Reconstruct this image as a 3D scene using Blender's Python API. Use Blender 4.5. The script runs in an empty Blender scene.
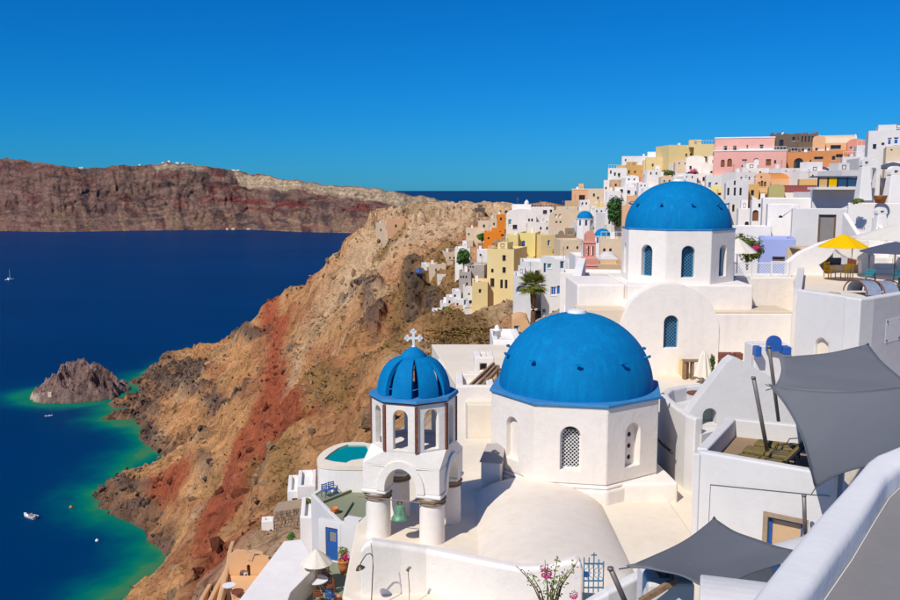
import bpy, bmesh, math, random
import numpy as np
from mathutils import Vector, Matrix
from mathutils.geometry import tessellate_polygon

# ------------------------------------------------------------------ camera, sky, sun, exposure
SC = bpy.context.scene
COL = SC.collection
F = 875.0                                   # focal length in photo pixels (900 x 600)
CAMZ = 150.0
PITCH = math.atan(110.0 / F)                # sea horizon lies 110 px above the picture centre
cam_d = bpy.data.cameras.new("camera")
cam_d.sensor_width = 36.0
cam_d.lens = F / 900.0 * 36.0
cam_d.clip_start = 0.1
cam_d.clip_end = 200000.0
cam = bpy.data.objects.new("camera", cam_d)
COL.objects.link(cam)
cam.location = (0, 0, CAMZ)
cam.rotation_euler = (math.pi / 2 - PITCH, 0, 0)
SC.camera = cam

SUN_EL = math.radians(47.0)
SUN_AZ = math.radians(36.0)                 # sun stands behind the camera, this far to its left
world = bpy.data.worlds.new("World")
SC.world = world
world.use_nodes = True
wn = world.node_tree
wn.nodes.clear()
w_out = wn.nodes.new("ShaderNodeOutputWorld")
w_bg = wn.nodes.new("ShaderNodeBackground")
w_sky = wn.nodes.new("ShaderNodeTexSky")
w_sky.sky_type = 'NISHITA'
w_sky.sun_disc = False
w_sky.sun_elevation = SUN_EL
w_sky.sun_rotation = math.pi + SUN_AZ
w_sky.altitude = 0.0
w_sky.air_density = 1.0
w_sky.dust_density = 0.12
w_sky.ozone_density = 2.0
w_mul = wn.nodes.new("ShaderNodeMix"); w_mul.data_type = 'RGBA'; w_mul.blend_type = 'MULTIPLY'
w_mul.inputs[0].default_value = 1.0
w_mul.inputs[7].default_value = (0.045, 0.50, 1.16, 1.0)    # clear dry air: deep blue down to the horizon
w_bg.inputs["Strength"].default_value = 0.09
wn.links.new(w_sky.outputs[0], w_mul.inputs[6])
w_sep = wn.nodes.new("ShaderNodeSeparateColor"); w_com = wn.nodes.new("ShaderNodeCombineColor")
w_pow = wn.nodes.new("ShaderNodeMath"); w_pow.operation = 'POWER'; w_pow.inputs[1].default_value = 2.3
w_scl = wn.nodes.new("ShaderNodeMath"); w_scl.operation = 'MULTIPLY'; w_scl.inputs[1].default_value = 5.4
wn.links.new(w_mul.outputs[2], w_sep.inputs[0]); wn.links.new(w_sep.outputs[0], w_pow.inputs[0]); wn.links.new(w_pow.outputs[0], w_scl.inputs[0])
wn.links.new(w_scl.outputs[0], w_com.inputs[0]); wn.links.new(w_sep.outputs[1], w_com.inputs[1]); wn.links.new(w_sep.outputs[2], w_com.inputs[2])
wn.links.new(w_com.outputs[0], w_bg.inputs["Color"])
wn.links.new(w_bg.outputs[0], w_out.inputs["Surface"])

sun_d = bpy.data.lights.new("sun", 'SUN')
sun_d.energy = 4.6
sun_d.angle = math.radians(0.5)
sun_d.color = (1.0, 0.945, 0.865)
sun = bpy.data.objects.new("sun", sun_d)
COL.objects.link(sun)
TO_SUN = Vector((-math.sin(SUN_AZ) * math.cos(SUN_EL), -math.cos(SUN_AZ) * math.cos(SUN_EL), math.sin(SUN_EL)))
sun.rotation_euler = TO_SUN.to_track_quat('Z', 'Y').to_euler()
sun.location = TO_SUN * 50 + Vector((0, 0, CAMZ + 100))

vs = SC.view_settings
vs.view_transform = 'Standard'
vs.look = 'None'
vs.exposure = -0.15
vs.gamma = 1.0
vs.use_curve_mapping = False
SC.render.engine = 'CYCLES'
SC.render.resolution_x = 1024
SC.render.resolution_y = 683

# ------------------------------------------------------------------ pixel <-> place
CP, SP = math.cos(PITCH), math.sin(PITCH)

def ray(px, py):
    u, v = (px - 450.0) / F, (300.0 - py) / F
    return (u, CP + v * SP, -SP + v * CP)

def W(px, py, Y):
    "point seen at a photo pixel, at ground distance Y in front of the camera"
    d = ray(px, py)
    k = Y / d[1]
    return Vector((d[0] * k, Y, CAMZ + d[2] * k))

def Wz(px, py, z):
    "point seen at a photo pixel on the level plane z"
    d = ray(px, py)
    k = (z - CAMZ) / d[2]
    return Vector((d[0] * k, d[1] * k, z))

def mpp(Y, z=145.0):
    "metres per photo pixel at distance Y"
    return (Y * CP + (CAMZ - z) * SP) / F

def project(X, Y, Z):
    dz = Z - CAMZ
    dep = Y * CP - dz * SP
    dep = np.where(dep > 1, dep, 1)
    return 450 + F * X / dep, 300 - F * (Y * SP + dz * CP) / dep

# ------------------------------------------------------------------ mesh collecting
class MB:
    def __init__(s):
        s.v = []; s.f = []; s.sm = []

    def add(s, verts, faces, smooth=False, M=None):
        o = len(s.v)
        if M is not None:
            verts = [M @ Vector(p) for p in verts]
        s.v.extend([tuple(p) for p in verts])
        for f in faces:
            s.f.append(tuple(o + i for i in f)); s.sm.append(smooth)
        return s

    def box(s, x0, x1, y0, y1, z0, z1, M=None):
        v = [(x0,y0,z0),(x1,y0,z0),(x1,y1,z0),(x0,y1,z0),(x0,y0,z1),(x1,y0,z1),(x1,y1,z1),(x0,y1,z1)]
        return s.add(v, [(3,2,1,0),(4,5,6,7),(0,1,5,4),(1,2,6,5),(2,3,7,6),(3,0,4,7)], False, M)

    def prism(s, pts, z0, z1, M=None, scale_top=1.0):
        "pts counter-clockwise seen from above"
        n = len(pts)
        a = sum(pts[i][0]*pts[(i+1)%n][1]-pts[(i+1)%n][0]*pts[i][1] for i in range(n))
        if a < 0: pts = list(reversed(pts))
        cx = sum(p[0] for p in pts)/n; cy = sum(p[1] for p in pts)/n
        v = [(p[0],p[1],z0) for p in pts] + [(cx+(p[0]-cx)*scale_top, cy+(p[1]-cy)*scale_top, z1) for p in pts]
        fs = [(i,(i+1)%n,n+(i+1)%n,n+i) for i in range(n)]
        fs += [tuple(range(n,2*n)), tuple(reversed(range(n)))]
        return s.add(v, fs, False, M)

    def panel(s, outline, holes=(), t=0.25, M=None):
        "upright slab in the local x-z plane, front at y=0 (looking to -y), back at y=t, with holes cut through"
        loops = [list(outline)] + [list(h) for h in holes]
        def area(L): return sum(L[i][0]*L[(i+1)%len(L)][1]-L[(i+1)%len(L)][0]*L[i][1] for i in range(len(L)))
        if area(loops[0]) < 0: loops[0].reverse()
        for L in loops[1:]:
            if area(L) > 0: L.reverse()
        tris = tessellate_polygon([[Vector((p[0],p[1],0)) for p in L] for L in loops])
        flat = [p for L in loops for p in L]
        n = len(flat)
        v = [(p[0],0,p[1]) for p in flat] + [(p[0],t,p[1]) for p in flat]
        fs = []
        for a,b,c in tris:
            A,B,Cc = flat[a],flat[b],flat[c]
            cr = (B[0]-A[0])*(Cc[1]-A[1])-(B[1]-A[1])*(Cc[0]-A[0])
            if abs(cr) < 1e-12: continue
            if cr < 0: b,c = c,b
            fs.append((a,b,c)); fs.append((n+a,n+c,n+b))
        o = 0
        for L in loops:
            m = len(L)
            for i in range(m):
                a,b = o+i, o+(i+1)%m
                fs.append((a,n+a,n+b,b))
            o += m
        return s.add(v, fs, False, M)

    def lathe(s, prof, n=32, c=(0,0,0), a0=0.0, a1=2*math.pi, smooth=True, M=None, sx=1.0, sy=1.0):
        full = abs(a1-a0-2*math.pi) < 1e-6
        m = n if full else n+1
        v = []
        for r,z in prof:
            for i in range(m):
                a = a0+(a1-a0)*i/n
                v.append((c[0]+sx*r*math.cos(a), c[1]+sy*r*math.sin(a), c[2]+z))
        fs = []
        for j in range(len(prof)-1):
            for i in range(n):
                i2 = (i+1) % m if full else i+1
                fs.append((j*m+i, j*m+i2, (j+1)*m+i2, (j+1)*m+i))
        if full and prof[0][0] > 1e-6: fs.append(tuple(reversed(range(m))))
        if full and prof[-1][0] > 1e-6: fs.append(tuple((len(prof)-1)*m+i for i in range(m)))
        return s.add(v, fs, smooth, M)

    def tube(s, pts, r, n=8, M=None, smooth=True):
        pts = [Vector(p) for p in pts]
        rs = r if isinstance(r,(list,tuple)) else [r]*len(pts)
        v = []; fs = []
        for k,p in enumerate(pts):
            t = (pts[min(k+1,len(pts)-1)]-pts[max(k-1,0)])
            if t.length < 1e-9: t = Vector((0,0,1))
            t.normalize()
            a = t.cross(Vector((0,0,1)))
            if a.length < 1e-3: a = t.cross(Vector((1,0,0)))
            a.normalize(); b = t.cross(a)
            for i in range(n):
                w = 2*math.pi*i/n
                v.append(p + (a*math.cos(w)+b*math.sin(w))*rs[k])
        for k in range(len(pts)-1):
            for i in range(n):
                fs.append((k*n+i,(k+1)*n+i,(k+1)*n+(i+1)%n,k*n+(i+1)%n))
        fs.append(tuple(range(n))); fs.append(tuple(reversed(range((len(pts)-1)*n,len(pts)*n))))
        return s.add(v, fs, smooth, M)

    def bar(s, a, b, w, h, M=None):
        "square bar from a to b"
        a = Vector(a); b = Vector(b); t = (b-a).normalized()
        x = t.cross(Vector((0,0,1)))
        if x.length < 1e-3: x = Vector((1,0,0))
        x.normalize(); y = x.cross(t).normalized()
        v = []
        for p in (a,b):
            for i,j in ((-1,-1),(1,-1),(1,1),(-1,1)):
                v.append(p + x*(i*w/2) + y*(j*h/2))
        return s.add(v, [(0,1,2,3),(7,6,5,4),(0,4,5,1),(1,5,6,2),(2,6,7,3),(3,7,4,0)], False, M)

    def grid(s, nu, nv, fn, smooth=True, M=None, closed_u=False):
        v = [fn(i/(nu if closed_u else nu-1), j/(nv-1)) for j in range(nv) for i in range(nu)]
        fs = []
        for j in range(nv-1):
            for i in range(nu if closed_u else nu-1):
                i2 = (i+1) % nu
                fs.append((j*nu+i, j*nu+i2, (j+1)*nu+i2, (j+1)*nu+i))
        return s.add(v, fs, smooth, M)

    def wall(s, pts, t, zb, closed=False, crown=0.0):
        "free-standing wall along plan points (x, y, ztop); t thick, down to zb; crown rounds its top"
        n = len(pts)
        P = [Vector((p[0],p[1])) for p in pts]
        L = []; R = []
        for i in range(n):
            if closed: a,b = P[i-1],P[(i+1)%n]
            else: a,b = P[max(i-1,0)],P[min(i+1,n-1)]
            d1 = (P[i]-a); d2 = (b-P[i])
            if d1.length < 1e-6: d1 = d2
            if d2.length < 1e-6: d2 = d1
            d1 = d1.normalized(); d2 = d2.normalized()
            nn = Vector((-d1.y-d2.y, d1.x+d2.x))
            if nn.length < 1e-6: nn = Vector((-d1.y,d1.x))
            nn.normalize()
            c = max(0.35, nn.dot(Vector((-d1.y,d1.x))))
            L.append(P[i]+nn*(t/2/c)); R.append(P[i]-nn*(t/2/c))
        v = []
        for i in range(n):
            z = pts[i][2]; mid = (L[i]+R[i])/2
            l2 = L[i].lerp(mid,0.35); r2 = R[i].lerp(mid,0.35)
            v += [(L[i].x,L[i].y,zb),(L[i].x,L[i].y,z-crown),(l2.x,l2.y,z),(r2.x,r2.y,z),(R[i].x,R[i].y,z-crown),(R[i].x,R[i].y,zb)]
        fs = []
        for i in range(n if closed else n-1):
            j = (i+1)%n
            for k in range(5):
                fs.append((i*6+k, i*6+k+1, j*6+k+1, j*6+k))
            fs.append((i*6+5, i*6, j*6, j*6+5))
        if not closed:
            fs.append((5,4,3,2,1,0)); o=(n-1)*6; fs.append((o,o+1,o+2,o+3,o+4,o+5))
        return s.add(v, fs, False)

    def mesh(s, name, off=None):
        me = bpy.data.meshes.new(name)
        v = s.v if off is None else [(p[0]-off[0],p[1]-off[1],p[2]-off[2]) for p in s.v]
        me.from_pydata(v, [], s.f)
        me.polygons.foreach_set("use_smooth", s.sm)
        me.update()
        return me

def fixn(me):
    bm = bmesh.new(); bm.from_mesh(me)
    bmesh.ops.remove_doubles(bm, verts=bm.verts, dist=1e-5)
    bmesh.ops.recalc_face_normals(bm, faces=bm.faces); bm.to_mesh(me); bm.free()

def tag(o, label=None, cat=None, group=None, kind=None):
    if label: o["label"] = label
    if cat: o["category"] = cat
    if group: o["group"] = group
    if kind: o["kind"] = kind
    return o

def thing(name, label, cat, loc=(0,0,0), rz=0.0, group=None):
    o = bpy.data.objects.new(name, None)
    o.empty_display_size = 0.3
    COL.objects.link(o)
    o.location = loc; o.rotation_euler = (0,0,rz)
    return tag(o, label, cat, group)

def root_of(o):
    while o.parent: o = o.parent
    return o

def part(name, mb, mat, parent, world=False, bevel=0.0, label=None, kind=None, fix=True, seg=2):
    "child mesh; world=True when mb holds world coordinates (parent things then stand unrotated)"
    off = root_of(parent).location if world else None
    me = mb.mesh(name, off)
    if fix: fixn(me)
    if any(mb.sm): me.set_sharp_from_angle(angle=math.radians(38))
    me.materials.append(mat)
    o = bpy.data.objects.new(name, me)
    COL.objects.link(o); o.parent = parent
    if bevel: add_bevel(o, bevel, seg)
    return tag(o, label, kind=kind)

def solo(name, mb, mat, label=None, cat=None, group=None, kind=None, bevel=0.0, fix=True, seg=2):
    "top-level thing that is one mesh (world coordinates); its origin goes to its base"
    a = np.array(mb.v); lo = a.min(0); hi = a.max(0)
    off = ((lo[0]+hi[0])/2, (lo[1]+hi[1])/2, lo[2])
    me = mb.mesh(name, off)
    if fix: fixn(me)
    me.materials.append(mat)
    o = bpy.data.objects.new(name, me)
    COL.objects.link(o); o.location = off
    if bevel: add_bevel(o, bevel, seg)
    return tag(o, label, cat, group, kind)

def add_bevel(o, w, seg=2):
    m = o.modifiers.new("bevel", 'BEVEL'); m.width = w; m.segments = seg
    m.limit_method = 'ANGLE'; m.angle_limit = math.radians(35); m.harden_normals = False

def copy_tree(o, parent=None):
    c = o.copy(); COL.objects.link(c); c.parent = parent
    for ch in list(o.children): copy_tree(ch, c)
    return c

def T(x, y, z, rz=0.0): return Matrix.Translation((x,y,z)) @ Matrix.Rotation(rz,4,'Z')

def arch_loop(cx, z0, w, h, n=10, rise=None):
    "arched opening: straight jambs then a half ellipse; h is the full height"
    r = w/2; rise = r if rise is None else rise
    L = [(cx-r,z0),(cx+r,z0)]
    zs = z0+h-rise
    for i in range(n+1):
        a = math.pi*i/n
        L.append((cx+r*math.cos(a), zs+rise*math.sin(a)))
    return L

def rect_loop(cx, z0, w, h): return [(cx-w/2,z0),(cx+w/2,z0),(cx+w/2,z0+h),(cx-w/2,z0+h)]

# ------------------------------------------------------------------ numpy noise
def _hash(ix, iy, seed):
    h = (ix.astype(np.int64)*374761393 + iy.astype(np.int64)*668265263 + seed*1442695041) & 0xffffffff
    h = ((h ^ (h >> 13)) * 1274126177) & 0xffffffff
    h = h ^ (h >> 16)
    return (h & 0xffff)/65535.0

def vnoise(x, y, seed=0):
    ix = np.floor(x); iy = np.floor(y); fx = x-ix; fy = y-iy
    fx = fx*fx*fx*(fx*(fx*6-15)+10); fy = fy*fy*fy*(fy*(fy*6-15)+10)
    a = _hash(ix,iy,seed); b = _hash(ix+1,iy,seed); c = _hash(ix,iy+1,seed); d = _hash(ix+1,iy+1,seed)
    return (a*(1-fx)+b*fx)*(1-fy)+(c*(1-fx)+d*fx)*fy

def fbm(x, y, oct=5, seed=0, gain=0.5):
    s = 0; a = 1; t = 0
    for k in range(oct):
        s = s + a*vnoise(x*2**k+17.3*k, y*2**k-9.1*k, seed+k); t += a; a *= gain
    return s/t

def ridged(x, y, oct=4, seed=0, gain=0.5):
    s = 0; a = 1; t = 0
    for k in range(oct):
        s = s + a*(1-abs(2*vnoise(x*2**k+5.7*k, y*2**k+3.3*k, seed+k)-1)); t += a; a *= gain
    return s/t

def sstep(a, b, x):
    t = np.clip((x-a)/(b-a),0,1); return t*t*(3-2*t)

def inpoly(px, py, poly):
    r = np.zeros(px.shape,bool); n = len(poly)
    for i in range(n):
        x0,y0 = poly[i]; x1,y1 = poly[(i+1)%n]
        if y0 == y1: continue
        c = ((y0>py)!=(y1>py)) & (px < (x1-x0)*(py-y0)/(y1-y0)+x0)
        r ^= c
    return r

# ------------------------------------------------------------------ materials
def new_mat(name):
    m = bpy.data.materials.new(name); m.use_nodes = True
    nt = m.node_tree; b = nt.nodes["Principled BSDF"]
    return m, nt, b

def N(nt, typ, **kw):
    n = nt.nodes.new(typ)
    for k,v in kw.items():
        if k in n.inputs: n.inputs[k].default_value = v
        else: setattr(n,k,v)
    return n

def ramp(nt, fac, stops):
    r = nt.nodes.new("ShaderNodeValToRGB")
    e = r.color_ramp.elements
    while len(e) < len(stops): e.new(0.5)
    for i,(p,c) in enumerate(stops):
        e[i].position = p; e[i].color = (c[0],c[1],c[2],1) if not isinstance(c,(int,float)) else (c,c,c,1)
    nt.links.new(fac, r.inputs[0])
    return r

def mixc(nt, fac, a, b, mode='MIX'):
    m = nt.nodes.new("ShaderNodeMix"); m.data_type = 'RGBA'; m.blend_type = mode
    for sock,val in ((m.inputs[0],fac),(m.inputs[6],a),(m.inputs[7],b)):
        if hasattr(val,'is_linked') or hasattr(val,'links'): nt.links.new(val,sock)
        elif isinstance(val,(int,float)): sock.default_value = val
        else: sock.default_value = (val[0],val[1],val[2],1)
    return m.outputs[2]

def scl(c,k): return tuple(min(1,max(0,x*k)) for x in c)

def plaster(name, col, rough=0.85, stain=0.35, bump=0.25, scale=1.0, dirt=(0.55,0.43,0.28)):
    "lime-washed wall: slow colour drift, weather stains, trowel marks"
    m, nt, b = new_mat(name)
    g = N(nt,"ShaderNodeNewGeometry")
    n1 = N(nt,"ShaderNodeTexNoise",Scale=0.45*scale,Detail=5.0,Roughness=0.6)
    n2 = N(nt,"ShaderNodeTexNoise",Scale=2.6*scale,Detail=8.0,Roughness=0.68)
    n3 = N(nt,"ShaderNodeTexNoise",Scale=9.0*scale,Detail=6.0,Roughness=0.65)
    mp = N(nt,"ShaderNodeMapping"); mp.inputs["Scale"].default_value = (2.2,2.2,0.35)
    nt.links.new(g.outputs["Position"],mp.inputs["Vector"])
    n4 = N(nt,"ShaderNodeTexNoise",Scale=1.1*scale,Detail=6.0,Roughness=0.6)
    nt.links.new(mp.outputs[0],n4.inputs["Vector"])
    for n in (n1,n2,n3): nt.links.new(g.outputs["Position"],n.inputs["Vector"])
    drift = ramp(nt,n1.outputs[0],[(0.3,scl(col,0.93)),(0.7,scl(col,1.03))])
    st = ramp(nt,n2.outputs[0],[(0.5,0.0),(0.78,1.0)])
    st2 = ramp(nt,n4.outputs[0],[(0.52,0.0),(0.8,1.0)])
    mu = N(nt,"ShaderNodeMath",operation='MAXIMUM')
    nt.links.new(st.outputs[0],mu.inputs[0]); nt.links.new(st2.outputs[0],mu.inputs[1])
    mk = N(nt,"ShaderNodeMath",operation='MULTIPLY'); mk.inputs[1].default_value = stain
    nt.links.new(mu.outputs[0],mk.inputs[0])
    dc = tuple(col[i]*0.55+dirt[i]*0.45*max(col) for i in range(3))
    c = mixc(nt,mk.outputs[0],drift.outputs[0],dc)
    nt.links.new(c,b.inputs["Base Color"])
    b.inputs["Roughness"].default_value = rough
    b.inputs["Specular IOR Level"].default_value = 0.2
    ad = N(nt,"ShaderNodeMath",operation='ADD')
    s1 = N(nt,"ShaderNodeMath",operation='MULTIPLY'); s1.inputs[1].default_value = 0.3
    nt.links.new(n3.outputs[0],s1.inputs[0])
    nt.links.new(n2.outputs[0],ad.inputs[0]); nt.links.new(s1.outputs[0],ad.inputs[1])
    bp = N(nt,"ShaderNodeBump",Strength=bump,Distance=0.06/scale)
    nt.links.new(ad.outputs[0],bp.inputs["Height"]); nt.links.new(bp.outputs[0],b.inputs["Normal"])
    return m

def simple(name, col, rough=0.6, metal=0.0, var=0.15, scale=6.0, bump=0.1, spec=0.4):
    m, nt, b = new_mat(name)
    tc = N(nt,"ShaderNodeNewGeometry")
    n = N(nt,"ShaderNodeTexNoise",Scale=scale,Detail=5.0,Roughness=0.6)
    nt.links.new(tc.outputs["Position"],n.inputs["Vector"])
    r = ramp(nt,n.outputs[0],[(0.3,scl(col,1-var)),(0.7,scl(col,1+var))])
    nt.links.new(r.outputs[0],b.inputs["Base Color"])
    b.inputs["Roughness"].default_value = rough; b.inputs["Metallic"].default_value = metal
    b.inputs["Specular IOR Level"].default_value = spec
    if bump:
        bp = N(nt,"ShaderNodeBump",Strength=bump,Distance=0.02); nt.links.new(n.outputs[0],bp.inputs["Height"])
        nt.links.new(bp.outputs[0],b.inputs["Normal"])
    return m

def glass_pane(name, col):
    m, nt, b = new_mat(name)
    b.inputs["Base Color"].default_value = (*col,1); b.inputs["Roughness"].default_value = 0.12
    b.inputs["Specular IOR Level"].default_value = 0.6
    return m

def leaf_mat(name, cols):
    m, nt, b = new_mat(name)
    g = N(nt,"ShaderNodeNewGeometry")
    k = len(cols)
    r = ramp(nt,g.outputs["Random Per Island"],[(i/max(1,k-1),c) for i,c in enumerate(cols)])
    nt.links.new(r.outputs[0],b.inputs["Base Color"])
    b.inputs["Roughness"].default_value = 0.6; b.inputs["Specular IOR Level"].default_value = 0.25
    return m

M = {}
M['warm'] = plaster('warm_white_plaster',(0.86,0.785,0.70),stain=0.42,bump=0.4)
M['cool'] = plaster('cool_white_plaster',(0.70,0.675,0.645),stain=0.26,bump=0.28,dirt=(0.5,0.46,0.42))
M['parapet'] = plaster('smooth_parapet_plaster',(0.80,0.775,0.745),stain=0.16,bump=0.16,dirt=(0.5,0.46,0.42))
M['white'] = plaster('white_plaster',(0.85,0.80,0.745),stain=0.34,scale=0.6)
M['cream'] = plaster('cream_floor_plaster',(0.82,0.715,0.57),stain=0.55,bump=0.3,dirt=(0.75,0.5,0.25))
M['apse'] = plaster('apse_plaster',(0.80,0.71,0.60),stain=0.6,bump=0.3,dirt=(0.75,0.5,0.25))
M['roofcream'] = plaster('cream_roof_plaster',(0.74,0.60,0.43),stain=0.4)
M['yellow'] = plaster('pale_yellow_plaster',(0.80,0.62,0.29),stain=0.3,scale=0.5)
M['lemon'] = plaster('lemon_plaster',(0.80,0.66,0.26),stain=0.2,scale=0.5)
M['ochre'] = plaster('ochre_plaster',(0.72,0.44,0.16),stain=0.3,scale=0.5)
M['peach'] = plaster('peach_plaster',(0.76,0.43,0.23),stain=0.3,scale=0.5)
M['pink'] = plaster('pink_plaster',(0.80,0.42,0.35),stain=0.2,scale=0.5)
M['salmon'] = plaster('salmon_plaster',(0.74,0.30,0.21),stain=0.25,scale=0.8)
M['orange'] = plaster('orange_plaster',(0.78,0.24,0.02),stain=0.2,scale=0.5)
M['terracotta'] = plaster('terracotta_plaster',(0.66,0.27,0.10),stain=0.3,scale=0.5)
M['apricot'] = plaster('apricot_plaster',(0.74,0.43,0.21),stain=0.35)
M['tan'] = plaster('tan_plaster',(0.62,0.42,0.24),stain=0.4,scale=0.5)
M['beige'] = plaster('beige_plaster',(0.70,0.55,0.38),stain=0.4,scale=0.5)
M['grey'] = plaster('grey_plaster',(0.42,0.37,0.33),stain=0.4,scale=0.5)
M['lavender'] = plaster('lavender_plaster',(0.36,0.42,0.72),stain=0.12,scale=0.5)
M['olive'] = plaster('olive_plaster',(0.48,0.42,0.16),stain=0.2,scale=0.5)
M['maroon'] = plaster('maroon_roof',(0.26,0.07,0.06),stain=0.2,scale=0.5)
M['rust'] = plaster('rust_roof',(0.62,0.24,0.06),stain=0.3,scale=0.5)
M['stone'] = plaster('rubble_stone',(0.30,0.22,0.15),stain=0.6,bump=0.9,scale=1.4)
M['darkstone'] = plaster('dark_ruin_stone',(0.17,0.12,0.09),stain=0.6,bump=0.9,scale=0.8)
M['greyfloor'] = plaster('grey_screed',(0.25,0.235,0.225),stain=0.3,bump=0.15)
M['greenfloor'] = plaster('green_painted_floor',(0.25,0.27,0.17),stain=0.25,bump=0.1)
M['tilefloor'] = plaster('tan_tile_floor',(0.33,0.22,0.13),stain=0.4,bump=0.2)
M['ochreband'] = plaster('ochre_band',(0.80,0.58,0.25),stain=0.3)
M['frame'] = simple('brown_frame',(0.16,0.09,0.05))
M['bluepaint'] = simple('blue_paint',(0.02,0.10,0.36),rough=0.45)
M['lightblue'] = simple('light_blue_paint',(0.06,0.22,0.36),rough=0.5)
M['teal'] = simple('teal_paint',(0.02,0.22,0.25),rough=0.5)
M['whitepaint'] = simple('white_paint',(0.80,0.78,0.75),rough=0.5,var=0.05)
M['brownpaint'] = simple('brown_paint',(0.24,0.08,0.03),rough=0.55)
M['brick'] = simple('brick_strip',(0.20,0.065,0.04),rough=0.9,var=0.5,scale=22,bump=0.8)
M['dark'] = glass_pane('dark_glass',(0.02,0.022,0.028))
M['blueglass'] = glass_pane('blue_glass',(0.03,0.08,0.17))
M['shadegrey'] = simple('grey_sail_cloth',(0.165,0.171,0.184),rough=0.9,var=0.025,scale=1.2,bump=0.0,spec=0.1)
M['canvas'] = simple('canvas',(0.72,0.66,0.56),rough=0.9,var=0.05,spec=0.1)
M['yellowcloth'] = simple('yellow_canvas',(0.85,0.48,0.0),rough=0.85,var=0.05,spec=0.1)
M['slatecloth'] = simple('slate_canvas',(0.09,0.10,0.14),rough=0.85,var=0.05,spec=0.1)
M['olivecloth'] = simple('olive_cushion',(0.20,0.15,0.055),rough=0.9,var=0.12,spec=0.1)
M['metal'] = simple('grey_steel_pole',(0.22,0.19,0.17),rough=0.5,metal=0.4)
M['blackmetal'] = simple('black_iron',(0.02,0.02,0.022),rough=0.5)
M['wood'] = simple('weathered_wood',(0.26,0.16,0.09),rough=0.8,var=0.3,scale=12)
M['redwood'] = simple('red_brown_wood',(0.20,0.06,0.03),rough=0.6)
M['clay'] = simple('clay_pot',(0.56,0.20,0.06),rough=0.8)
M['bronze'] = simple('green_bronze',(0.15,0.30,0.19),rough=0.55,metal=0.3,var=0.35,scale=9)
M['rock_wall'] = plaster('rough_stone_wall',(0.40,0.29,0.19),stain=0.7,bump=1.0,scale=1.6,dirt=(0.2,0.12,0.08))
M['leaf'] = leaf_mat('green_leaves',[(0.02,0.07,0.012),(0.05,0.13,0.02),(0.10,0.19,0.03),(0.03,0.09,0.015)])
M['ivy'] = leaf_mat('ivy_leaves',[(0.015,0.06,0.012),(0.04,0.11,0.02),(0.07,0.15,0.03)])
M['olive_leaf'] = leaf_mat('yellow_green_leaves',[(0.12,0.16,0.02),(0.22,0.25,0.04),(0.07,0.11,0.02)])
M['petal'] = leaf_mat('magenta_petals',[(0.55,0.02,0.12),(0.75,0.04,0.22),(0.62,0.10,0.30)])
M['dry'] = leaf_mat('dry_scrub',[(0.24,0.135,0.04),(0.36,0.20,0.06),(0.15,0.11,0.03),(0.28,0.17,0.05)])
M['palm_leaf'] = leaf_mat('palm_leaves',[(0.16,0.21,0.03),(0.30,0.29,0.05),(0.10,0.15,0.02),(0.38,0.29,0.08)])
M['palm_trunk'] = simple('palm_bark',(0.15,0.085,0.04),rough=0.95,var=0.5,scale=9,bump=0.8)
M['pebble'] = simple('rubble',(0.34,0.22,0.13),rough=0.95,var=0.5,scale=0.8,bump=0.5)

def blue_dome_mat():
    m, nt, b = new_mat('blue_dome_paint')
    g = N(nt,"ShaderNodeNewGeometry")
    n1 = N(nt,"ShaderNodeTexNoise",Scale=0.7,Detail=6.0,Roughness=0.6)
    mp = N(nt,"ShaderNodeMapping"); mp.inputs["Scale"].default_value = (3,3,0.5)
    nt.links.new(g.outputs["Position"],mp.inputs["Vector"]); nt.links.new(g.outputs["Position"],n1.inputs["Vector"])
    n2 = N(nt,"ShaderNodeTexNoise",Scale=1.3,Detail=7.0,Roughness=0.65); nt.links.new(mp.outputs[0],n2.inputs["Vector"])
    n3 = N(nt,"ShaderNodeTexNoise",Scale=14.0,Detail=5.0); nt.links.new(g.outputs["Position"],n3.inputs["Vector"])
    c1 = ramp(nt,n1.outputs[0],[(0.25,(0.0,0.150,0.37)),(0.75,(0.002,0.205,0.47))])
    f = ramp(nt,n2.outputs[0],[(0.48,0.0),(0.72,0.65)])
    c = mixc(nt,f.outputs[0],c1.outputs[0],(0.0,0.26,0.55))
    dk = ramp(nt,n3.outputs[0],[(0.36,0.22),(0.46,0.0)]); c = mixc(nt,dk.outputs[0],c,(0.0,0.09,0.27))
    nt.links.new(c,b.inputs["Base Color"]); b.inputs["Roughness"].default_value = 0.8
    b.inputs["Specular IOR Level"].default_value = 0.1
    ad = N(nt,"ShaderNodeMath",operation='ADD'); nt.links.new(n2.outputs[0],ad.inputs[0]); nt.links.new(n3.outputs[0],ad.inputs[1])
    bp = N(nt,"ShaderNodeBump",Strength=0.22,Distance=0.04); nt.links.new(ad.outputs[0],bp.inputs["Height"])
    nt.links.new(bp.outputs[0],b.inputs["Normal"])
    return m
M['dome'] = blue_dome_mat()
M['eave'] = simple('faded_blue_eave',(0.04,0.22,0.46),rough=0.7,var=0.12,scale=3)

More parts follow.
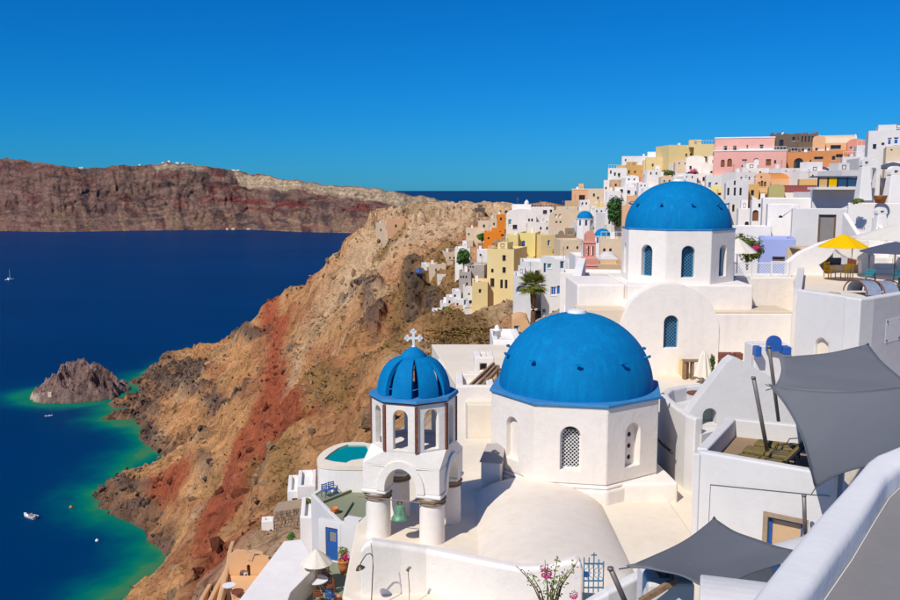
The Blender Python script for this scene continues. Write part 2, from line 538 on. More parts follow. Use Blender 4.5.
def attr_rock(name, bump=1.0, fine=0.35, dist=1.5):
    "rock coloured by the strata stored on its vertices, broken up by fine noise"
    m, nt, b = new_mat(name)
    at = N(nt,"ShaderNodeAttribute"); at.attribute_name = "col"
    g = N(nt,"ShaderNodeNewGeometry")
    n1 = N(nt,"ShaderNodeTexNoise",Scale=fine,Detail=9.0,Roughness=0.72)
    n2 = N(nt,"ShaderNodeTexNoise",Scale=fine*5,Detail=8.0,Roughness=0.7)
    vo = N(nt,"ShaderNodeTexVoronoi",Scale=fine*2.2); vo.feature = 'F1'
    for n in (n1,n2,vo): nt.links.new(g.outputs["Position"],n.inputs["Vector"])
    r1 = ramp(nt,n1.outputs[0],[(0.28,(0.55,0.52,0.50)),(0.5,(1,1,1)),(0.75,(1.0,1.0,1.0))])
    c = mixc(nt,1.0,at.outputs["Color"],r1.outputs[0],'MULTIPLY')
    r2 = ramp(nt,n2.outputs[0],[(0.34,(0.40,0.37,0.35)),(0.47,(0.86,0.85,0.84)),(0.62,(1,1,1))])
    c = mixc(nt,0.9,c,r2.outputs[0],'MULTIPLY')
    wv = N(nt,"ShaderNodeTexNoise",Scale=fine*3,Detail=3.0); nt.links.new(g.outputs["Position"],wv.inputs["Vector"])
    va = N(nt,"ShaderNodeVectorMath",operation='SCALE'); nt.links.new(wv.outputs["Color"],va.inputs[0]); va.inputs["Scale"].default_value = 0.35/fine
    vb = N(nt,"ShaderNodeVectorMath",operation='ADD'); nt.links.new(va.outputs[0],vb.inputs[0]); nt.links.new(g.outputs["Position"],vb.inputs[1])
    vo.feature = 'DISTANCE_TO_EDGE'; nt.links.new(vb.outputs[0],vo.inputs["Vector"])
    cr = ramp(nt,vo.outputs["Distance"],[(0.0,(0.42,0.38,0.36)),(0.10,(1,1,1))])
    ck = ramp(nt,n1.outputs[0],[(0.42,0.75),(0.58,0.0)])
    c = mixc(nt,ck.outputs[0],c,mixc(nt,1.0,c,cr.outputs[0],'MULTIPLY'))
    nt.links.new(c,b.inputs["Base Color"])
    b.inputs["Roughness"].default_value = 0.95; b.inputs["Specular IOR Level"].default_value = 0.1
    ad = N(nt,"ShaderNodeMath",operation='ADD'); nt.links.new(n1.outputs[0],ad.inputs[0])
    ml = N(nt,"ShaderNodeMath",operation='MULTIPLY'); ml.inputs[1].default_value = 0.35
    nt.links.new(n2.outputs[0],ml.inputs[0]); nt.links.new(ml.outputs[0],ad.inputs[1])
    bp = N(nt,"ShaderNodeBump",Strength=bump,Distance=dist); nt.links.new(ad.outputs[0],bp.inputs["Height"])
    nt.links.new(bp.outputs[0],b.inputs["Normal"])
    return m
M['cliff'] = attr_rock('cliff_rock',bump=0.8,fine=0.22,dist=2.0)
M['farrock'] = attr_rock('far_island_rock',bump=0.7,fine=0.02,dist=18.0)

def sea_mat():
    m, nt, b = new_mat('sea_water')
    at = N(nt,"ShaderNodeAttribute"); at.attribute_name = "shallow"
    g = N(nt,"ShaderNodeNewGeometry")
    n1 = N(nt,"ShaderNodeTexNoise",Scale=0.06,Detail=8.0,Roughness=0.7)
    n2 = N(nt,"ShaderNodeTexNoise",Scale=0.55,Detail=6.0,Roughness=0.65)
    mp = N(nt,"ShaderNodeMapping"); mp.inputs["Scale"].default_value = (0.0012,0.004,1)
    n3 = N(nt,"ShaderNodeTexNoise",Scale=1.0,Detail=5.0,Roughness=0.55)
    nt.links.new(g.outputs["Position"],mp.inputs["Vector"]); nt.links.new(mp.outputs[0],n3.inputs["Vector"])
    for n in (n1,n2): nt.links.new(g.outputs["Position"],n.inputs["Vector"])
    # shallow water over sand and rock: depth plus patchy sea bed
    ad = N(nt,"ShaderNodeMath",operation='MULTIPLY_ADD'); ad.inputs[1].default_value = 1.3; ad.inputs[2].default_value = -0.62
    nt.links.new(n1.outputs[0],ad.inputs[0])
    sm = N(nt,"ShaderNodeMath",operation='ADD'); nt.links.new(at.outputs["Fac"],sm.inputs[0])
    sc = N(nt,"ShaderNodeMath",operation='MULTIPLY'); nt.links.new(ad.outputs[0],sc.inputs[0]); nt.links.new(at.outputs["Fac"],sc.inputs[1])
    nt.links.new(sc.outputs[0],sm.inputs[1])
    r = ramp(nt,sm.outputs[0],[(0.0,(0.0,0.032,0.120)),(0.16,(0.0,0.040,0.124)),(0.36,(0.0,0.085,0.13)),(0.60,(0.0,0.16,0.125)),(0.85,(0.01,0.20,0.10)),(1.0,(0.05,0.20,0.09))])
    r3 = ramp(nt,n3.outputs[0],[(0.35,(0.85,0.85,0.85)),(0.65,(1.0,1.0,1.0))])
    c = mixc(nt,1.0,r.outputs[0],r3.outputs[0],'MULTIPLY')
    nt.links.new(c,b.inputs["Base Color"])
    b.inputs["Roughness"].default_value = 1.0; b.inputs["Specular IOR Level"].default_value = 0.0
    bp = N(nt,"ShaderNodeBump",Strength=0.6,Distance=0.5); nt.links.new(n2.outputs[0],bp.inputs["Height"])
    # wave slopes keep the mirror share of a ruffled sea low, even at grazing angles
    gl = N(nt,"ShaderNodeBsdfGlossy",Roughness=0.22); nt.links.new(bp.outputs[0],gl.inputs["Normal"])
    fr = N(nt,"ShaderNodeFresnel",IOR=1.33); fm = N(nt,"ShaderNodeMath",operation='MULTIPLY'); fm.inputs[1].default_value = 0.16
    nt.links.new(fr.outputs[0],fm.inputs[0])
    mx = N(nt,"ShaderNodeMixShader"); nt.links.new(fm.outputs[0],mx.inputs[0]); nt.links.new(b.outputs[0],mx.inputs[1]); nt.links.new(gl.outputs[0],mx.inputs[2])
    nt.links.new(mx.outputs[0],nt.nodes["Material Output"].inputs["Surface"])
    return m
M['sea'] = sea_mat()
M['pool'] = simple('pool_water',(0.0,0.26,0.24),rough=0.08,var=0.1,scale=0.6,bump=0.05,spec=0.5)
# ------------------------------------------------------------------ table of the village houses (photo pixels at a distance)
# name, label, px left, px right, py top, py bottom, distance, depth, wall, roof kind, options
HOUSES = []
def H(name, label, l, r, t, b, Y, d, col, roof='flat', wins=(), rz=0.0, cat='house', **kw):
    HOUSES.append(dict(name=name,label=label,l=l,r=r,t=t,b=b,Y=Y,d=d,col=col,roof=roof,wins=wins,rz=math.radians(rz),cat=cat,**kw))

# --- the slope left of the palm
H('tall_house','tall pale yellow house with narrow dark windows above rocky footing',487,513,249,318,140,8,'yellow',rz=-20,
  wins=[(504,258,3.4,6,'rd'),(504,270,3.4,6,'rd'),(492.5,283,4,9,'rd'),(501.5,284,2.6,9,'rd'),(506,284,2.6,9,'rd'),(492.5,271,2.6,4,'rd')],base=6)
H('house_wing','low pale yellow wing left of the tall yellow house',472,487.5,282,320,139,6,'yellow',wins=[(480,291,2.5,4,'rd')],base=6)
H('yellow_house','lemon yellow house with blue arched window beside the rubble stone house',518,535,233,262,152,8,'lemon',wins=[(523.5,244,4.4,7,'ab')],rz=-12)
H('yellow_house','blank lemon yellow block rising behind the tall yellow house',506.5,518,235,256,149,5,'lemon',wins=[])
H('yellow_house','ochre shaded yellow house with one slim blue window',541,555,235,262,150,7,'yellow',wins=[(549,243,2.6,6,'rb')],rz=14)
H('stone_house','rubble stone house with round gable stone and three narrow openings',555,580.5,236,260,158,6,'stone',wins=[(566,246,3,8,'rd'),(570.5,246,2.2,6,'rd'),(561,246,2.2,5,'rd')],crest=(565,7,5.5))
H('terrace_wall_house','pale low terrace block in front of rubble stone house',556,580,250,262,154,3,'beige')
H('vaulted_house','white round shouldered house with green window behind orange house',506,536,209,238,186,7,'warm','vault',wins=[(510,222,3.4,5.5,'rt'),(515,227,4.5,4.5,'rd'),(529,220,1.8,3,'rd'),(532,220,1.8,3,'rd')],rise=0.42)
H('rooftop_room','small white rooftop room with pointed turret on the skyline',512,531,204.5,212,192,5,'white',turret=(529,199.5))
H('white_house','flat white house on the saddle right of the turret',530,553,207.5,236,198,8,'white',wins=[(545,212,4,4,'rd'),(551,211,2.4,3,'rd')])
H('vaulted_chapel','cream chapel with round front and grouped small arched windows',549,577,209.5,240,176,8,'beige','vault',wins=[(556,216,2.6,4,'ao'),(560,216,2.6,4,'ao'),(556.5,222,1.8,1.8,'rd'),(560.5,222,1.8,1.8,'rd')],rise=0.6)
H('orange_house','vivid orange stepped house on the cliff edge',484,501,232,247,202,8,'orange',step=(493,501,228.5))
H('orange_house','small orange tower house above the stepped orange one',497,505,214.5,224,214,5,'orange',wins=[(501,219,2,3,'rd')])
H('cave_house','cream cave house front in the pale rock below the castle',478,490,221,233,232,4,'roofcream',wins=[(484,226,2,3,'rd')])
H('cave_house','cream cave house tucked right of the castle rock',490,499,218,230,226,4,'beige',wins=[(494,224,1.6,2.6,'rd')])
H('cave_house','low cream cave house with flat front over the dry slope',466,478,228,243,236,4,'beige')
H('small_house','small bright white house below the orange house',477,488,250,259,176,4,'white',wins=[(480.5,255,1.8,2.5,'rd')])
H('narrow_house','narrow peach house squeezed above the tall yellow house',488,495.5,247,262,147,4,'peach',wins=[(493,252,1.8,3,'rd'),(493,257,1.8,3,'rd')])
H('grey_house','weathered grey house with three small windows below the green bush',464,484,265,290,150,6,'grey',rz=-15,wins=[(468,266.9,1.5,2,'rd'),(470.5,266.9,1.5,2,'rd'),(473,267,1.5,2,'rd')])
H('grey_house','lower weathered grey house with a row of tiny windows',459,471,272,300,147,5,'grey',wins=[(461,277,1.5,2.6,'rd'),(463.5,277,1.5,2.6,'rd'),(466.3,277,1.5,2.6,'rd'),(467,284,2,3,'rd')])
H('small_house','white house with blue door at the foot of the grey houses',463,474,287,309,143,5,'cool',wins=[(465,302.5,2.4,5.5,'rb'),(470.5,302,2.8,3.6,'rd'),(469,294,1.8,2,'rd')])
H('white_terrace','white retaining block under the house with blue door',463,477,309,318,140,4,'cool')
for i,(l,r,t,b,Y,lab) in enumerate([(452,461,291,300,146,'topmost white step house below the grey houses'),(446,456,297,306,146,'second white step house down the dry slope'),
        (440,450,303,313,147,'white step house above the lowest one on the dry slope'),(432,443,311,321,148,'lowest white step house beside the green bush'),(455,463,300,308,144,'white step house left of the blue door house')]):
    H('step_house',lab,l,r,t,b,Y,4,'cool',wins=[((l+r)/2-1.5,(t+b)/2+0.5,2,3,'rd')],group='white step houses down the slope')
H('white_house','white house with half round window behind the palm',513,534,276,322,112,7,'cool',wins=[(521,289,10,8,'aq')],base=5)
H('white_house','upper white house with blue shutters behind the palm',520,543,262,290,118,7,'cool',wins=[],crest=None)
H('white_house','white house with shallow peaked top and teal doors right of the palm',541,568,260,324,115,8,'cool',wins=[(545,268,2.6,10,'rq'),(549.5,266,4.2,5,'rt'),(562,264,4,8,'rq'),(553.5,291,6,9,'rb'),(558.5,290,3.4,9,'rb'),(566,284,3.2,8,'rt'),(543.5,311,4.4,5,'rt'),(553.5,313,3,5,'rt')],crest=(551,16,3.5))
H('side_house','narrow white house with teal window left of the pink belfry',567,584,263,300,108,6,'white',wins=[])
H('cottage','stone coloured vaulted cottage with green door below the palm',511.5,528,318,342,92,5,'apricot','vault',wins=[(516.5,331,5,11,'rt')],rise=0.5)

# --- saddle and rise behind the upper church
H('peach_house','peach house with dark loggia on the sea skyline',572,588,189.5,205,236,8,'peach',wins=[(582,198,6,6,'rd')],rooftrim=1)
H('beige_house','beige flat house next to the peach skyline house',588,604,188.5,206,232,8,'beige',wins=[(594,195,2,3,'rd'),(598,198,2,3,'rn')])
H('tan_house','tan terraced house stepping down towards the sea',565,585,201,222,212,7,'tan',wins=[(571,208,2.2,3.5,'rd'),(579,209,2.2,3,'rd')])
H('yellow_house','pale yellow house above the small blue domes',584,604,203,222,208,7,'yellow',wins=[(590,209,2.2,3.2,'rd'),(597,209,2.2,3.2,'rd')])
H('cream_house','cream house at the left end of the dome terrace',556,577,207,236,200,8,'beige',wins=[(562,214,2,3,'rd'),(568,216,2,3,'rd')])
H('tower_house','slim white tower house on the sea skyline',603.5,611,180,206,222,6,'white',wins=[(606,188,1.6,2.4,'rd')])
H('white_house','white house with two tall dark openings on the skyline',608,626,168,196,226,8,'white',wins=[(611,172,1.6,3.4,'rd'),(615,174,1.8,3.4,'rd'),(619,175,2.4,4,'rd')])
H('tan_house','long tan house under the white skyline terrace',610,636,179.5,196,214,8,'tan',wins=[(616,185,2,2.6,'rd')])
H('tan_house','smooth tan block below the white crest',626,645,165,182,226,8,'ochre',rz=8)
H('cream_house','cream block below the white crest with tall wall',643,662,160,184,222,9,'yellow',wins=[(650,166,1.8,2.6,'rd')])
H('white_house','long white house along the crest of the village',622,650,156,176,240,8,'white',wins=[(626,160,1.4,2.4,'rd')])
H('white_house','rounded white house top on the village crest',648,672,151,172,236,8,'white','vaultx',rise=0.3)
H('veranda_house','white veranda house with grey railing above the ivy tree',615,656,187,214,172,8,'white',wins=[(622,191,3,3.6,'rd'),(629,192,3,3.6,'rd'),(637,193,4,4,'rd'),(645,194,3,4,'rd')])
H('white_house','white block in shade left of the ivy tree',606,620,191,232,168,7,'white')
H('peach_house','low peach house front half hidden by the great dome',622,648,206,240,130,7,'peach',wins=[(632,213,3,4,'rd')])
H('terracotta_house','terracotta room with dark opening above the great dome',640,651,177,188,196,6,'salmon',wins=[(645.5,182,5,5,'rd')])
H('white_house','white sloping stair house above the great dome',648,664,172,192,190,7,'white',wins=[])
H('peach_house','peach room with brown door left of the flower terrace',657,676,176,194,186,6,'peach',wins=[(662,181,3,3.4,'rd')])
H('white_house','cream terrace house with orange door under the red flowers',672,708,173,196,180,7,'white',wins=[(685.5,180.5,3,8.5,'rn'),(693,180,2.6,4,'rd'),(696.5,180,2.2,4,'rd'),(703,179,2.4,4,'rd')])
H('yellow_house','long yellow house on the skyline left of the pink building',668,697,145,170,204,9,'yellow',wins=[(686.5,155,2,2.8,'rd'),(691,154.5,1.8,2.4,'rd'),(678,165,2,2.6,'rd')],rz=6)
H('yellow_house','yellow house with square roof room by the pink building',694,719,144,172,200,9,'yellow',wins=[(705.5,159,3,5,'rd'),(709,158.5,1.8,5,'rd'),(713.5,155.5,2,5,'rd')],topbox=(695,707,139.5))
H('yellow_house','low yellow house stepping down at the left of the long yellow one',646,672,157,180,208,7,'yellow',wins=[(653,165,1.8,2.6,'rd')])
H('vaulted_house','pale pink barrel vaulted house below the yellow skyline houses',686,704,155.5,178,186,8,'warm','vault',rise=0.35)
H('pale_house','pale pink terrace house under the pink building',703,734,163,186,182,8,'warm',wins=[(712,172,2,2,'rd')])
H('pink_building','large pink two storey building with arched lower windows',716,782,151,176,170,9,'pink',wins=[(725,163,3.6,7.4,'an'),(731.3,162.4,4.4,8,'an'),(745,160,4.6,1.6,'rd'),(755.5,161.5,5,7,'aw'),(766.7,162.5,4.6,6.4,'rn'),(772.7,162,1.8,3.4,'rd'),(743,166,1.8,2,'rd')],rooftrim=1,cat='building')
H('pink_house','pink upper storey with four square windows on the skyline',717,771.5,138,152,174,9,'pink',wins=[(727,148,3.2,4.8,'rd'),(735.6,148,3.2,4.8,'rd'),(747,147.5,1.4,5,'rd'),(760,147.2,3.4,4.8,'rd')],rooftrim=1,cat='building')
H('ruined_mansion','dark stone roofless mansion with pointed arches on the skyline',771,800,134.5,160,182,8,'darkstone',wins=[(774.5,143,5,6,'ad'),(782,143,4.4,7,'ad'),(783,153,5,9,'rd'),(774,150,4,4,'rd'),(793,139,3,4,'rd'),(798,139,3,4,'rd'),(795,149.5,9,3,'rd')],cat='ruin',ragged=1)
H('ruined_mansion','grey ruined upper wall with slit openings on the skyline',799,816,134,154,180,7,'darkstone',wins=[(804,149.5,2.6,3,'rd'),(808.5,149.5,2.6,3,'rd'),(803,139,1.4,6,'rd'),(806,139,1.4,6,'rd'),(809,139,1.4,6,'rd'),(812,139,1.4,6,'rd')],cat='ruin',ragged=1)
H('arcade_house','terracotta stone house with great round arch under the ruin',788,815,152,174,174,8,'terracotta',wins=[(799,164,8.6,12,'ad'),(811,163.5,5,8.5,'ad')])
H('terracotta_house','terracotta house with grated windows beside the cream vault',813,844,150.5,172,172,8,'terracotta',wins=[(820,158,8,3,'rd'),(833,158,3,4,'rd'),(838,156,6,3.6,'rd')])
H('terracotta_house','terracotta round topped upper house on the skyline',813,824,135.5,154,178,7,'peach','vault',rise=0.5,wins=[(817,149,2.6,3,'rd')])
H('vaulted_house','cream vaulted roof on peach house at the skyline end',822,853,134,154,180,8,'peach','vaultx',rise=0.45,roofcol='beige',wins=[(836,147,9,4,'rd'),(848,145.5,2,2,'rd')])
H('peach_house','smooth peach gable sloping down at the skyline end',848,863,138.5,156,176,7,'salmon','vault',rise=0.5)
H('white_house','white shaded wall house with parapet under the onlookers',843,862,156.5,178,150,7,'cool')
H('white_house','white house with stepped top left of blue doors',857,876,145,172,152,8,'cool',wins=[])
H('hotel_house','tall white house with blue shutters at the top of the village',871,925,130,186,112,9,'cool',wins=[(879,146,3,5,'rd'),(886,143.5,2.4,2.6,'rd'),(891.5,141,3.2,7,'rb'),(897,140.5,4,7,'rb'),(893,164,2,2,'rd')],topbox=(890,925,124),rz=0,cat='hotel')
H('peach_house','peach corner of a house below the blue shutters',889,925,146,166,106,6,'beige',wins=[(894.5,149.5,1.5,1.5,'rd')])

# --- band between the pink building and the great white house
H('white_house','white row house with two tiny round windows and blue door',706,726,175,196,168,7,'cool',wins=[(710.3,185,3,5.6,'rb'),(716.5,183.6,3,2.6,'aq'),(723,184,2.4,1.8,'rd')])
H('yellow_house','small yellow house with one dark window beside the vaulted white house',711,725,185.5,206,158,6,'lemon',wins=[(719.5,194,3,2.6,'rd')])
H('vaulted_house','white vaulted house with two rows of three windows beside the dome',724.5,745,179,250,132,8,'cool','vault',rise=0.4,wins=[(729,191.5,2,7.5,'rd'),(735,191.5,2,8,'rd'),(740.3,191.5,2,7.5,'rd'),(735,182.8,1.7,4.4,'rd'),(728.6,208,2.2,7,'rd'),(733.6,208,2.2,7,'rd'),(728,202,1.4,2,'rd')])
H('white_house','white house with three windows right behind the great blue dome',712,726,200,252,126,7,'cool',wins=[(723,208,2.2,7,'rd'),(718,208,2.2,7,'rd')])
H('ochre_house','plain ochre house between white and peach vaulted houses',738,757,184,215,136,7,'ochre')
H('vaulted_house','peach vaulted house with yellow balcony and triple arched windows',755,768.5,172.5,206,140,5,'peach','vault',rise=0.45,wins=[(759.3,184.5,2.2,6,'an'),(762,184,2.2,7,'an'),(764.8,184.5,2.2,6,'an'),(761.5,177,1.4,2,'rd'),(760,198,6,7,'rd')],balcony=(753,766,187,194))
H('long_house','long peach house with rust coloured barrel roof',767.5,802,172.5,200,143,7,'peach','vaultx',rise=0.22,roofcol='rust')
H('green_house','olive green gable front of the maroon roofed house',769,783,184,206,118,4,'olive','vault',rise=0.5)
H('long_house','house under long maroon barrel roof with white rim',781,816,185,210,120,6,'white','vaultx',rise=0.3,roofcol='maroon')
H('white_house','small cream house with arched brown door above the bougainvillea',751.5,769,200,236,101,5,'white',wins=[(756,215.5,5.6,11,'an'),(759.7,205.5,2.2,4,'rd')],crest=(759,15,4))
H('white_house','low cream house filling the lane above the bougainvillea',738,757,209,246,108,6,'white')
H('tan_house','tan row behind the maroon barrel roof',800,822,179,200,128,6,'ochre')
H('great_white_house','great white house with small arched vent beside lavender wall',767,794.5,204,262,68,3,'white',wins=[(781,216.7,3.6,2.4,'ad')],base=5)
H('great_white_house','broad flat white house top across the slope',765,826,198,232,76,6,'white',base=4)
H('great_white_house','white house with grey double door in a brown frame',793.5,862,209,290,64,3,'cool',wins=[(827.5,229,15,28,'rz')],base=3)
H('lavender_house','lavender blue wall block beside the bougainvillea',761,792.5,238.5,268,62,4,'lavender',wins=[(778.5,259,11,4.2,'rd')])
H('white_house','white upper terrace building under the glass veranda',815,862,187,215,72,6,'cool')
H('white_house','white block with planters at the right of the chimney arch',852,925,203,262,58,1.2,'white')
H('white_house','bright white wall block beside the terracotta planter',872,925,178,222,62,2,'cool',wins=[(895.5,184,5,7,'rn')])
H('small_house','small cream house with two dark windows right of the pink belfry',600,622,239,262,102,6,'beige',wins=[(604.5,250,2.4,3,'rd'),(610.5,250,2.4,3,'rd')])
H('small_house','low white vault behind the drum of the upper church',600,618,255,272,80,5,'white','vault',rise=0.7)
H('brown_roof_house','low house with brown flat roof behind the white church wall',596,622,264,280,70,5,'tan')

# ------------------------------------------------------------------ terrain: height surface through known places
coast_px = [(105,640),(124,600),(153,575),(169,555),(157,528),(135,519),(110,503),(108,494),(130,465),(153,445),(146,433),(110,418),(116,404),(134,384)]
CP_ = []
coast = [Wz(a,b,0.0) for a,b in coast_px]
coast_xy = [(-112,0),(-113,120),(-112,220)] + [(p.x,p.y) for p in coast] + [(-232,790),(-205,860),(-140,930),(-40,990),(100,1020),(260,1030)]
for i,(x,y) in enumerate(coast_xy):
    CP_.append((x,y,0.0))
    a = coast_xy[max(i-1,0)]; b = coast_xy[min(i+1,len(coast_xy)-1)]
    d = Vector((b[0]-a[0],b[1]-a[1])).normalized(); n = Vector((-d.y,d.x))      # seaward
    CP_.append((x+n.x*22,y+n.y*22,-7.0)); CP_.append((x+n.x*70,y+n.y*70,-26.0)); CP_.append((x+n.x*220,y+n.y*220,-60.0))
slope_px = [(240,596,60),(275,524,72),(300,505,78),(340,475,84),(360,440,95),(400,405,108),(430,370,116),(460,335,132),(455,312,142),(430,324,150),(440,275,235),(420,283,265),
  (400,252,330),(395,231,415),(425,218,430),(450,213.5,425),(475,213,400),(500,214,370),(372,226,440),(360,238,452),(345,258,505),(270,306,600),(300,350,400),(330,330,350),(200,450,400),(180,560,330),(200,560,250),
  (230,560,112),(240,480,220),(300,430,170),(380,330,230),(400,290,300),(290,533,61),(265,536,62),(300,524,63),(276,545,59),(254,547,61.5),(284,537,60),(475,319,137),(505,320,134),(480,338,126),(505,339,124),(200,372,690),(234,341,740),(160,372,690),(175,358,715),(185,395,610),(140,412,590),(470,245,250),(470,262,200),(300,300,500),(165,470,470),(230,420,450),(255,350,560)]
for a,b,Y in slope_px:
    p = W(a,b,Y); CP_.append((p.x,p.y,p.z))
CP_ += [(-8,30,119),(-5,24,130),(2,20,136),(10,18,138.5),(0,8,139),(-12,8,126),(-50,0,82),(-60,80,74),(6,40,136),(15,45,139),(25,45,141),(-3,45,128),(-6,60,124.5),(10,60,132),(40,30,143),(60,60,150),(90,120,160),
        (120,200,154),(160,0,150),(160,400,125),(60,500,112),(60,700,85),(-60,700,85),(150,800,80),(-150,780,38),(0,900,45),(200,150,155),(80,300,132),(230,600,120)]
for h in HOUSES:
    p0 = W(h['l'],h['b'],h['Y']); p1 = W(h['r'],h['b'],h['Y'])
    CP_.append(((p0.x+p1.x)/2, h['Y']+1.0, p0.z+0.1))
CPA = np.array(CP_,float)
def _solve(P, lam=6.0):
    n = len(P); d = np.hypot(P[:,None,0]-P[None,:,0], P[:,None,1]-P[None,:,1])
    A = np.zeros((n+3,n+3)); A[:n,:n] = -d + np.eye(n)*lam*0.15
    A[:n,n] = 1; A[:n,n+1] = P[:,0]/100; A[:n,n+2] = P[:,1]/100; A[n:,:n] = A[:n,n:].T
    b = np.zeros(n+3); b[:n] = P[:,2]
    return np.linalg.solve(A,b)
_WT = _solve(CPA)
def terrain_base(X, Y):
    out = _WT[-3] + _WT[-2]*X/100 + _WT[-1]*Y/100
    for k in range(len(CPA)):
        out = out - _WT[k]*np.hypot(X-CPA[k,0], Y-CPA[k,1])
    return out

def smooth2(z, n=1):
    for _ in range(n):
        z = (z + np.roll(z,1,0)+np.roll(z,-1,0)+np.roll(z,1,1)+np.roll(z,-1,1))/5
    return z

DARK = [(363,303,9,9),(364,330,14,15),(392,343,10,12),(415,308,24,10),(250,340,20,7),(395,357,9,7),(165,374,24,14),(190,372,22,12),(178,390,26,9),(232,405,26,9),(150,412,16,6),(205,396,15,10),(130,500,24,8),(205,455,11,9),(205,482,9,8),(290,352,10,6),(300,470,12,6),(150,438,14,6),(140,520,20,6),(375,290,10,5),(345,300,8,5)]
RED_POLYS = [[(266,306),(283,300),(284,345),(296,400),(288,430),(330,440),(316,470),(282,478),(262,500),(255,540),(232,560),(214,600),(196,610),(205,540),(222,495),(238,452),(262,420),(268,380),(262,340)],
             [(146,497),(184,478),(190,490),(168,512),(150,516)]]
VEG_POLYS = [[(440,325),(470,318),(512,325),(520,350),(480,365),(440,362),(425,345)],[(385,300),(430,270),(465,262),(455,300),(420,320),(395,330),(378,318)],[(300,405),(360,395),(365,430),(330,440),(290,425)],[(250,490),(300,478),(316,500),(290,520),(262,522)],
             [(360,380),(420,372),(430,400),(370,400)],[(390,235),(405,232),(392,262),(375,275),(370,262)]]

def build_terrain():
    xs = np.concatenate([np.arange(-330,-60,1.5),np.arange(-60,40,0.8),np.arange(40,262,3.0)])
    ys = [4.0]
    while ys[-1] < 1060: ys.append(ys[-1] + max(0.8, ys[-1]*0.0032))
    ys = np.array(ys)
    X,Y = np.meshgrid(xs,ys)
    Z = smooth2(terrain_base(X,Y),2)
    # wild rock away from the built terraces
    px,py = project(X,Y,Z)
    wild = np.maximum(sstep(2.0,-9.0, X+7) * sstep(40,75,Y), sstep(528,508,px)*sstep(72,84,Y))
    wild = np.maximum(wild, sstep(215,250,Y))
    wild = np.maximum(wild, sstep(-14,-24,X))
    hd = np.full(X.shape,1e9)
    for k in range(len(CPA)-len(HOUSES),len(CPA)): hd = np.minimum(hd,np.hypot(X-CPA[k,0],Y-CPA[k,1]-2))
    wn1 = fbm(X/30,Y/30,4,3)-0.5; wn2 = fbm(X/30,Y/30,4,9)-0.5
    qx = px+wn1*40*np.clip(300/Y,0.5,1.1); qy = py+wn2*30*np.clip(300/Y,0.5,1.1)
    red = np.zeros(X.shape); veg = np.zeros(X.shape); dark = np.zeros(X.shape)
    for p in RED_POLYS: red = np.maximum(red, inpoly(qx,qy,p)*1.0)
    for p in VEG_POLYS: veg = np.maximum(veg, inpoly(qx,qy,p)*1.0)
    for cx,cy,rx,ry in DARK:
        d = ((qx-cx)/rx)**2+((qy-cy)/ry)**2
        dark = np.maximum(dark, sstep(1.1,0.55,d))
    red = smooth2(red,3); veg = smooth2(veg,3); dark = smooth2(dark,2)
    dn = ridged(X/14,Y/14,4,21)
    dark = dark*sstep(0.38,0.62,dn*0.6+fbm(X/9,Y/9,4,44)*0.55)
    # relief: gullies running down to the sea, benches, crags
    gul = ridged(Y/34+fbm(X/40,Y/40,3,5)*1.3, X/120, 4, 2)
    rel = (gul-0.55)*15 + (fbm(X/55,Y/55,5,11)-0.5)*17 + (ridged(X/17,Y/17,4,31)-0.5)*6.0 + (fbm(X/5,Y/5,4,51)-0.5)*3.2 + (ridged(X/3.4,Y/3.4,3,71)-0.5)*2.0+(fbm(X/1.7,Y/1.7,2,75)-0.5)*0.9
    near_sea = sstep(0,14,Z)
    ampl = wild*(0.25+0.75*near_sea)*(0.15+0.85*sstep(4,16,hd))*np.clip(Y/170,0.55,1.0)
    Z = Z-1.6*sstep(12,4,hd)
    dz = rel*ampl + wild*dark*(2.0+8.0*(ridged(X/10,Y/10,4,81)-0.42))*np.clip(Y/260,0.3,1.0)
    castle = sstep(90,20,np.hypot(X-0,Y-410))
    dz += castle*((ridged(X/11,Y/11,4,61)-0.5)*7)
    Z = Z + np.where(Z>-2, dz, dz*0.3)
    inside = inpoly(X,Y,coast_xy+[(262,0)])
    cd = np.full(X.shape,1e9); CC = np.array(coast_xy,float)
    for i in range(len(CC)-1):
        a=CC[i]; b=CC[i+1]; d=b-a; tt=np.clip(((X-a[0])*d[0]+(Y-a[1])*d[1])/(d**2).sum(),0,1)
        cd = np.minimum(cd,np.hypot(X-a[0]-tt*d[0],Y-a[1]-tt*d[1]))
    Z = np.where(inside,Z,np.minimum(Z,2.5-cd*0.35))
    lim = 148.5-0.0215*Y
    Z = np.where((Y>232)&(X>12),np.minimum(Z,lim+sstep(40,12,X)*6),Z)
    bench = Z/13.0 + fbm(X/60,Y/60,3,91)*2
    fr = bench-np.floor(bench)
    Z = Z + wild*near_sea*(sstep(0.35,0.65,fr)-fr)*4.5
    Z = Z + wild*sstep(5,14,hd)*sstep(260,120,Y)*((ridged(X/2.6,Y/2.6,3,73)-0.5)*1.5+(fbm(X/1.3,Y/1.3,2,76)-0.5)*0.8)
    b2 = Z/3.4+fbm(X/22,Y/22,4,93)*2.5; f2 = b2-np.floor(b2)
    Z = Z + wild*sstep(4,16,hd)*(sstep(0.3,0.7,f2)-f2)*1.9*sstep(0.42,0.6,fbm(X/35,Y/35,3,97))
    shore = sstep(22,3,Z)*sstep(-1,1.5,Z)*wild
    Z = Z + shore*(ridged(X/6.5,Y/6.5,4,99)-0.5)*8*sstep(300,420,Y)
    Z = Z + shore*(ridged(X/5,Y/5,3,98)-0.5)*3
    # colours of the ground itself
    A = lambda *c: np.array(c)
    t = fbm(X/26,Y/26,5,101)[...,None]; t2 = fbm(X/7,Y/7,4,111)[...,None]
    col = A(0.44,0.205,0.08)*(1-t)*1.0 + A(0.52,0.285,0.125)*t
    col = col*(0.80+0.40*t2)
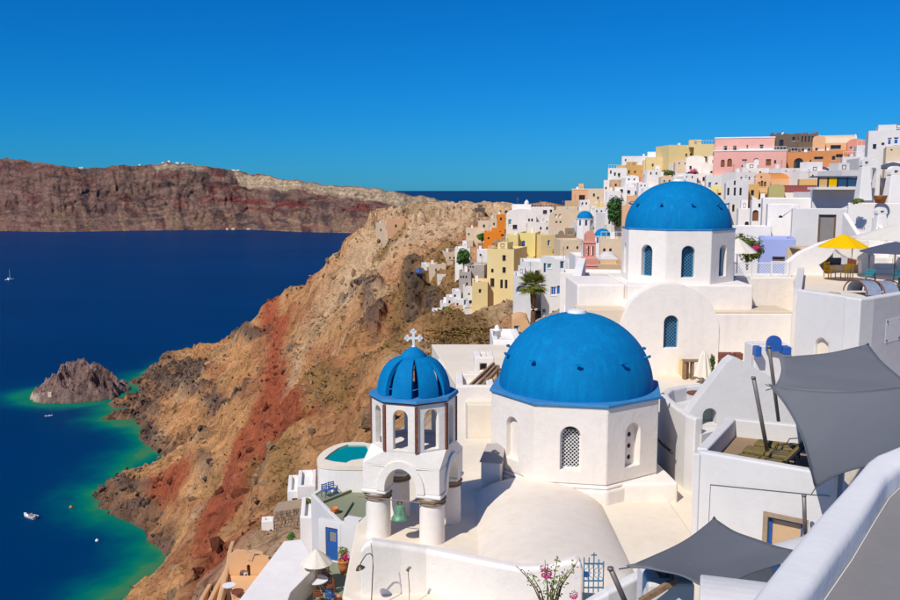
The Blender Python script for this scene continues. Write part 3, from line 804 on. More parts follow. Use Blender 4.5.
    stk = fbm(Y/2.6+fbm(X/25,Y/25,3,8)*6,X/26,4,161)[...,None]; col = col*(0.66+0.68*stk)
    lay = sstep(0.50,0.66,fbm(X/90+5,Z/6.0+fbm(X/40,Y/40,3,7)*2,4,121))[...,None]
    col = col*(1-0.55*lay)+0.55*lay*A(0.33,0.12,0.06)
    pale = (sstep(92,45,np.hypot(X-2,Y-395))*0.85)[...,None]
    pale = np.maximum(pale,(sstep(0.62,0.74,fbm(X/22,Y/22,4,131))*0.6)[...,None])
    near_v = (sstep(95,118,Y)*sstep(255,180,Y)*sstep(450,466,qx)*sstep(338,330,qy))[...,None]
    pale = np.maximum(pale,near_v*0.8)
    col = col*(1-pale)+pale*A(0.60,0.42,0.25)*(0.75+0.5*t2)
    rr = red[...,None]*0.88; col = col*(1-rr)+rr*(A(0.33,0.075,0.035)*(0.7+0.6*t2))
    vv = (veg*sstep(0.3,0.55,fbm(X/6,Y/6,4,141)+veg*0.2))[...,None]*0.8
    col = col*(1-vv)+vv*(A(0.27,0.155,0.055)*(0.7+0.6*t2))
    scrub = (sstep(0.55,0.72,fbm(X/16,Y/16,5,151))*0.35*(1-red))[...,None]
    col = col*(1-scrub)+scrub*A(0.24,0.15,0.06)
    dd = dark[...,None]*0.85; col = col*(1-dd)+dd*(A(0.10,0.075,0.062)*(0.6+0.9*t2))
    wet = (sstep(11.0,1.0,Z+(fbm(X/8,Y/8,4,171)-0.5)*12)*0.85)[...,None]; col = col*(1-wet)+wet*A(0.115,0.07,0.055)*(0.4+1.2*t2)
    vil = (1-wild)[...,None]*0.85; col = col*(1-vil)+vil*A(0.58,0.44,0.30)
    ny,nx = X.shape
    v = np.stack([X,Y,Z],-1).reshape(-1,3)
    idx = np.arange(ny*nx).reshape(ny,nx)
    fs = np.stack([idx[:-1,:-1],idx[:-1,1:],idx[1:,1:],idx[1:,:-1]],-1).reshape(-1,4)
    keep = (Z[:-1,:-1]>-6)|(Z[1:,1:]>-6)
    fs = fs[keep.reshape(-1)]
    used = np.unique(fs); remap = -np.ones(len(v),int); remap[used] = np.arange(len(used))
    me = grid_mesh('cliff_terrain', v[used], remap[fs], col.reshape(-1,3)[used]*1.22, smooth=False)
    o = bpy.data.objects.new('cliff_terrain',me); COL.objects.link(o); me.materials.append(M['cliff'])
    tag(o,kind='structure')
    return X,Y,Z,wild,veg,red,dark

def grid_mesh(name, v, f, col=None, smooth=True, val=None):
    me = bpy.data.meshes.new(name)
    me.vertices.add(len(v)); me.vertices.foreach_set('co',np.asarray(v,np.float32).ravel())
    nf = len(f); k = f.shape[1]
    me.loops.add(nf*k); me.polygons.add(nf)
    me.loops.foreach_set('vertex_index',f.astype(np.int32).ravel())
    me.polygons.foreach_set('loop_start',np.arange(0,nf*k,k,dtype=np.int32))
    me.polygons.foreach_set('use_smooth',np.full(nf,smooth))
    me.update(calc_edges=True)
    if col is not None:
        a = me.attributes.new('col','FLOAT_COLOR','POINT')
        a.data.foreach_set('color',np.concatenate([np.clip(col,0,1),np.ones((len(col),1))],1).astype(np.float32).ravel())
    if val is not None:
        a = me.attributes.new('shallow','FLOAT','POINT'); a.data.foreach_set('value',val.astype(np.float32).ravel())
    return me

TX,TY,TZ,TWILD,TVEG,TRED,TDARK = build_terrain()
_txs = TX[0]; _tys = TY[:,0]
def ground(x, y):
    i = int(np.clip(np.searchsorted(_txs,x)-1,0,len(_txs)-2)); j = int(np.clip(np.searchsorted(_tys,y)-1,0,len(_tys)-2))
    fx = (x-_txs[i])/(_txs[i+1]-_txs[i]); fy = (y-_tys[j])/(_tys[j+1]-_tys[j])
    return float((TZ[j,i]*(1-fx)+TZ[j,i+1]*fx)*(1-fy)+(TZ[j+1,i]*(1-fx)+TZ[j+1,i+1]*fx)*fy)

def hit(px, py, y0=60.0, y1=620.0):
    "where the sight line through a pixel meets the terrain"
    Y = y0
    while Y < y1:
        p = W(px,py,Y)
        if ground(p.x,p.y) >= p.z: return p
        Y += 0.7
    return W(px,py,y1)

# ------------------------------------------------------------------ the rocky islet
ISL = Wz(76,396,0.0)
def build_islet():
    n = 220
    u = np.linspace(-1.35,1.35,n); U,V = np.meshgrid(u,u)
    rx, ry = 33.0, 32.0
    X = U*rx; Y = V*ry
    r = np.hypot(U,V)+ (fbm(X/16+3,Y/16,4,201)-0.5)*0.5
    # peak a little left of centre, long low shelf to the right
    prof = np.interp(U,[-1.3,-0.9,-0.62,-0.35,-0.1,0.1,0.3,0.55,0.75,1.0,1.3],[1,2,6,12,17,15,12,11.5,8,3,1.0])
    Z = prof*sstep(1.05,0.35,r) - 5*sstep(0.9,1.25,r) + (sstep(1.08,0.9,r))*3.5
    Z = Z + sstep(1.05,0.7,r)*((ridged(X/11,Y/11,4,211)-0.5)*15 + (ridged(X/5,Y/5,3,221)-0.5)*4.5)
    t = fbm(X/6,Y/6,4,231)[...,None]
    col = np.array([0.27,0.18,0.155])*(0.15+1.7*t)
    pk = sstep(0.5,0.65,fbm(X/10,Y/10,3,241))[...,None]; col = col*(1-0.4*pk)+0.4*pk*np.array([0.34,0.20,0.13])
    sand = (sstep(-0.45,-0.62,U)*sstep(0.0,-0.5,V)*sstep(6,3,Z)*sstep(1.15,1.0,r))[...,None]*0.9
    col = col*(1-sand)+sand*np.array([0.62,0.50,0.36])
    wet = sstep(1.2,0.2,Z)[...,None]*0.6; col = col*(1-wet)+wet*np.array([0.13,0.11,0.04])
    v = np.stack([X,Y,Z],-1).reshape(-1,3); idx = np.arange(n*n).reshape(n,n)
    f = np.stack([idx[:-1,:-1],idx[:-1,1:],idx[1:,1:],idx[1:,:-1]],-1).reshape(-1,4)
    keep = (Z[:-1,:-1]>-4)|(Z[1:,1:]>-4); f = f[keep.reshape(-1)]
    me = grid_mesh('rock_islet',v,f,col.reshape(-1,3),smooth=False); me.materials.append(M['cliff'])
    o = bpy.data.objects.new('rock_islet',me); COL.objects.link(o); o.location = (ISL.x,ISL.y+8,0)
    tag(o,kind='structure')
build_islet()

# ------------------------------------------------------------------ sea sheet to the horizon
def build_sea():
    xs = np.concatenate([[-90000,-30000,-9000,-3000,-1000,-650,-500],np.arange(-440,-60,3.5),[-40,100,400,2000,9000,30000,90000]])
    ys = np.concatenate([[-3000,-500,-100,0,100,180],np.arange(220,980,4.0),[1040,1150,1400,2000,4000,9000,30000,90000,160000]])
    X,Y = np.meshgrid(xs.astype(float),ys.astype(float))
    Z = terrain_base(X,Y)
    near = (X>-460)&(X<-30)&(Y>90)&(Y<1000)
    D = np.where(near,-Z,60)
    C = np.array(coast_xy); dmin = np.full(X.shape,1e9)
    for i in range(len(C)-1):
        a=C[i]; b=C[i+1]; d=b-a; L=(d**2).sum()
        t=np.clip(((X-a[0])*d[0]+(Y-a[1])*d[1])/L,0,1)
        dmin=np.minimum(dmin,np.hypot(X-a[0]-t*d[0],Y-a[1]-t*d[1]))
    dmin = np.where(Z>0,0,dmin)
    dis = np.hypot((X-ISL.x)/1.15,(Y-ISL.y-8)/1.0)
    dI = np.clip(dis-34,0,1e9)
    # shelf between islet and headland
    p = np.array([ISL.x,ISL.y+20]); q = np.array([-240.0,700.0]); d=q-p; t=np.clip(((X-p[0])*d[0]+(Y-p[1])*d[1])/(d**2).sum(),0,1)
    dS = np.hypot(X-p[0]-t*d[0],(Y-p[1]-t*d[1])*0.8)
    wob = (fbm(X/35,Y/35,4,301)-0.5)
    sh = np.exp(-np.clip(dmin-2+wob*26,0,None)/15.0)
    sh = np.maximum(sh,0.72*np.exp(-np.clip(dI-5+wob*10,0,None)/12.0))
    sh = np.maximum(sh,0.48*np.exp(-(dS/34)**2+wob*0.3))
    sh = np.clip(sh,0,1)
    v = np.stack([X,Y,0*X],-1).reshape(-1,3); ny,nx = X.shape; idx = np.arange(ny*nx).reshape(ny,nx)
    f = np.stack([idx[:-1,:-1],idx[:-1,1:],idx[1:,1:],idx[1:,:-1]],-1).reshape(-1,4)
    me = grid_mesh('sea',v,f,val=sh.reshape(-1)); me.materials.append(M['sea'])
    o = bpy.data.objects.new('sea',me); COL.objects.link(o); tag(o,kind='structure')
build_sea()

# ------------------------------------------------------------------ island across the caldera
def build_far_island():
    sky = [(-260,150),(-120,154),(0,160.5),(12,158),(30,160),(62,165),(85,168.5),(105,166.5),(125,165.5),(150,166),(163,163),(180,163),(205,166),(240,171.5),(265,175),(290,180),(330,185),(350,186),(372,187.5),(400,192.5),(440,199.5),(470,205),(500,210),(560,219),(640,230)]
    base = [(-260,231),(0,231),(60,232),(150,230.5),(250,229.5),(300,232),(350,233),(420,234),(640,236)]
    nx, nv = 900, 120
    PX = np.linspace(-260,640,nx)
    ysky = np.interp(PX,[a for a,b in sky],[b for a,b in sky]); ybase = np.interp(PX,[a for a,b in base],[b for a,b in base])
    Dn = np.zeros(nx)
    for i in range(nx):
        Dn[i] = Wz(PX[i],ybase[i],0.0).y
    crest = np.zeros(nx); XB = (PX-450)/F
    setback = 420.0
    for i in range(nx):
        crest[i] = W(PX[i],ysky[i],Dn[i]+setback).z
    crest = crest + (fbm(PX/9,PX*0,4,401)-0.5)*16
    s = np.concatenate([np.linspace(0,1,90),np.linspace(1.03,6.0,nv-90)])
    S,I = np.meshgrid(s,np.arange(nx)); S = S.T; I = I.T
    D0 = Dn[I]; H = crest[I]
    Xr = XB[I]*D0*1.0
    gul = ridged(PX[I]/22+fbm(PX[I]/40,S*1.6,3,405)*2.4,S*1.7,5,411)
    gul2 = ridged(PX[I]/7+fbm(PX[I]/20,S*4,3,406)*2,S*5.0,4,431)
    n2 = fbm(PX[I]/12,S*9,5,421)
    face = np.clip(S,0,1)
    # scree foot, cliffs, benches
    hz = np.interp(face,[0,0.12,0.3,0.36,0.55,0.62,0.8,0.86,1.0],[0,0.13,0.29,0.38,0.54,0.63,0.78,0.87,1.0])
    Zz = np.where(S<=1,H*hz,H*np.clip(1-(S-1)*0.11,0.2,1))
    Zz = Zz + np.where(S<=1,np.sin(face*np.pi),0.35)*((n2-0.5)*30)
    Yy = D0+setback*S + np.sin(np.clip(face,0,1)*np.pi*0.92+0.05)*((gul-0.5)*70+(gul2-0.5)*26)
    Zz = np.where(S==0,-6,Zz)
    Xx = Xr*(Yy/D0)
    v = np.stack([Xx,Yy,Zz],-1)
    A = lambda *c: np.array(c)
    qx = PX[I]; t = fbm(qx/7,S*14,5,441)[...,None]; t2 = fbm(qx/2.2,S*26,4,451)[...,None]
    col = A(0.22,0.125,0.10)*(1-t)+A(0.33,0.20,0.145)*t
    band = hz*1.0+(fbm(qx/40,S*2,3,461)-0.5)*0.18
    dk = (sstep(0.54,0.64,fbm(qx/14,band*13,5,471)))[...,None]; col = col*(1-0.75*dk)+0.75*dk*A(0.085,0.06,0.06)
    rd = (sstep(0.08,0.03,abs(band-0.50))*sstep(170,240,qx)*sstep(0.35,0.5,fbm(qx/13,band*6,3,481)))[...,None]
    rd = np.maximum(rd,(sstep(0.6,0.7,fbm(qx/18,band*11,4,491))*0.6)[...,None])
    col = col*(1-0.8*rd)+0.8*rd*A(0.25,0.055,0.045)
    fan = (sstep(0.45,0.6,fbm(qx/9+S*1.5,S*1.2,3,501))*sstep(0.45,0.2,hz))[...,None]; col = col*(1-0.6*fan)+0.6*fan*A(0.40,0.25,0.15)
    # pale pumice cap on the right-hand half
    capw = np.interp(qx,[0,155,160,205,210,236,242,300,350,400,450,520],[0,0,0.12,0.08,0,0,0.26,0.22,0.22,0.42,0.55,0.5])
    cap = sstep(0.02,-0.02,(1-capw)-band+(t2[...,0]-0.5)*0.12)*(capw>0)*(S<=1.0)
    cap = cap[...,None]
    rim = (S>0.97)[...,None]*1.0
    col = col*(1-0.85*cap)+0.85*cap*(A(0.62,0.47,0.30)*(0.8+0.4*t2))
    col = col*(1-rim*0.7)+rim*0.7*A(0.26,0.17,0.10)
    purple = sstep(150,0,qx)[...,None]*0.35; col = col*(1-purple)+purple*A(0.20,0.11,0.10)
    strat = fbm(qx/70,band*42,3,511)[...,None]; col = col*(0.62+0.72*strat)
    col = col*(0.55+0.62*t2)
    ny = len(s); idx = np.arange(ny*nx).reshape(ny,nx)
    f = np.stack([idx[:-1,:-1],idx[:-1,1:],idx[1:,1:],idx[1:,:-1]],-1).reshape(-1,4)
    me = grid_mesh('far_island',v.reshape(-1,3),f,col.reshape(-1,3)); me.materials.append(M['farrock'])
    o = bpy.data.objects.new('far_island',me); COL.objects.link(o); tag(o,kind='structure')
    return PX,v,s
FI_PX,FI_V,FI_S = build_far_island()
# ------------------------------------------------------------------ village houses
PANE = {'d':'dark','b':'bluepaint','t':'teal','n':'brownpaint','w':'whitepaint','q':'blueglass','o':'ochreband','z':'greyfloor'}
FRAME = {'d':'frame','b':'whitepaint','t':'whitepaint','n':'frame','w':'whitepaint','q':'whitepaint','o':'whitepaint','z':'frame'}
rnd = random.Random(7)

def opening(root, cx, z0, w, h, shape, colr, M_, t):
    "window or door set back in its opening: frame > pane, plus a sill"
    fr = min(0.12, w*0.16)
    loop = arch_loop if shape == 'a' else rect_loop
    door = h > 1.75*w and h > 1.7
    f = MB(); outer = loop(cx,z0+0.005,w-0.01,h-0.01); inner = loop(cx,z0+fr,w-2*fr,h-2*fr)
    f.panel(outer,[inner],0.08,M_ @ Matrix.Translation((0,t*0.5,0)))
    if w > 0.7 and shape == 'r' and not door:
        f.box(cx-0.02,cx+0.02,t*0.5+0.01,t*0.5+0.07,z0+fr,z0+h-fr,M_)
    fo = part('door' if door else 'window',f,M[FRAME[colr]],root)
    p = MB().panel(loop(cx,z0+fr*0.5,w-fr,h-fr),(),0.03,M_ @ Matrix.Translation((0,t*0.5+0.05,0)))
    part('pane' if not door else 'door_leaf',p,M[PANE[colr]],fo)
    if shape == 'r' and not door and w > 0.45:
        part('sill',MB().box(cx-w/2-0.06,cx+w/2+0.06,-0.06,0.05,z0-0.07,z0-0.003,M_),M['whitepaint'],fo)

def build_house(h):
    if abs(h['rz']) < 1e-6 and h['Y'] > 55: h['rz'] = -0.85*math.atan(((h['l']+h['r'])/2-450)/F)
    Y = h['Y']; k = math.cos(h['rz'])
    p0 = W(h['l'],h['b'],Y); p1 = W(h['r'],h['b'],Y); zt = W((h['l']+h['r'])/2,h['t'],Y).z; z0 = p0.z
    w = (p1.x-p0.x)/k; ht = zt-z0; cx = (p0.x+p1.x)/2
    root = thing(h['name'],h['label'],h['cat'],(cx,Y,z0),h['rz'],h.get('group'))
    wallm = M[h['col']]; t = 0.3; d = h['d']; zb = -h.get('base',2.5)
    def loc(px,py):
        p = W(px,py,Y); return (p.x-cx)/k, p.z-z0
    roof = h['roof']; rise = 0.0
    if roof in ('vault','vaultx'):
        rise = min(h.get('rise',0.4)*(w/2 if roof=='vault' else d/2), ht*0.8) if roof=='vault' else ht*h.get('rise',0.3)
    hs = ht-rise
    holes = []; ops = []
    for (wx,wy,ww,wh,kd) in h['wins']:
        u,v = loc(wx,wy); mw = ww*mpp(Y)/k; mh = wh*mpp(Y)
        if mw < 0.15: continue
        v0 = v-mh/2
        u = max(-w/2+mw/2+0.08,min(w/2-mw/2-0.08,u)); v0 = max(zb+0.2,min(v0,ht-mh-0.12))
        L = arch_loop(u,v0,mw,mh,8) if kd[0]=='a' else rect_loop(u,v0,mw,mh)
        holes.append(L); ops.append((u,v0,mw,mh,kd))
    if roof == 'vault':
        out = [(-w/2,zb),(w/2,zb),(w/2,hs)]+[(w/2*math.cos(math.pi*i/14),hs+rise*math.sin(math.pi*i/14)) for i in range(1,14)]+[(-w/2,hs)]
    else:
        out = [(-w/2,zb),(w/2,zb),(w/2,hs),(-w/2,hs)]
        if h.get('crest'):
            u,_ = loc(h['crest'][0],0); cw = h['crest'][1]*mpp(Y); ch = h['crest'][2]*mpp(Y)
            arc = [(u+cw/2*math.cos(math.pi*i/10),hs+ch*math.sin(math.pi*i/10)) for i in range(11)]
            arc = [(max(-w/2+0.01,min(w/2-0.01,a)),b) for a,b in arc]
            out = [(-w/2,zb),(w/2,zb),(w/2,hs)]+arc+[(-w/2,hs)]
        if h.get('ragged'):
            n = 14; out = [(-w/2,zb),(w/2,zb)]
            for i in range(n,-1,-1):
                x = -w/2+w*i/n; out += [(x,hs+rnd.uniform(-0.05,0.55))]
    fb = MB().panel(out,holes,t)
    # side and back walls; the side walls get windows of their own
    fb.panel([(0,zb),(d-t,zb),(d-t,hs-0.003),(0,hs-0.003)],(),t,Matrix.Translation((-w/2+0.0,d,0)) @ Matrix.Rotation(-math.pi/2,4,'Z'))
    fb.panel([(0,zb),(d-t,zb),(d-t,hs-0.003),(0,hs-0.003)],(),t,Matrix.Translation((w/2,t,0)) @ Matrix.Rotation(math.pi/2,4,'Z'))
    fb.box(-w/2+t+0.003,w/2-t-0.003,d-t,d-0.004,zb,hs-0.004)
    part('wall',fb,wallm,root,bevel=0.05 if Y<90 else 0.0)
    for (u,v0,mw,mh,kd) in ops: opening(root,u,v0,mw,mh,kd[0],kd[1],Matrix(),t)
    rm = M[h.get('roofcol', 'roofcream' if h['col'] in ('stone','tan','grey') else h['col'])]
    if roof == 'flat':
        part('roof',MB().box(-w/2+t-0.02,w/2-t+0.02,t-0.02,d-t+0.02,hs-0.5,hs-0.32),M['white'] if h['col'] in ('white','cool','warm') else M['roofcream'],root)
        if h.get('rooftrim'): part('roof_edge',MB().box(-w/2-0.08,w/2+0.08,-0.1,d+0.05,hs+0.003,hs+0.22),M['white'],root)
    elif roof == 'vault':
        nn = 14
        def fn(a,b):
            th = math.pi*a; return (w/2*math.cos(th),0.02+b*(d-0.04),hs-0.01+rise*math.sin(th)-0.02)
        part('roof',MB().grid(nn+1,2,fn),rm,root)
    elif roof == 'vaultx':
        mb = MB(); n = 12
        prof = [(d/2-d/2*math.cos(math.pi*i/n),hs+0.004+rise*math.sin(math.pi*i/n)) for i in range(n+1)]
        v = [(-w/2-0.05,a-0.0,b) for a,b in prof]+[(w/2+0.05,a,b) for a,b in prof]
        mb.add(v,[(i,i+1,n+2+i,n+1+i) for i in range(n)],True); mb.add(v,[tuple(range(n,-1,-1)),tuple(range(n+1,2*n+2))])
        part('roof',mb,rm,root)
        if 'roofcol' in h:
            e = MB()
            for sx in (-1,1): e.tube([(sx*(w/2+0.02),a,b+0.03) for a,b in prof],0.12,6)
            part('roof_rim',e,M['white'],root)
    if h.get('topbox'):
        l,r,ty = h['topbox']; a,_ = loc(l,0); b,_ = loc(r,0); _,zz = loc(l,ty)
        b = min(b,w/2-0.1)
        part('roof_room',MB().box(a+0.02,b,0.4,d*0.7,hs-0.6,zz),wallm,root)
        mx = (a+b)/2
        opening(root,mx,hs+0.25,0.5,max(0.5,(zz-hs)*0.5),'r','d',Matrix.Translation((0,0.33,0)),0.1)
    if h.get('step'):
        l,r,ty = h['step']; a,_ = loc(l,0); b,_ = loc(r,0); _,zz = loc(l,ty)
        part('upper_step',MB().box(a,b-0.02,0.4,d*0.6,hs-0.5,zz),wallm,root)
    if h.get('turret'):
        u,_ = loc(h['turret'][0],0); _,zz = loc(0,h['turret'][1])
        part('turret',MB().lathe([(0.5,hs-0.4),(0.5,hs+(zz-hs)*0.5),(0.3,hs+(zz-hs)*0.7),(0,zz)],8,(u,1.5,0),smooth=False),M['white'],root)
    if h.get('balcony'):
        l,r,ty,by = h['balcony']; a,za = loc(l,ty); b,zb2 = loc(r,by)
        bal = MB().box(a,b,-0.9,-0.02,zb2,zb2+0.15); part('balcony',bal,M['ochreband'],root)
        rl = MB(); n = 12
        for i in range(n+1): rl.box(a+(b-a)*i/n-0.03,a+(b-a)*i/n+0.03,-0.9,-0.84,zb2+0.15,za)
        rl.box(a,b,-0.92,-0.82,za,za+0.08)
        part('balcony_railing',rl,M['lemon'],root)
    if Y > 95 and ht > 2.2 and w > 2.2 and not h.get('ragged') and h['col'] not in ('orange',):
        q = rnd.random()
        if roof == 'flat' and q < 0.4:                       # set-back stair room on the roof
            a = rnd.uniform(-w*0.35,0.0); b = a+w*rnd.uniform(0.28,0.42); zz = hs+rnd.uniform(0.8,1.6)
            part('roof_room',MB().box(a,b,d*0.35,d*0.75,hs-0.5,zz),wallm,root)
            opening(root,(a+b)/2,hs+0.1,min(0.7,(b-a)*0.4),0.6,'r','d',Matrix.Translation((0,d*0.35-0.07,0)),0.1)
        if q > 0.3:                                          # walled terrace stepping down in front
            a = rnd.choice((-w*0.48,-w*0.1)); b = a+w*rnd.uniform(0.5,0.58); th = min(1.3,ht*0.22); pd = rnd.uniform(1.2,2.2)
            tm = M['white'] if rnd.random() < 0.6 else wallm
            part('terrace',MB().box(a,b,-pd,-0.004,zb,th*0.45),tm,root)
            part('terrace_wall',MB().wall([(a+0.08,-0.02,th),(a+0.08,-pd+0.08,th),(b-0.08,-pd+0.08,th),(b-0.08,-0.02,th)],0.15,th*0.45+0.003),tm,root)
        if q > 0.75 and roof == 'flat':                      # roof railing
            rl = MB(); n = max(3,int(w/0.6))
            for i in range(n+1): rl.box(-w/2+0.1+(w-0.2)*i/n-0.02,-w/2+0.1+(w-0.2)*i/n+0.02,0.1,0.14,hs+0.003,hs+0.8)
            rl.box(-w/2+0.08,w/2-0.08,0.09,0.15,hs+0.8,hs+0.85); part('railing',rl,M['whitepaint'],root)
    if Y > 95 and roof == 'flat' and rnd.random() < 0.4:
        u = rnd.uniform(-w*0.4,w*0.4); an = MB().tube([(u,d*0.6,hs-0.5),(u,d*0.6,hs+1.5)],0.03,5)
        for q in range(3): an.box(u-0.35+q*0.06,u+0.35-q*0.06,d*0.6-0.015,d*0.6+0.015,hs+1.0+q*0.2,hs+1.03+q*0.2)
        part('antenna',an,M['metal'],root)
    if Y > 90 and rnd.random() < 0.35 and roof == 'flat':
        u = rnd.uniform(-w*0.3,w*0.3); part('chimney',MB().box(u-0.25,u+0.25,d*0.5,d*0.5+0.5,hs-0.5,hs+0.7),M['white'],root)
    return root
for h in HOUSES:
    wpx = h['r']-h['l']; hpx = h['b']-h['t']
    if h['Y'] > 100 and len(h['wins']) < 2 and wpx > 9 and hpx > 8:
        s_ = 300.0/h['Y']; extra = []
        rows = max(1,min(3,int(hpx/(7*s_)))); cols = max(1,min(4,int(wpx/(4.2*s_))))
        for a_ in range(rows):
            for b_ in range(cols):
                if rnd.random() < 0.55: extra.append((h['l']+wpx*(b_+0.5+rnd.uniform(-.12,.12))/cols,h['t']+ (0.16 if h['roof']=='flat' else 0.3)*hpx+hpx*0.55*(a_+0.45)/rows,1.35*s_,rnd.choice((1.5,1.9,2.5))*s_,rnd.choice(('rd','rd','rd','ad','rb','rn'))))
        if not h['wins']: h['wins'] = extra
    build_house(h)

# small filler houses so that the lanes between the named ones are built up
fills = [(455,470,248,262,190,'white'),(536,552,222,240,186,'white'),(604,622,213,240,150,'white'),(622,640,197,206,180,'tan'),(655,672,186,200,172,'white'),(690,712,188,206,160,'white'),
         (660,690,193,215,150,'beige'),(735,756,172,190,152,'white'),(742,768,168,182,160,'warm'),(780,800,168,180,156,'white'),(798,846,171,186,140,'white'),(840,872,170,196,110,'cool'),(818,845,192,206,90,'white'),
         (860,900,158,185,120,'cool'),(578,600,222,240,160,'white'),(590,604,212,228,180,'white'),(560,585,240,262,140,'beige'),(575,600,256,276,96,'white'),(640,668,196,220,150,'white')]
flab = ['plain white cube house left of the small bright white house', 'plain white cube house right of the round shouldered white house', 'plain white cube house behind the ivy tree foot', 'plain tan cube house below the veranda house', 'plain white cube house between peach room and great dome', 'plain white cube house below the orange door terrace', 'plain beige cube house just above the upper blue dome', 'plain white cube house between ochre and pale pink houses', 'plain warm white house in front of the pink building', 'plain white cube house below the great round arch', 'long plain white house below the cafe awnings', 'plain bluish white house left of the chimney tower', 'plain white house below the glass veranda', 'plain bluish white house under the blue shutters', 'plain white cube house below the rubble stone house', 'plain white cube house between the two small domes', 'plain beige cube house left of the pink belfry', 'plain white cube house behind the pink belfry plinth', 'plain white cube house peeping over the upper blue dome']
for fi_,(l,r,t,b,Y,c) in enumerate(fills):
    ws = [(l+(r-l)*f,t+(b-t)*0.35,2.0,3.0,'rd') for f in (0.3,0.7)] if Y > 120 else []
    build_house(dict(name='village_house',label=flab[fi_],l=l,r=r,t=t,b=b,Y=Y,d=6,col=c,roof='flat',wins=ws,rz=math.radians(rnd.uniform(-8,8)),cat='house',group='plain cube houses filling the village',base=5))

# crowded rows of little houses on the rise behind the upper church
rr_ = random.Random(21)
SKY_X = [556,575,603,610,625,650,670,700]; SKY_Y = [205,190,186,170,160,154,148,146]
n_row = 0
for dy0 in (9,18,28,38):
    x_ = 556+rr_.uniform(0,8)
    while x_ < 700:
        wd_ = rr_.uniform(9,15); t_ = float(np.interp(x_,SKY_X,SKY_Y))+dy0+rr_.uniform(-3,3)
        Yd = float(np.interp(dy0,[0,15,30,45],[214,182,160,140]))+rr_.uniform(-6,6)
        if t_ < 222 and rr_.random() < 0.62:
            c_ = rr_.choice(('white','white','cool','warm','beige')); hp = rr_.uniform(8,12)*170/Yd
            ws_ = [(x_+wd_*f,t_+hp*0.38,1.5,rr_.choice((2.0,2.6)),rr_.choice(('rd','rd','rb','rn','ad'))) for f in (0.28,0.68)]
            build_house(dict(name='row_house',label='small '+{'white':'white','cool':'bluish white','warm':'warm white','beige':'beige'}[c_]+' house with '+{'rd':'dark','rb':'blue','rn':'brown','ad':'arched dark'}[ws_[0][4]]+' and '+{'rd':'dark','rb':'blue','rn':'brown','ad':'arched dark'}[ws_[1][4]]+' openings in rows behind upper church',l=x_,r=x_+wd_,t=t_,b=t_+hp,Y=Yd,d=4,col=c_,roof=rr_.choice(('flat','flat','flat','vault')),rise=0.4,wins=ws_,rz=math.radians(rr_.uniform(-14,4)),cat='house',group='small pale houses in crowded rows',base=4))
            n_row += 1
        x_ += wd_+rr_.uniform(3,14)

# ------------------------------------------------------------------ domed churches
def octa(R, a0): return [(R*math.sin(a0+i*math.pi/4),-R*math.cos(a0+i*math.pi/4)) for i in range(8)]

def drum_and_dome(root, c, R, a0, h, Rd, zs, eave_t, wins, wm, eave_over=0.0, spikes=8, spike_z=0.45):
    "octagonal drum (corner at angle a0 right of the camera side), eave slab and dome; c = centre of eave plane in root space"
    cx,cy,cz = c; V = octa(R,a0)
    drum = MB(); opl = []
    for i in range(8):
        a = V[i]; b = V[(i+1)%8]
        side = math.hypot(b[0]-a[0],b[1]-a[1]); ang = math.atan2(b[1]-a[1],b[0]-a[0])
        Mx = Matrix.Translation((cx+(a[0]+b[0])/2,cy+(a[1]+b[1])/2,cz-h)) @ Matrix.Rotation(ang,4,'Z')
        # faces run counter-clockwise, so local -y looks outward
        wspec = wins.get(i,wins['all'])
        u,v0,ww,hh = wspec
        drum.panel(rect_loop(0,0,side-0.001,h),[arch_loop(u,v0,ww,hh,12)],0.42,Mx)
        opl.append((i,Mx,u,v0,ww,hh))
    part('drum',drum,wm,root,bevel=0.025)
    e = MB().prism([(cx+x*(R+eave_over)/R,cy+y*(R+eave_over)/R) for x,y in V],cz+0.003,cz+eave_t)
    part('eave',e,M['eave'],root,bevel=0.02)
    prof = [(Rd*math.cos(a),zs*Rd*math.sin(a)) for a in [math.radians(x) for x in np.linspace(-2,90,40)]]
    prof[-1] = (0.0,zs*Rd)
    dm = part('dome',MB().lathe(prof,96,(cx,cy,cz+eave_t)),M['dome'],root)
    for k in range(spikes):
        a = a0+2*math.pi*(k+0.5)/spikes; el = math.asin(spike_z)
        n = Vector((math.cos(el)*math.sin(a),-math.cos(el)*math.cos(a),zs*math.sin(el)))
        base = Vector((cx,cy,cz+eave_t))+n*Rd
        d = Vector((n.x,n.y,0.15)).normalized()
        s = MB(); s.tube([base-d*0.04,base+d*0.20],[0.05,0.035],6); s.box(-0.09,0.09,-0.03,0.03,0,0.05,Matrix.Translation(base+d*0.16) @ Matrix.Rotation(a,4,'Z'))
        part('spike',s,M['dome'],root)
    part('finial_base',MB().lathe([(0.34,-0.05),(0.30,0.06),(0.16,0.10),(0,0.11)],20,(cx,cy,cz+eave_t+zs*Rd)),M['whitepaint'],root)
    return opl

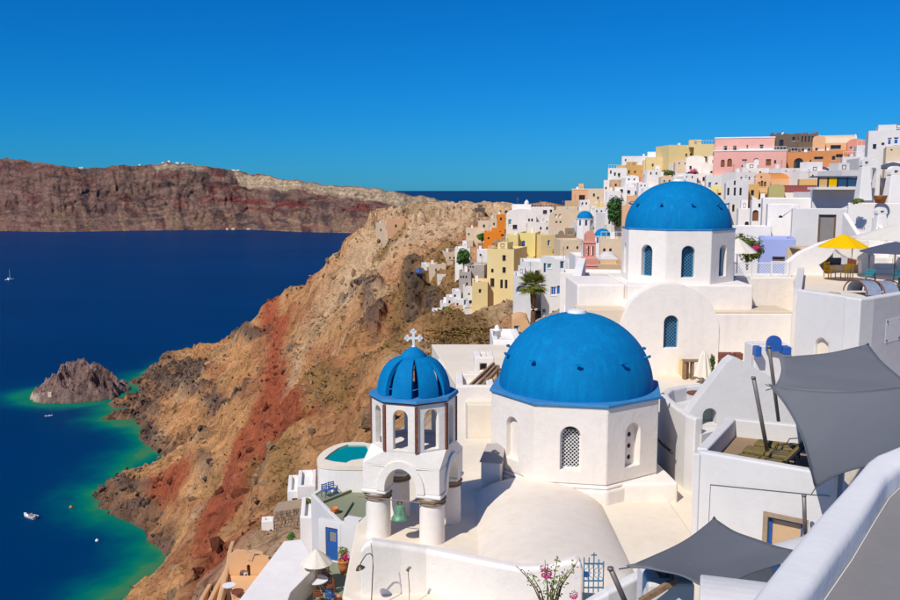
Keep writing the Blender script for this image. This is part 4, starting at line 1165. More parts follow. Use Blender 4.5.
def lattice(root, Mx, u, v0, w, h, mat, depth, dark='dark', cell=0.085, rod=0.018):
    "screen of crossing slats set in an arched opening"
    f = MB(); fr = 0.045
    f.panel(arch_loop(u,v0+0.004,w-0.008,h-0.008,12),[arch_loop(u,v0+fr,w-2*fr,h-2*fr,12)],0.06,Mx @ Matrix.Translation((0,depth,0)))
    win = part('window',f,mat,root)
    s = MB(); hw = w/2-fr; x0,x1,z0,z1 = u-hw,u+hw,v0+fr,v0+h-fr-hw*0.45
    L = x1-x0; k = -(z1-z0)
    for sgn,dd in ((1,0.02),(-1,0.035)):
        c = -(z1-z0)
        while c < L:
            # line x = x0 + c + t, z = z0 + t (mirrored for sgn -1)
            t0 = max(0,-c); t1 = min(z1-z0, L-c)
            if t1-t0 > 0.02:
                a = (x0+c+t0, z0+t0); b = (x0+c+t1, z0+t1)
                if sgn < 0: a = (x0+x1-a[0],a[1]); b = (x0+x1-b[0],b[1])
                s.bar((a[0],depth+dd,a[1]),(b[0],depth+dd,b[1]),rod,rod,Mx)
            c += cell*1.414
    part('lattice_screen',s,mat,win)
    part('pane',MB().panel(arch_loop(u,v0+0.01,w-0.02,h-0.02,12),(),0.03,Mx @ Matrix.Translation((0,depth+0.10,0))),M[dark],win)

# --- main church
CH_Y = 29.0
ch_e = W(575.5,387.5,CH_Y)                                   # centre of the eave plane
R1 = 86.5*mpp(CH_Y,143.5)
church = thing('domed_church','white church with large blue dome on octagonal drum behind the belfry','church',(ch_e.x,ch_e.y,140.3))
ez = ch_e.z-140.3
A1 = math.radians(11.5)
oc = drum_and_dome(church,(0,0,ez),R1,A1,2.45,76.0*mpp(CH_Y,143.5),0.965,0.10,{'all':(0,0.42,0.62,1.40)},M['warm'],eave_over=0.07,spikes=10)
for (i,Mx,u,v0,ww,hh) in oc:
    if i == 7: lattice(church,Mx,u,v0,ww,hh,M['whitepaint'],0.24)
    elif i == 0:
        hl = [[(0.085*math.cos(2*math.pi*q/12)+0.06,v0+0.24+0.37*j+0.085*math.sin(2*math.pi*q/12)) for q in range(12)] for j in range(3)]
        wn_ = part('window',MB().panel(arch_loop(u,v0+0.003,ww-0.006,hh-0.006,12),hl,0.06,Mx @ Matrix.Translation((0,0.22,0))),M['warm'],church)
        part('pane',MB().panel(arch_loop(u,v0+0.01,ww-0.02,hh-0.02,12),(),0.02,Mx @ Matrix.Translation((0,0.30,0))),M['dark'],wn_)
    else:
        part('window',MB().panel(arch_loop(u,v0+0.003,ww-0.006,hh-0.006,12),(),0.05,Mx @ Matrix.Translation((0,0.18,0))),M['warm'],church)
# square base with battered shoulders, apse vault in front
zb1 = ez-2.45
bs = 2.62
rotb = A1-math.pi/8
Rb = Matrix.Rotation(rotb,4,'Z')
base = MB()
def frust(mb,h0,h1,b0,b1,Mx):
    v = [(-b0,-b0,h0),(b0,-b0,h0),(b0,b0,h0),(-b0,b0,h0),(-b1,-b1,h1),(b1,-b1,h1),(b1,b1,h1),(-b1,b1,h1)]
    return mb.add(v,[(3,2,1,0),(4,5,6,7),(0,1,5,4),(1,2,6,5),(2,3,7,6),(3,0,4,7)],False,Mx)
base.prism([(x*1.03,y*1.03) for x,y in octa(R1,A1)],-1.5,zb1-0.14,scale_top=1.0)
base.prism([(x*1.03,y*1.03) for x,y in octa(R1,A1)],zb1-0.139,zb1+0.01,scale_top=0.96)
base.box(0.9,2.75,-2.62,1.5,-1.5,zb1-0.06,Matrix.Rotation(A1-0.12,4,'Z'))
part('base_block',base,M['warm'],church,bevel=0.12,seg=3)
# apse: low half dome pushed out towards the front wall
apc = Vector((-1.50,-2.0,0.0))
ap = MB()
def apf(a,b):
    th = math.pi*a; ph = b
    r = 2.2; L = 7.4
    if ph < 0.35:
        y = -(ph/0.35)*6.3; k = 1.0
    else:
        q = (ph-0.35)/0.65*math.pi/2; y = -6.3-(L-6.3)*math.sin(q); k = math.cos(q)
    return (apc.x+r*k*math.cos(th), apc.y+y, -0.6+(0.6+zb1+0.02)*k*math.sin(th)**0.9)
ap.grid(33,28,apf)
part('apse_vault',ap,M['apse'],church)
part('roof_buttress',MB().prism([(-3.25,-1.6),(-2.62,-1.75),(-2.45,-1.0),(-3.05,-0.85)],-0.1,0.98),M['warm'],church,bevel=0.05)
part('buttress_cap',MB().add([(-3.3,-1.64,0.985),(-2.58,-1.8,0.985),(-2.4,-0.95,1.42),(-3.02,-0.82,1.36),(-2.45,-1.0,0.985),(-3.05,-0.85,0.985)],[(0,1,2,3),(0,3,5),(1,4,2),(2,4,5,3),(0,5,4,1)]),M['grey'],church)  # grey colour stands in for the shade lying on this sloped top

# roof terrace the church stands on
tp = [Wz(352,600,140.3),Wz(430,640,140.3),Wz(640,640,140.3),Wz(720,560,140.3),Wz(760,470,140.3),Wz(700,430,140.3),Wz(470,440,140.3),Wz(440,470,140.3),Wz(372,520,140.3)]
tp = [(-2.6,20.0),(-2.75,24.6),(-1.6,28.6),(0.6,33.5),(6.9,33.5),(6.9,19.2),(-1,18.4),(-2.0,19.4)]
solo('church_terrace',MB().prism(tp,134.0,140.3),M['cream'],kind='structure',bevel=0.06)

# --- upper church
U_Y = 43.0
u_e = W(677.5,228.5,U_Y)
R2 = 55.5*mpp(U_Y,147)
uz0 = 141.7
upper = thing('domed_church','upper white church with blue dome, lattice windows and arched gable front','church',(u_e.x,u_e.y,uz0))
uez = u_e.z-uz0
A2 = math.radians(20.0)
oc = drum_and_dome(upper,(0,0,uez),R2,A2,2.5,51.6*mpp(U_Y,147),0.885,0.07,{'all':(0,0.33,0.60,1.48)},M['warm'],eave_over=0.03,spikes=10,spike_z=0.5)
for (i,Mx,u,v0,ww,hh) in oc:
    if i in (6,7,0): lattice(upper,Mx,u,v0,ww,hh,M['lightblue'],0.26,dark='blueglass',cell=0.11,rod=0.022)
    else: part('window',MB().panel(arch_loop(u,v0+0.003,ww-0.006,hh-0.006,12),(),0.05,Mx @ Matrix.Translation((0,0.26,0))),M['lightblue'],upper)
def ul(px,py,Y):
    p = W(px,py,Y); return p.x-u_e.x, p.z-uz0
dz_d = uez-2.5
part('base_block',MB().box(-2.95,2.85,-2.85,2.9,-1.0,dz_d+0.02),M['warm'],upper,bevel=0.06)
xl,_ = ul(575,300,41.5); 
part('left_wing',MB().box(xl,-2.955,-2.2,2.0,-3.0,dz_d-0.02),M['warm'],upper,bevel=0.08)
xl2,zl2 = ul(577,308,39.8)
part('left_roof',MB().box(xl2,-1.6,-3.6,-2.21,-3.0,zl2),M['roofcream'],upper,bevel=0.05)
# vaulted front arm with the lattice window
gY = 39.3; gx,gt = ul(671,283.5,gY); gr = 50*mpp(gY,145); gs = gt-gr*0.98
yo = gY-U_Y
wx,wz = ul(670.5,348,gY)
out = [(gx-gr,-2.0),(gx+gr,-2.0)]+[(gx+gr*math.cos(math.pi*i/28),gs+gr*0.98*math.sin(math.pi*i/28)) for i in range(29)]
gm = Matrix.Translation((0,yo,0))
part('gable_front',MB().panel(out,[arch_loop(wx,wz,0.66,1.50,12)],0.4,gm),M['warm'],upper,bevel=0.03)
lattice(upper,gm,wx,wz,0.66,1.50,M['lightblue'],0.22,dark='blueglass',cell=0.11,rod=0.022)
def gv(a,b):
    th = math.pi*a; return (gx+(gr-0.02)*math.cos(th),yo+0.03+b*2.3,gs-0.02+gr*0.98*math.sin(th))
part('barrel_roof',MB().grid(33,2,gv),M['warm'],upper)
x2,z2 = ul(722,314,gY); x3,_ = ul(793,314,gY)
part('right_wing',MB().box(gx+gr*0.55,x3,yo+0.06,yo+2.3,-2.0,z2),M['warm'],upper,bevel=0.05)
part('wing_coping',MB().box(gx+gr*0.93,x3+0.03,yo+0.10,yo+2.25,z2+0.003,z2+0.10),M['roofcream'],upper,bevel=0.03)
xb0,zb0 = ul(641,376,gY); xb1,zb1_ = ul(681,360,gY)
part('wall_foot',MB().box(xb0-0.9,xb1,yo-0.10,yo-0.004,-1.0,zb0+0.10),M['ochreband'],upper)
part('wall_foot',MB().box(xb1-0.12,xb1+0.01,yo-0.9,yo-0.11,-1.0,zb1_+0.1),M['ochreband'],upper)

# --- two small blue domed chapels
def small_chapel(px, py, rpx, Y, hpx, label):
    c = W(px,py,Y); r = rpx*mpp(Y,147); h = hpx*mpp(Y,147)
    t = thing('small_chapel',label,'chapel',(c.x,c.y,c.z-h))
    holes = {}
    dr = MB(); V = octa(r*1.1,math.radians(22.5))
    for i in range(8):
        a=V[i]; b=V[(i+1)%8]; side=math.hypot(b[0]-a[0],b[1]-a[1]); ang=math.atan2(b[1]-a[1],b[0]-a[0])
        Mx = Matrix.Translation(((a[0]+b[0])/2,(a[1]+b[1])/2,0)) @ Matrix.Rotation(ang,4,'Z')
        dr.panel(rect_loop(0,-3.0,side-0.001,h+3.0),[arch_loop(0,h*0.25,side*0.34,h*0.6,6)],0.15,Mx)
    d = part('drum',dr,M['white'],t)
    for i in range(8):
        a=V[i]; b=V[(i+1)%8]; ang=math.atan2(b[1]-a[1],b[0]-a[0]); side=math.hypot(b[0]-a[0],b[1]-a[1])
        Mx = Matrix.Translation(((a[0]+b[0])/2,(a[1]+b[1])/2,0)) @ Matrix.Rotation(ang,4,'Z')
        part('window',MB().panel(arch_loop(0,h*0.25,side*0.33,h*0.6,6),(),0.03,Mx @ Matrix.Translation((0,0.09,0))),M['blueglass'],t)
    prof=[(r*math.cos(a),0.95*r*math.sin(a)) for a in np.linspace(0,math.pi/2,16)]; prof[-1]=(0,0.95*r)
    part('dome',MB().lathe(prof,40,(0,0,h)),M['dome'],t)
    part('eave',MB().lathe([(r*1.14,h-0.06),(r*1.14,h+0.03)],24,smooth=False),M['white'],t)
small_chapel(585,218.5,8.0,150,9,'small chapel with blue dome and blue slit windows left of the other')
small_chapel(602.5,236,8.0,122,9,'small low chapel with blue dome beside the pink belfry')

# --- pink belfry
def pink_belfry():
    Y = 64.0; b = W(590,272,Y); k = mpp(Y,146)
    t = thing('pink_belfry','salmon pink stepped belfry with round top on the church wall','belfry',(b.x,b.y,b.z))
    part('plinth',MB().box(-8*k,8*k,0,1.1,-1.0,13*k),M['salmon'],t,bevel=0.03)
    part('cornice',MB().box(-8.6*k,8.6*k,-0.05,1.15,6.0*k,7.2*k),M['pink'],t)
    part('cornice',MB().box(-7.0*k,7.0*k,0.0,1.05,13*k+0.003,14.5*k),M['pink'],t)
    hole = arch_loop(-2.2*k,16*k,2.6*k,10*k,8); hole2 = arch_loop(2.4*k,16*k,2.6*k,10*k,8)
    part('arcade',MB().panel([(-5.6*k,14.5*k),(5.6*k,14.5*k),(5.6*k,29*k),(-5.6*k,29*k)],[hole,hole2],0.75,Matrix.Translation((0,0.14,0))),M['salmon'],t)
    part('cornice',MB().box(-6.2*k,6.2*k,0.08,0.96,29*k+0.003,30.4*k),M['pink'],t)
    part('round_top',MB().panel(arch_loop(0,30.4*k,9.4*k,10.5*k,12),(),0.7,Matrix.Translation((0,0.16,0))),M['salmon'],t,bevel=0.06)
pink_belfry()

# ------------------------------------------------------------------ the belfry in front
def belfry():
    bt = Vector((-1.03,24.35,139.97)); rz = math.radians(-17.0)
    t = thing('bell_tower','white belfry on four round columns with ribbed blue crown and cross','bell tower',bt,rz)
    hs = 0.80; cr = 0.355
    zc = 1.42                                              # top of the column shaft
    for sx in (-1,1):
        for sy in (-1,1):
            col = part('column',MB().lathe([(cr*1.05,-0.3),(cr*1.03,0.0),(cr,0.5),(cr*0.97,zc)],32,(sx*hs,sy*hs,0)),M['warm'],t)
            part('column_neck',MB().lathe([(cr*0.985,zc+0.001),(cr*0.985,zc+0.221)],32,(sx*hs,sy*hs,0)),M['warm'],col)
            ringp = [(cr*0.98,zc+0.02),(cr*1.08,zc+0.025),(cr*1.11,zc+0.05),(cr*1.08,zc+0.075),(cr*1.0,zc+0.085),(cr*1.0,zc+0.13),(cr*1.10,zc+0.14),(cr*1.15,zc+0.165),(cr*1.10,zc+0.19),(cr*0.98,zc+0.20)]
            part('capital_ring',MB().lathe(ringp,32,(sx*hs,sy*hs,0)),M['stone'],col)
            part('abacus',MB().box(sx*hs-0.37,sx*hs+0.37,sy*hs-0.37,sy*hs+0.37,zc+0.222,zc+0.34),M['warm'],col,bevel=0.05)
    z0 = zc+0.34; so = 1.13; zl = 2.84                     # arch block up to the lantern
    blk = MB(); band = MB()
    ra = 0.46
    zbk = zl-0.34
    for q in range(4):
        Mx = Matrix.Rotation(q*math.pi/2,4,'Z') @ Matrix.Translation((0,-so,0))
        n = 18
        arc = [(-ra*math.cos(math.pi*i/n),z0+0.05+0.62*math.sin(math.pi*i/n)) for i in range(n+1)]
        out = [(-so,z0)]+[(-ra,z0)]+arc+[(ra,z0),(so,z0),(so,zbk),(0.0,zbk+0.25),(-so,zbk)]
        out = [(-so+0.001,z0),(-ra,z0)]+arc+[(ra,z0),(so-0.001,z0),(so-0.001,zbk),(-so+0.001,zbk)]
        blk.panel(out,(),0.66,Mx)
        ro = ra+0.24
        ob = [(-ro,z0)]+[(-ro*math.cos(math.pi*i/n),z0+0.05+(0.62+0.22)*math.sin(math.pi*i/n)) for i in range(n+1)]+[(ro,z0)]
        ib = [(ra+0.001,z0)]+[((ra+0.001)*math.cos(math.pi*i/n),z0+0.05+0.621*math.sin(math.pi*i/n)) for i in range(n+1)]+[(-ra-0.001,z0)]
        band.panel(ob+ib,(),0.07,Mx @ Matrix.Translation((0,-0.055,0)))
    part('arch_block',blk,M['warm'],t,bevel=0.03)
    part('archivolt',band,M['warm'],t,bevel=0.02)
    # broaches from the square to the octagon
    Ro = 1.205; V = octa(Ro,math.pi/8)
    sq = [(-so,-so),(so,-so),(so,so),(-so,so)]
    tr = MB(); ov = [(x,y,zl+0.05) for x,y in V]; sv = [(x,y,zbk-0.002) for x,y in sq]
    vv = ov+sv
    # V[0] is at +pi/8 right of the front: order runs counter-clockwise
    fs = []
    def near(i): return min(range(4),key=lambda j:(V[i][0]-sq[j][0])**2+(V[i][1]-sq[j][1])**2)
    for i in range(8):
        j=(i+1)%8; a=near(i); b=near(j)
        if a==b: fs.append((i,8+a,j))
        else: fs.append((i,8+a,8+b,j))
    fs.append(tuple(range(8)))
    tr.add(vv,fs); part('broach',tr,M['warm'],t)
    # lantern
    hl = 1.34; zl2 = zl+0.05
    lan = MB()
    for i in range(8):
        a=V[i]; b=V[(i+1)%8]; side=math.hypot(b[0]-a[0],b[1]-a[1]); ang=math.atan2(b[1]-a[1],b[0]-a[0])
        Mx = Matrix.Translation(((a[0]+b[0])/2,(a[1]+b[1])/2,zl2)) @ Matrix.Rotation(ang,4,'Z')
        lan.panel(rect_loop(0,0,side-0.001,hl),[arch_loop(0,0.06,0.42,1.12,12)],0.17,Mx)
        st = MB(); st.panel(rect_loop(0,0,0.085,hl-0.04),(),0.06,Matrix.Translation((V[i][0]*1.012,V[i][1]*1.012,zl2)) @ Matrix.Rotation(math.atan2(V[i][0],-V[i][1]),4,'Z') @ Matrix.Translation((0,-0.02,0)))
        part('corner_strip',st,M['brick'],t)
    part('lantern',lan,M['warm'],t,bevel=0.02)
    ze = zl2+hl
    part('eave_molding',MB().prism([(x*1.03,y*1.03) for x,y in V],ze+0.003,ze+0.05),M['brick'],t)
    part('eave',MB().prism([(x*1.065,y*1.065) for x,y in V],ze+0.053,ze+0.14,scale_top=0.985),M['eave'],t)
    z = ze+0.14
    # eight broad ribs with open gaps between them
    for i in range(8):
        a = i*math.pi/4
        def prof(q,inner):
            th = q*math.pi/2
            r = 1.03*math.cos(th)**0.72 if not inner else 0.90*math.cos(th)**0.72
            zz = 1.02*math.sin(th) if not inner else 0.91*math.sin(th)
            return max(r,0.10), zz
        n = 16; v = []; fs = []
        for k in range(n+1):
            q = k/n*0.97
            ro_,zo = prof(q,False); ri,zi = prof(q,True)
            wd = 0.285*(0.36+0.64*math.cos(q*math.pi/2))
            bul = 0.03*math.cos(q*math.pi/2)
            v += [(-wd,-ri,zi),(-wd,-ro_+bul,zo),(-wd*0.55,-ro_-bul*0.2,zo+0.01),(wd*0.55,-ro_-bul*0.2,zo+0.01),(wd,-ro_+bul,zo),(wd,-ri,zi)]
        for k in range(n):
            for m in range(6):
                m2=(m+1)%6
                fs.append((k*6+m,k*6+m2,(k+1)*6+m2,(k+1)*6+m))
        fs.append((5,4,3,2,1,0)); o=n*6; fs.append((o,o+1,o+2,o+3,o+4,o+5))
        part('rib',MB().add(v,fs,True,Matrix.Translation((0,0,z)) @ Matrix.Rotation(a,4,'Z')),M['dome'],t,bevel=0.0)
    part('cap',MB().lathe([(0.30,0.80),(0.37,0.92),(0.36,1.02),(0.26,1.14),(0.14,1.22),(0.07,1.27),(0,1.28)],28,(0,0,z)),M['dome'],t)
    # cross with clover ends, turned to the camera side
    cz = z+1.25; cx = MB(); Mc = Matrix.Translation((0,0,cz)) @ Matrix.Rotation(-rz,4,'Z')
    cx.box(-0.035,0.035,-0.035,0.035,0,0.44,Mc); cx.box(-0.16,0.16,-0.033,0.033,0.235,0.30,Mc)
    for (dx,dz2) in ((-0.17,0.268),(0.17,0.268),(0,0.45)):
        ux,uz = (1 if dx>0 else -1 if dx<0 else 0),(1 if dx==0 else 0)
        for (ox,oz) in ((ux*0.045,uz*0.045),(uz*0.05,ux*0.05),(-uz*0.05,-ux*0.05)):
            cx.lathe([(0.043,-0.032),(0.043,0.032)],12,M=Mc @ Matrix.Translation((dx+ox,0,dz2+oz)) @ Matrix.Rotation(math.pi/2,4,'X'))
    cx.lathe([(0.09,-0.03),(0.06,0.02),(0.04,0.05)],12,M=Mc)
    part('cross',cx,M['whitepaint'],t)
    # iron tie rod between the front columns
    part('tie_rod',MB().tube([(-hs-0.45,-hs-0.36,zc+0.10),(hs+0.2,-hs-0.36,zc+0.12)],0.018,6),M['stone'],t)
    # bell
    Mt = Matrix.Translation(bt) @ Matrix.Rotation(rz,4,'Z')
    bp = Mt @ Vector((-0.02,-hs-0.36,zc+0.11))
    bell = thing('bell','green bronze bell hanging in the front arch of the belfry','bell',(bp.x,bp.y,bp.z-0.52))
    part('bell_body',MB().lathe([(0.0,0.40),(0.07,0.40),(0.13,0.36),(0.145,0.28),(0.16,0.16),(0.20,0.07),(0.235,0.02),(0.235,0.0),(0.20,0.0),(0.17,0.05),(0.12,0.2),(0.0,0.33)],32),M['bronze'],bell)
    part('clapper',MB().tube([(0,0,0.32),(0,0,0.02),(0,0,-0.04)],[0.012,0.016,0.035],8),M['blackmetal'],bell)
    yk = MB().tube([(-0.05,0,0.39),(-0.06,0,0.46),(-0.03,0,0.51),(0.03,0,0.51),(0.06,0,0.46),(0.05,0,0.39)],0.018,6)
    part('hanger',yk,M['blackmetal'],bell)
belfry()
# ------------------------------------------------------------------ walls, courts and terraces round the churches
def xy(p): return (p.x,p.y)

def flat_slab(mb, outline, holes, z0, z1):
    Mx = Matrix(((1,0,0,0),(0,0,1,0),(0,-1,0,z1),(0,0,0,1)))
    return mb.panel(outline,holes,z1-z0,Mx)

def block(name, label, cat, l, r, t, b, Y, d, mat, bevel=0.06, skew=0.0, group=None, wins=(), down=1.5):
    return build_house(dict(name=name,label=label,l=l,r=r,t=t,b=b,Y=Y,d=d,col=mat,roof='flat',wins=wins,rz=skew,cat=cat,group=group,base=down))

# front parapet below the belfry, with a soft wavy top
fw = [W(361,548,20.15),W(366,541.5,20.15),W(372,539,20.15),W(400,543,20.3),W(428,547,20.35),W(470,556,19.8),W(500,562,19.4),W(520,565.5,19.2),W(548,564,18.9),W(566,559,18.75),W(575,557.5,18.7),W(580,559,18.68),W(582,566,18.68)]
solo('parapet_wall',MB().wall([tuple(p) for p in fw],0.34,134.0,crown=0.07),M['warm'],'wavy topped white parapet wall in front of belfry and apse','wall',bevel=0.05)

# blue iron gate
def gate():
    Y = 18.6; a = W(583.5,593,Y); b = W(603,593,Y); k = mpp(Y,141)
    t = thing('iron_gate','blue iron gate with small crosses beside the parapet wall','gate',(a.x,Y,a.z)); w = b.x-a.x
    tops = [552+4,556,551,558,560]
    for i in range(5):
        x = w*i/4; top = (593-tops[i])*k
        part('upright',MB().tube([(x,0,0),(x,0,top)],0.014,6),M['lightblue'],t)
    for z in (5*k,12*k,30*k): part('crossbar',MB().box(-0.01,w+0.01,-0.012,0.012,z,z+0.03),M['lightblue'],t)
    part('cross_arm',MB().box(w/2-0.06,w/2+0.06,-0.012,0.012,39*k,39*k+0.025),M['lightblue'],t)
    part('lock_plate',MB().box(0.0,0.09,-0.03,0.03,17*k,22*k),M['bluepaint'],t)
    sc = MB()
    for i in range(4):
        for z0_,sg in ((12*k,1),(21*k,-1)):
            pts = [(w*(i+0.5)/4+sg*0.045*math.sin(q*math.pi*2/8),0,z0_+9*k*q/8) for q in range(9)]
            sc.tube(pts,0.007,5)
    part('scrollwork',sc,M['lightblue'],t)
gate()

# court between the churches
solo('courtyard',MB().prism([(0.7,33.52),(7.0,33.52),(9.0,29.5),(17.5,30.0),(19.0,47.0),(-1.0,47.0)],133.0,141.66),M['cream'],kind='structure',bevel=0.05)
solo('side_lane',MB().prism([(6.92,19.0),(12.0,19.0),(13.5,29.4),(8.9,29.4),(6.92,33.4)],133.0,140.2),M['cream'],kind='structure')

# white blocks seen between belfry and big dome
block('wall_block','white roof block with cream top between belfry and big dome','wall',456,494,386,470,34.2,2.6,'warm')
block('wall_block','low white roof behind the crown of the belfry','house',438,477,368,408,41,5,'white',down=4)
block('wall_block','white gateway block with small dark opening beside brown rails','gateway',474.5,494,357.5,392,38.2,1.6,'warm',wins=[(483.5,367,7,7,'rd')])
block('white_chapel_house','white house with ochre foot band behind the big dome','house',493,522,340,374,47,4,'white',down=4)
p = W(498.5,340,46.9)
solo('chimney',MB().lathe([(0.22,0),(0.22,0.35),(0.28,0.37),(0.28,0.45),(0.12,0.5),(0.12,0.62),(0,0.72)],12,tuple(p+Vector((0,1.5,-0.1)))),M['white'],'stubby white chimney on the house with ochre foot band','chimney')
a = W(493,363,46.9); b = W(520,352,46.9)
solo('ochre_band',MB().box(a.x,b.x,46.86,46.985,a.z,b.z),M['ochreband'],'ochre painted band along foot of white house','wall')
def brown_stair():
    a = W(470,388,35.4); t = thing('stair_rail','brown wooden stair with slanting rails beside the white gateway','stair',(a.x,35.4,a.z))
    for (p0,p1,Ya,Yb) in (((470,386),(494,363.5),35.3,36.6),((475.5,387.5),(496,366),35.2,36.4),((481,388),(499,368),35.0,36.2)):
        q0 = W(*p0,Ya); q1 = W(*p1,Yb); part('rail',MB().bar(q0,q1,0.10,0.14),M['wood'],t,world=True)
    for i in range(6):
        f = i/6; q = W(473+22*f,388.5-19*f,35.6+0.8*f); part('step',MB().box(q.x,q.x+0.62,q.y,q.y+0.3,q.z-0.16,q.z),M['tan'],t,world=True)
    for f in (0.3,0.95):
        q = W(481+18*f,388-20*f,35.0+1.2*f); part('post',MB().box(q.x-0.06,q.x+0.06,q.y-0.06,q.y+0.06,q.z-0.4,q.z+0.16),M['wood'],t,world=True)
brown_stair()
# slanting white stair wall that climbs to the pink belfry
sw = [W(568,318,49),W(570,300,51),W(575,284,54),W(579,268,57),W(582,258,60)]
solo('stair_wall',MB().wall([tuple(q) for q in sw],0.55,136.0),M['white'],'slanting white stair wall climbing towards the pink belfry','wall',bevel=0.05)
block('wall_block','white wall top that carries the pink belfry','wall',560,626,273,312,59,3,'warm')

# wall right of the upper church and the lattice fence on it
block('beige_wall','plain cream court wall right of the upper church','wall',732,797,277.5,326,45.2,2.4,'warm')
def lattice_fence():
    Y = 45.6; a = W(733,277,Y); b = W(790,277,Y); k = mpp(Y,146); w = b.x-a.x; h = 15*k
    t = thing('lattice_fence','white lattice fence in front of the lavender wall','fence',(a.x,Y,a.z-0.02))
    for i in range(4):
        x = w*i/3; part('post',MB().box(x-0.04,x+0.04,-0.04,0.04,0,h+0.05),M['whitepaint'],t)
    for j in range(3):
        x0 = w*j/3+0.045; x1 = w*(j+1)/3-0.045
        s = MB(); s.box(x0,x1,-0.025,0.025,0.03,0.08); s.box(x0,x1,-0.025,0.025,h-0.05,h)
        L = x1-x0; H2 = h-0.10
        for sg,yy in ((1,-0.01),(-1,0.01)):
            c = -H2
            while c < L:
                t0 = max(0,-c); t1 = min(H2,L-c)
                if t1-t0>0.03:
                    xa,xb = c+t0,c+t1
                    if sg<0: xa,xb = L-xa,L-xb
                    s.bar((x0+xa,yy,0.06+t0),(x0+xb,yy,0.06+t1),0.035,0.012)
                c += 0.15
        part('lattice_panel',s,M['whitepaint'],t)
lattice_fence()

# --- stepped gable wall, little sunken court, lounger terrace (right of the church)
def gable_wall():
    Y = 28.2; P = lambda px,py: (W(px,py,Y).x, W(px,py,Y).z)
    out = [P(688,413),P(700,397),P(716,376),P(727,362),P(733,357.5),P(741,360),P(762,371.5),P(790,388),P(806,398),P(806,500),P(688,500)]
    nc = P(709.5,425); 
    t = thing('stair_parapet','cool white stepped gable wall with pale green niche','wall',(out[0][0],Y,140.2))
    hole = arch_loop(nc[0],nc[1],14*mpp(Y,143),17*mpp(Y,143),12)
    mb = MB().panel(out,[hole],0.55,Matrix.Translation((0,Y,0)))
    part('wall',mb,M['cool'],t,world=True,bevel=0.07,seg=3)
    part('niche_back',MB().panel(rect_loop(nc[0],nc[1]-0.05,16*mpp(Y,143),19*mpp(Y,143)),(),0.05,Matrix.Translation((0,Y+0.56,0))),M['niche'],t,world=True)
M['niche'] = plaster('pale_green_plaster',(0.42,0.56,0.48),stain=0.1)
gable_wall()
zt = W(665,393,31.0).z
cw = [Wz(704,384,zt),Wz(684,385.5,zt),Wz(670,388.5,zt),Wz(664.5,393,zt),Wz(666,397,zt),Wz(676,405,zt),Wz(690,414.5,zt),Wz(699,418,zt)]
solo('court_wall',MB().wall([tuple(q) for q in cw],0.30,136.0,crown=0.05),M['cool'],'low white curved wall round the little sunken court','wall',bevel=0.04)
solo('court_floor',MB().prism([(q.x+0.1,q.y) for q in cw]+[(10.2,29.0),(10.2,33.3)],136.0,zt-0.55),M['cool'],kind='structure')
# small brown table in the sunken court
def small_table():
    q = W(697,396,30.3); t = thing('small_table','small round red brown table in the sunken court','table',(q.x,q.y,zt-0.55))
    part('top',MB().lathe([(0.0,0.68),(0.34,0.68),(0.36,0.70),(0.36,0.73),(0.0,0.74)],24),M['redwood'],t)
    for i in range(3):
        a = i*2.094; part('leg',MB().tube([(0.05*math.cos(a),0.05*math.sin(a),0.68),(0.28*math.cos(a),0.28*math.sin(a),0.0)],0.018,6),M['redwood'],t)
small_table()

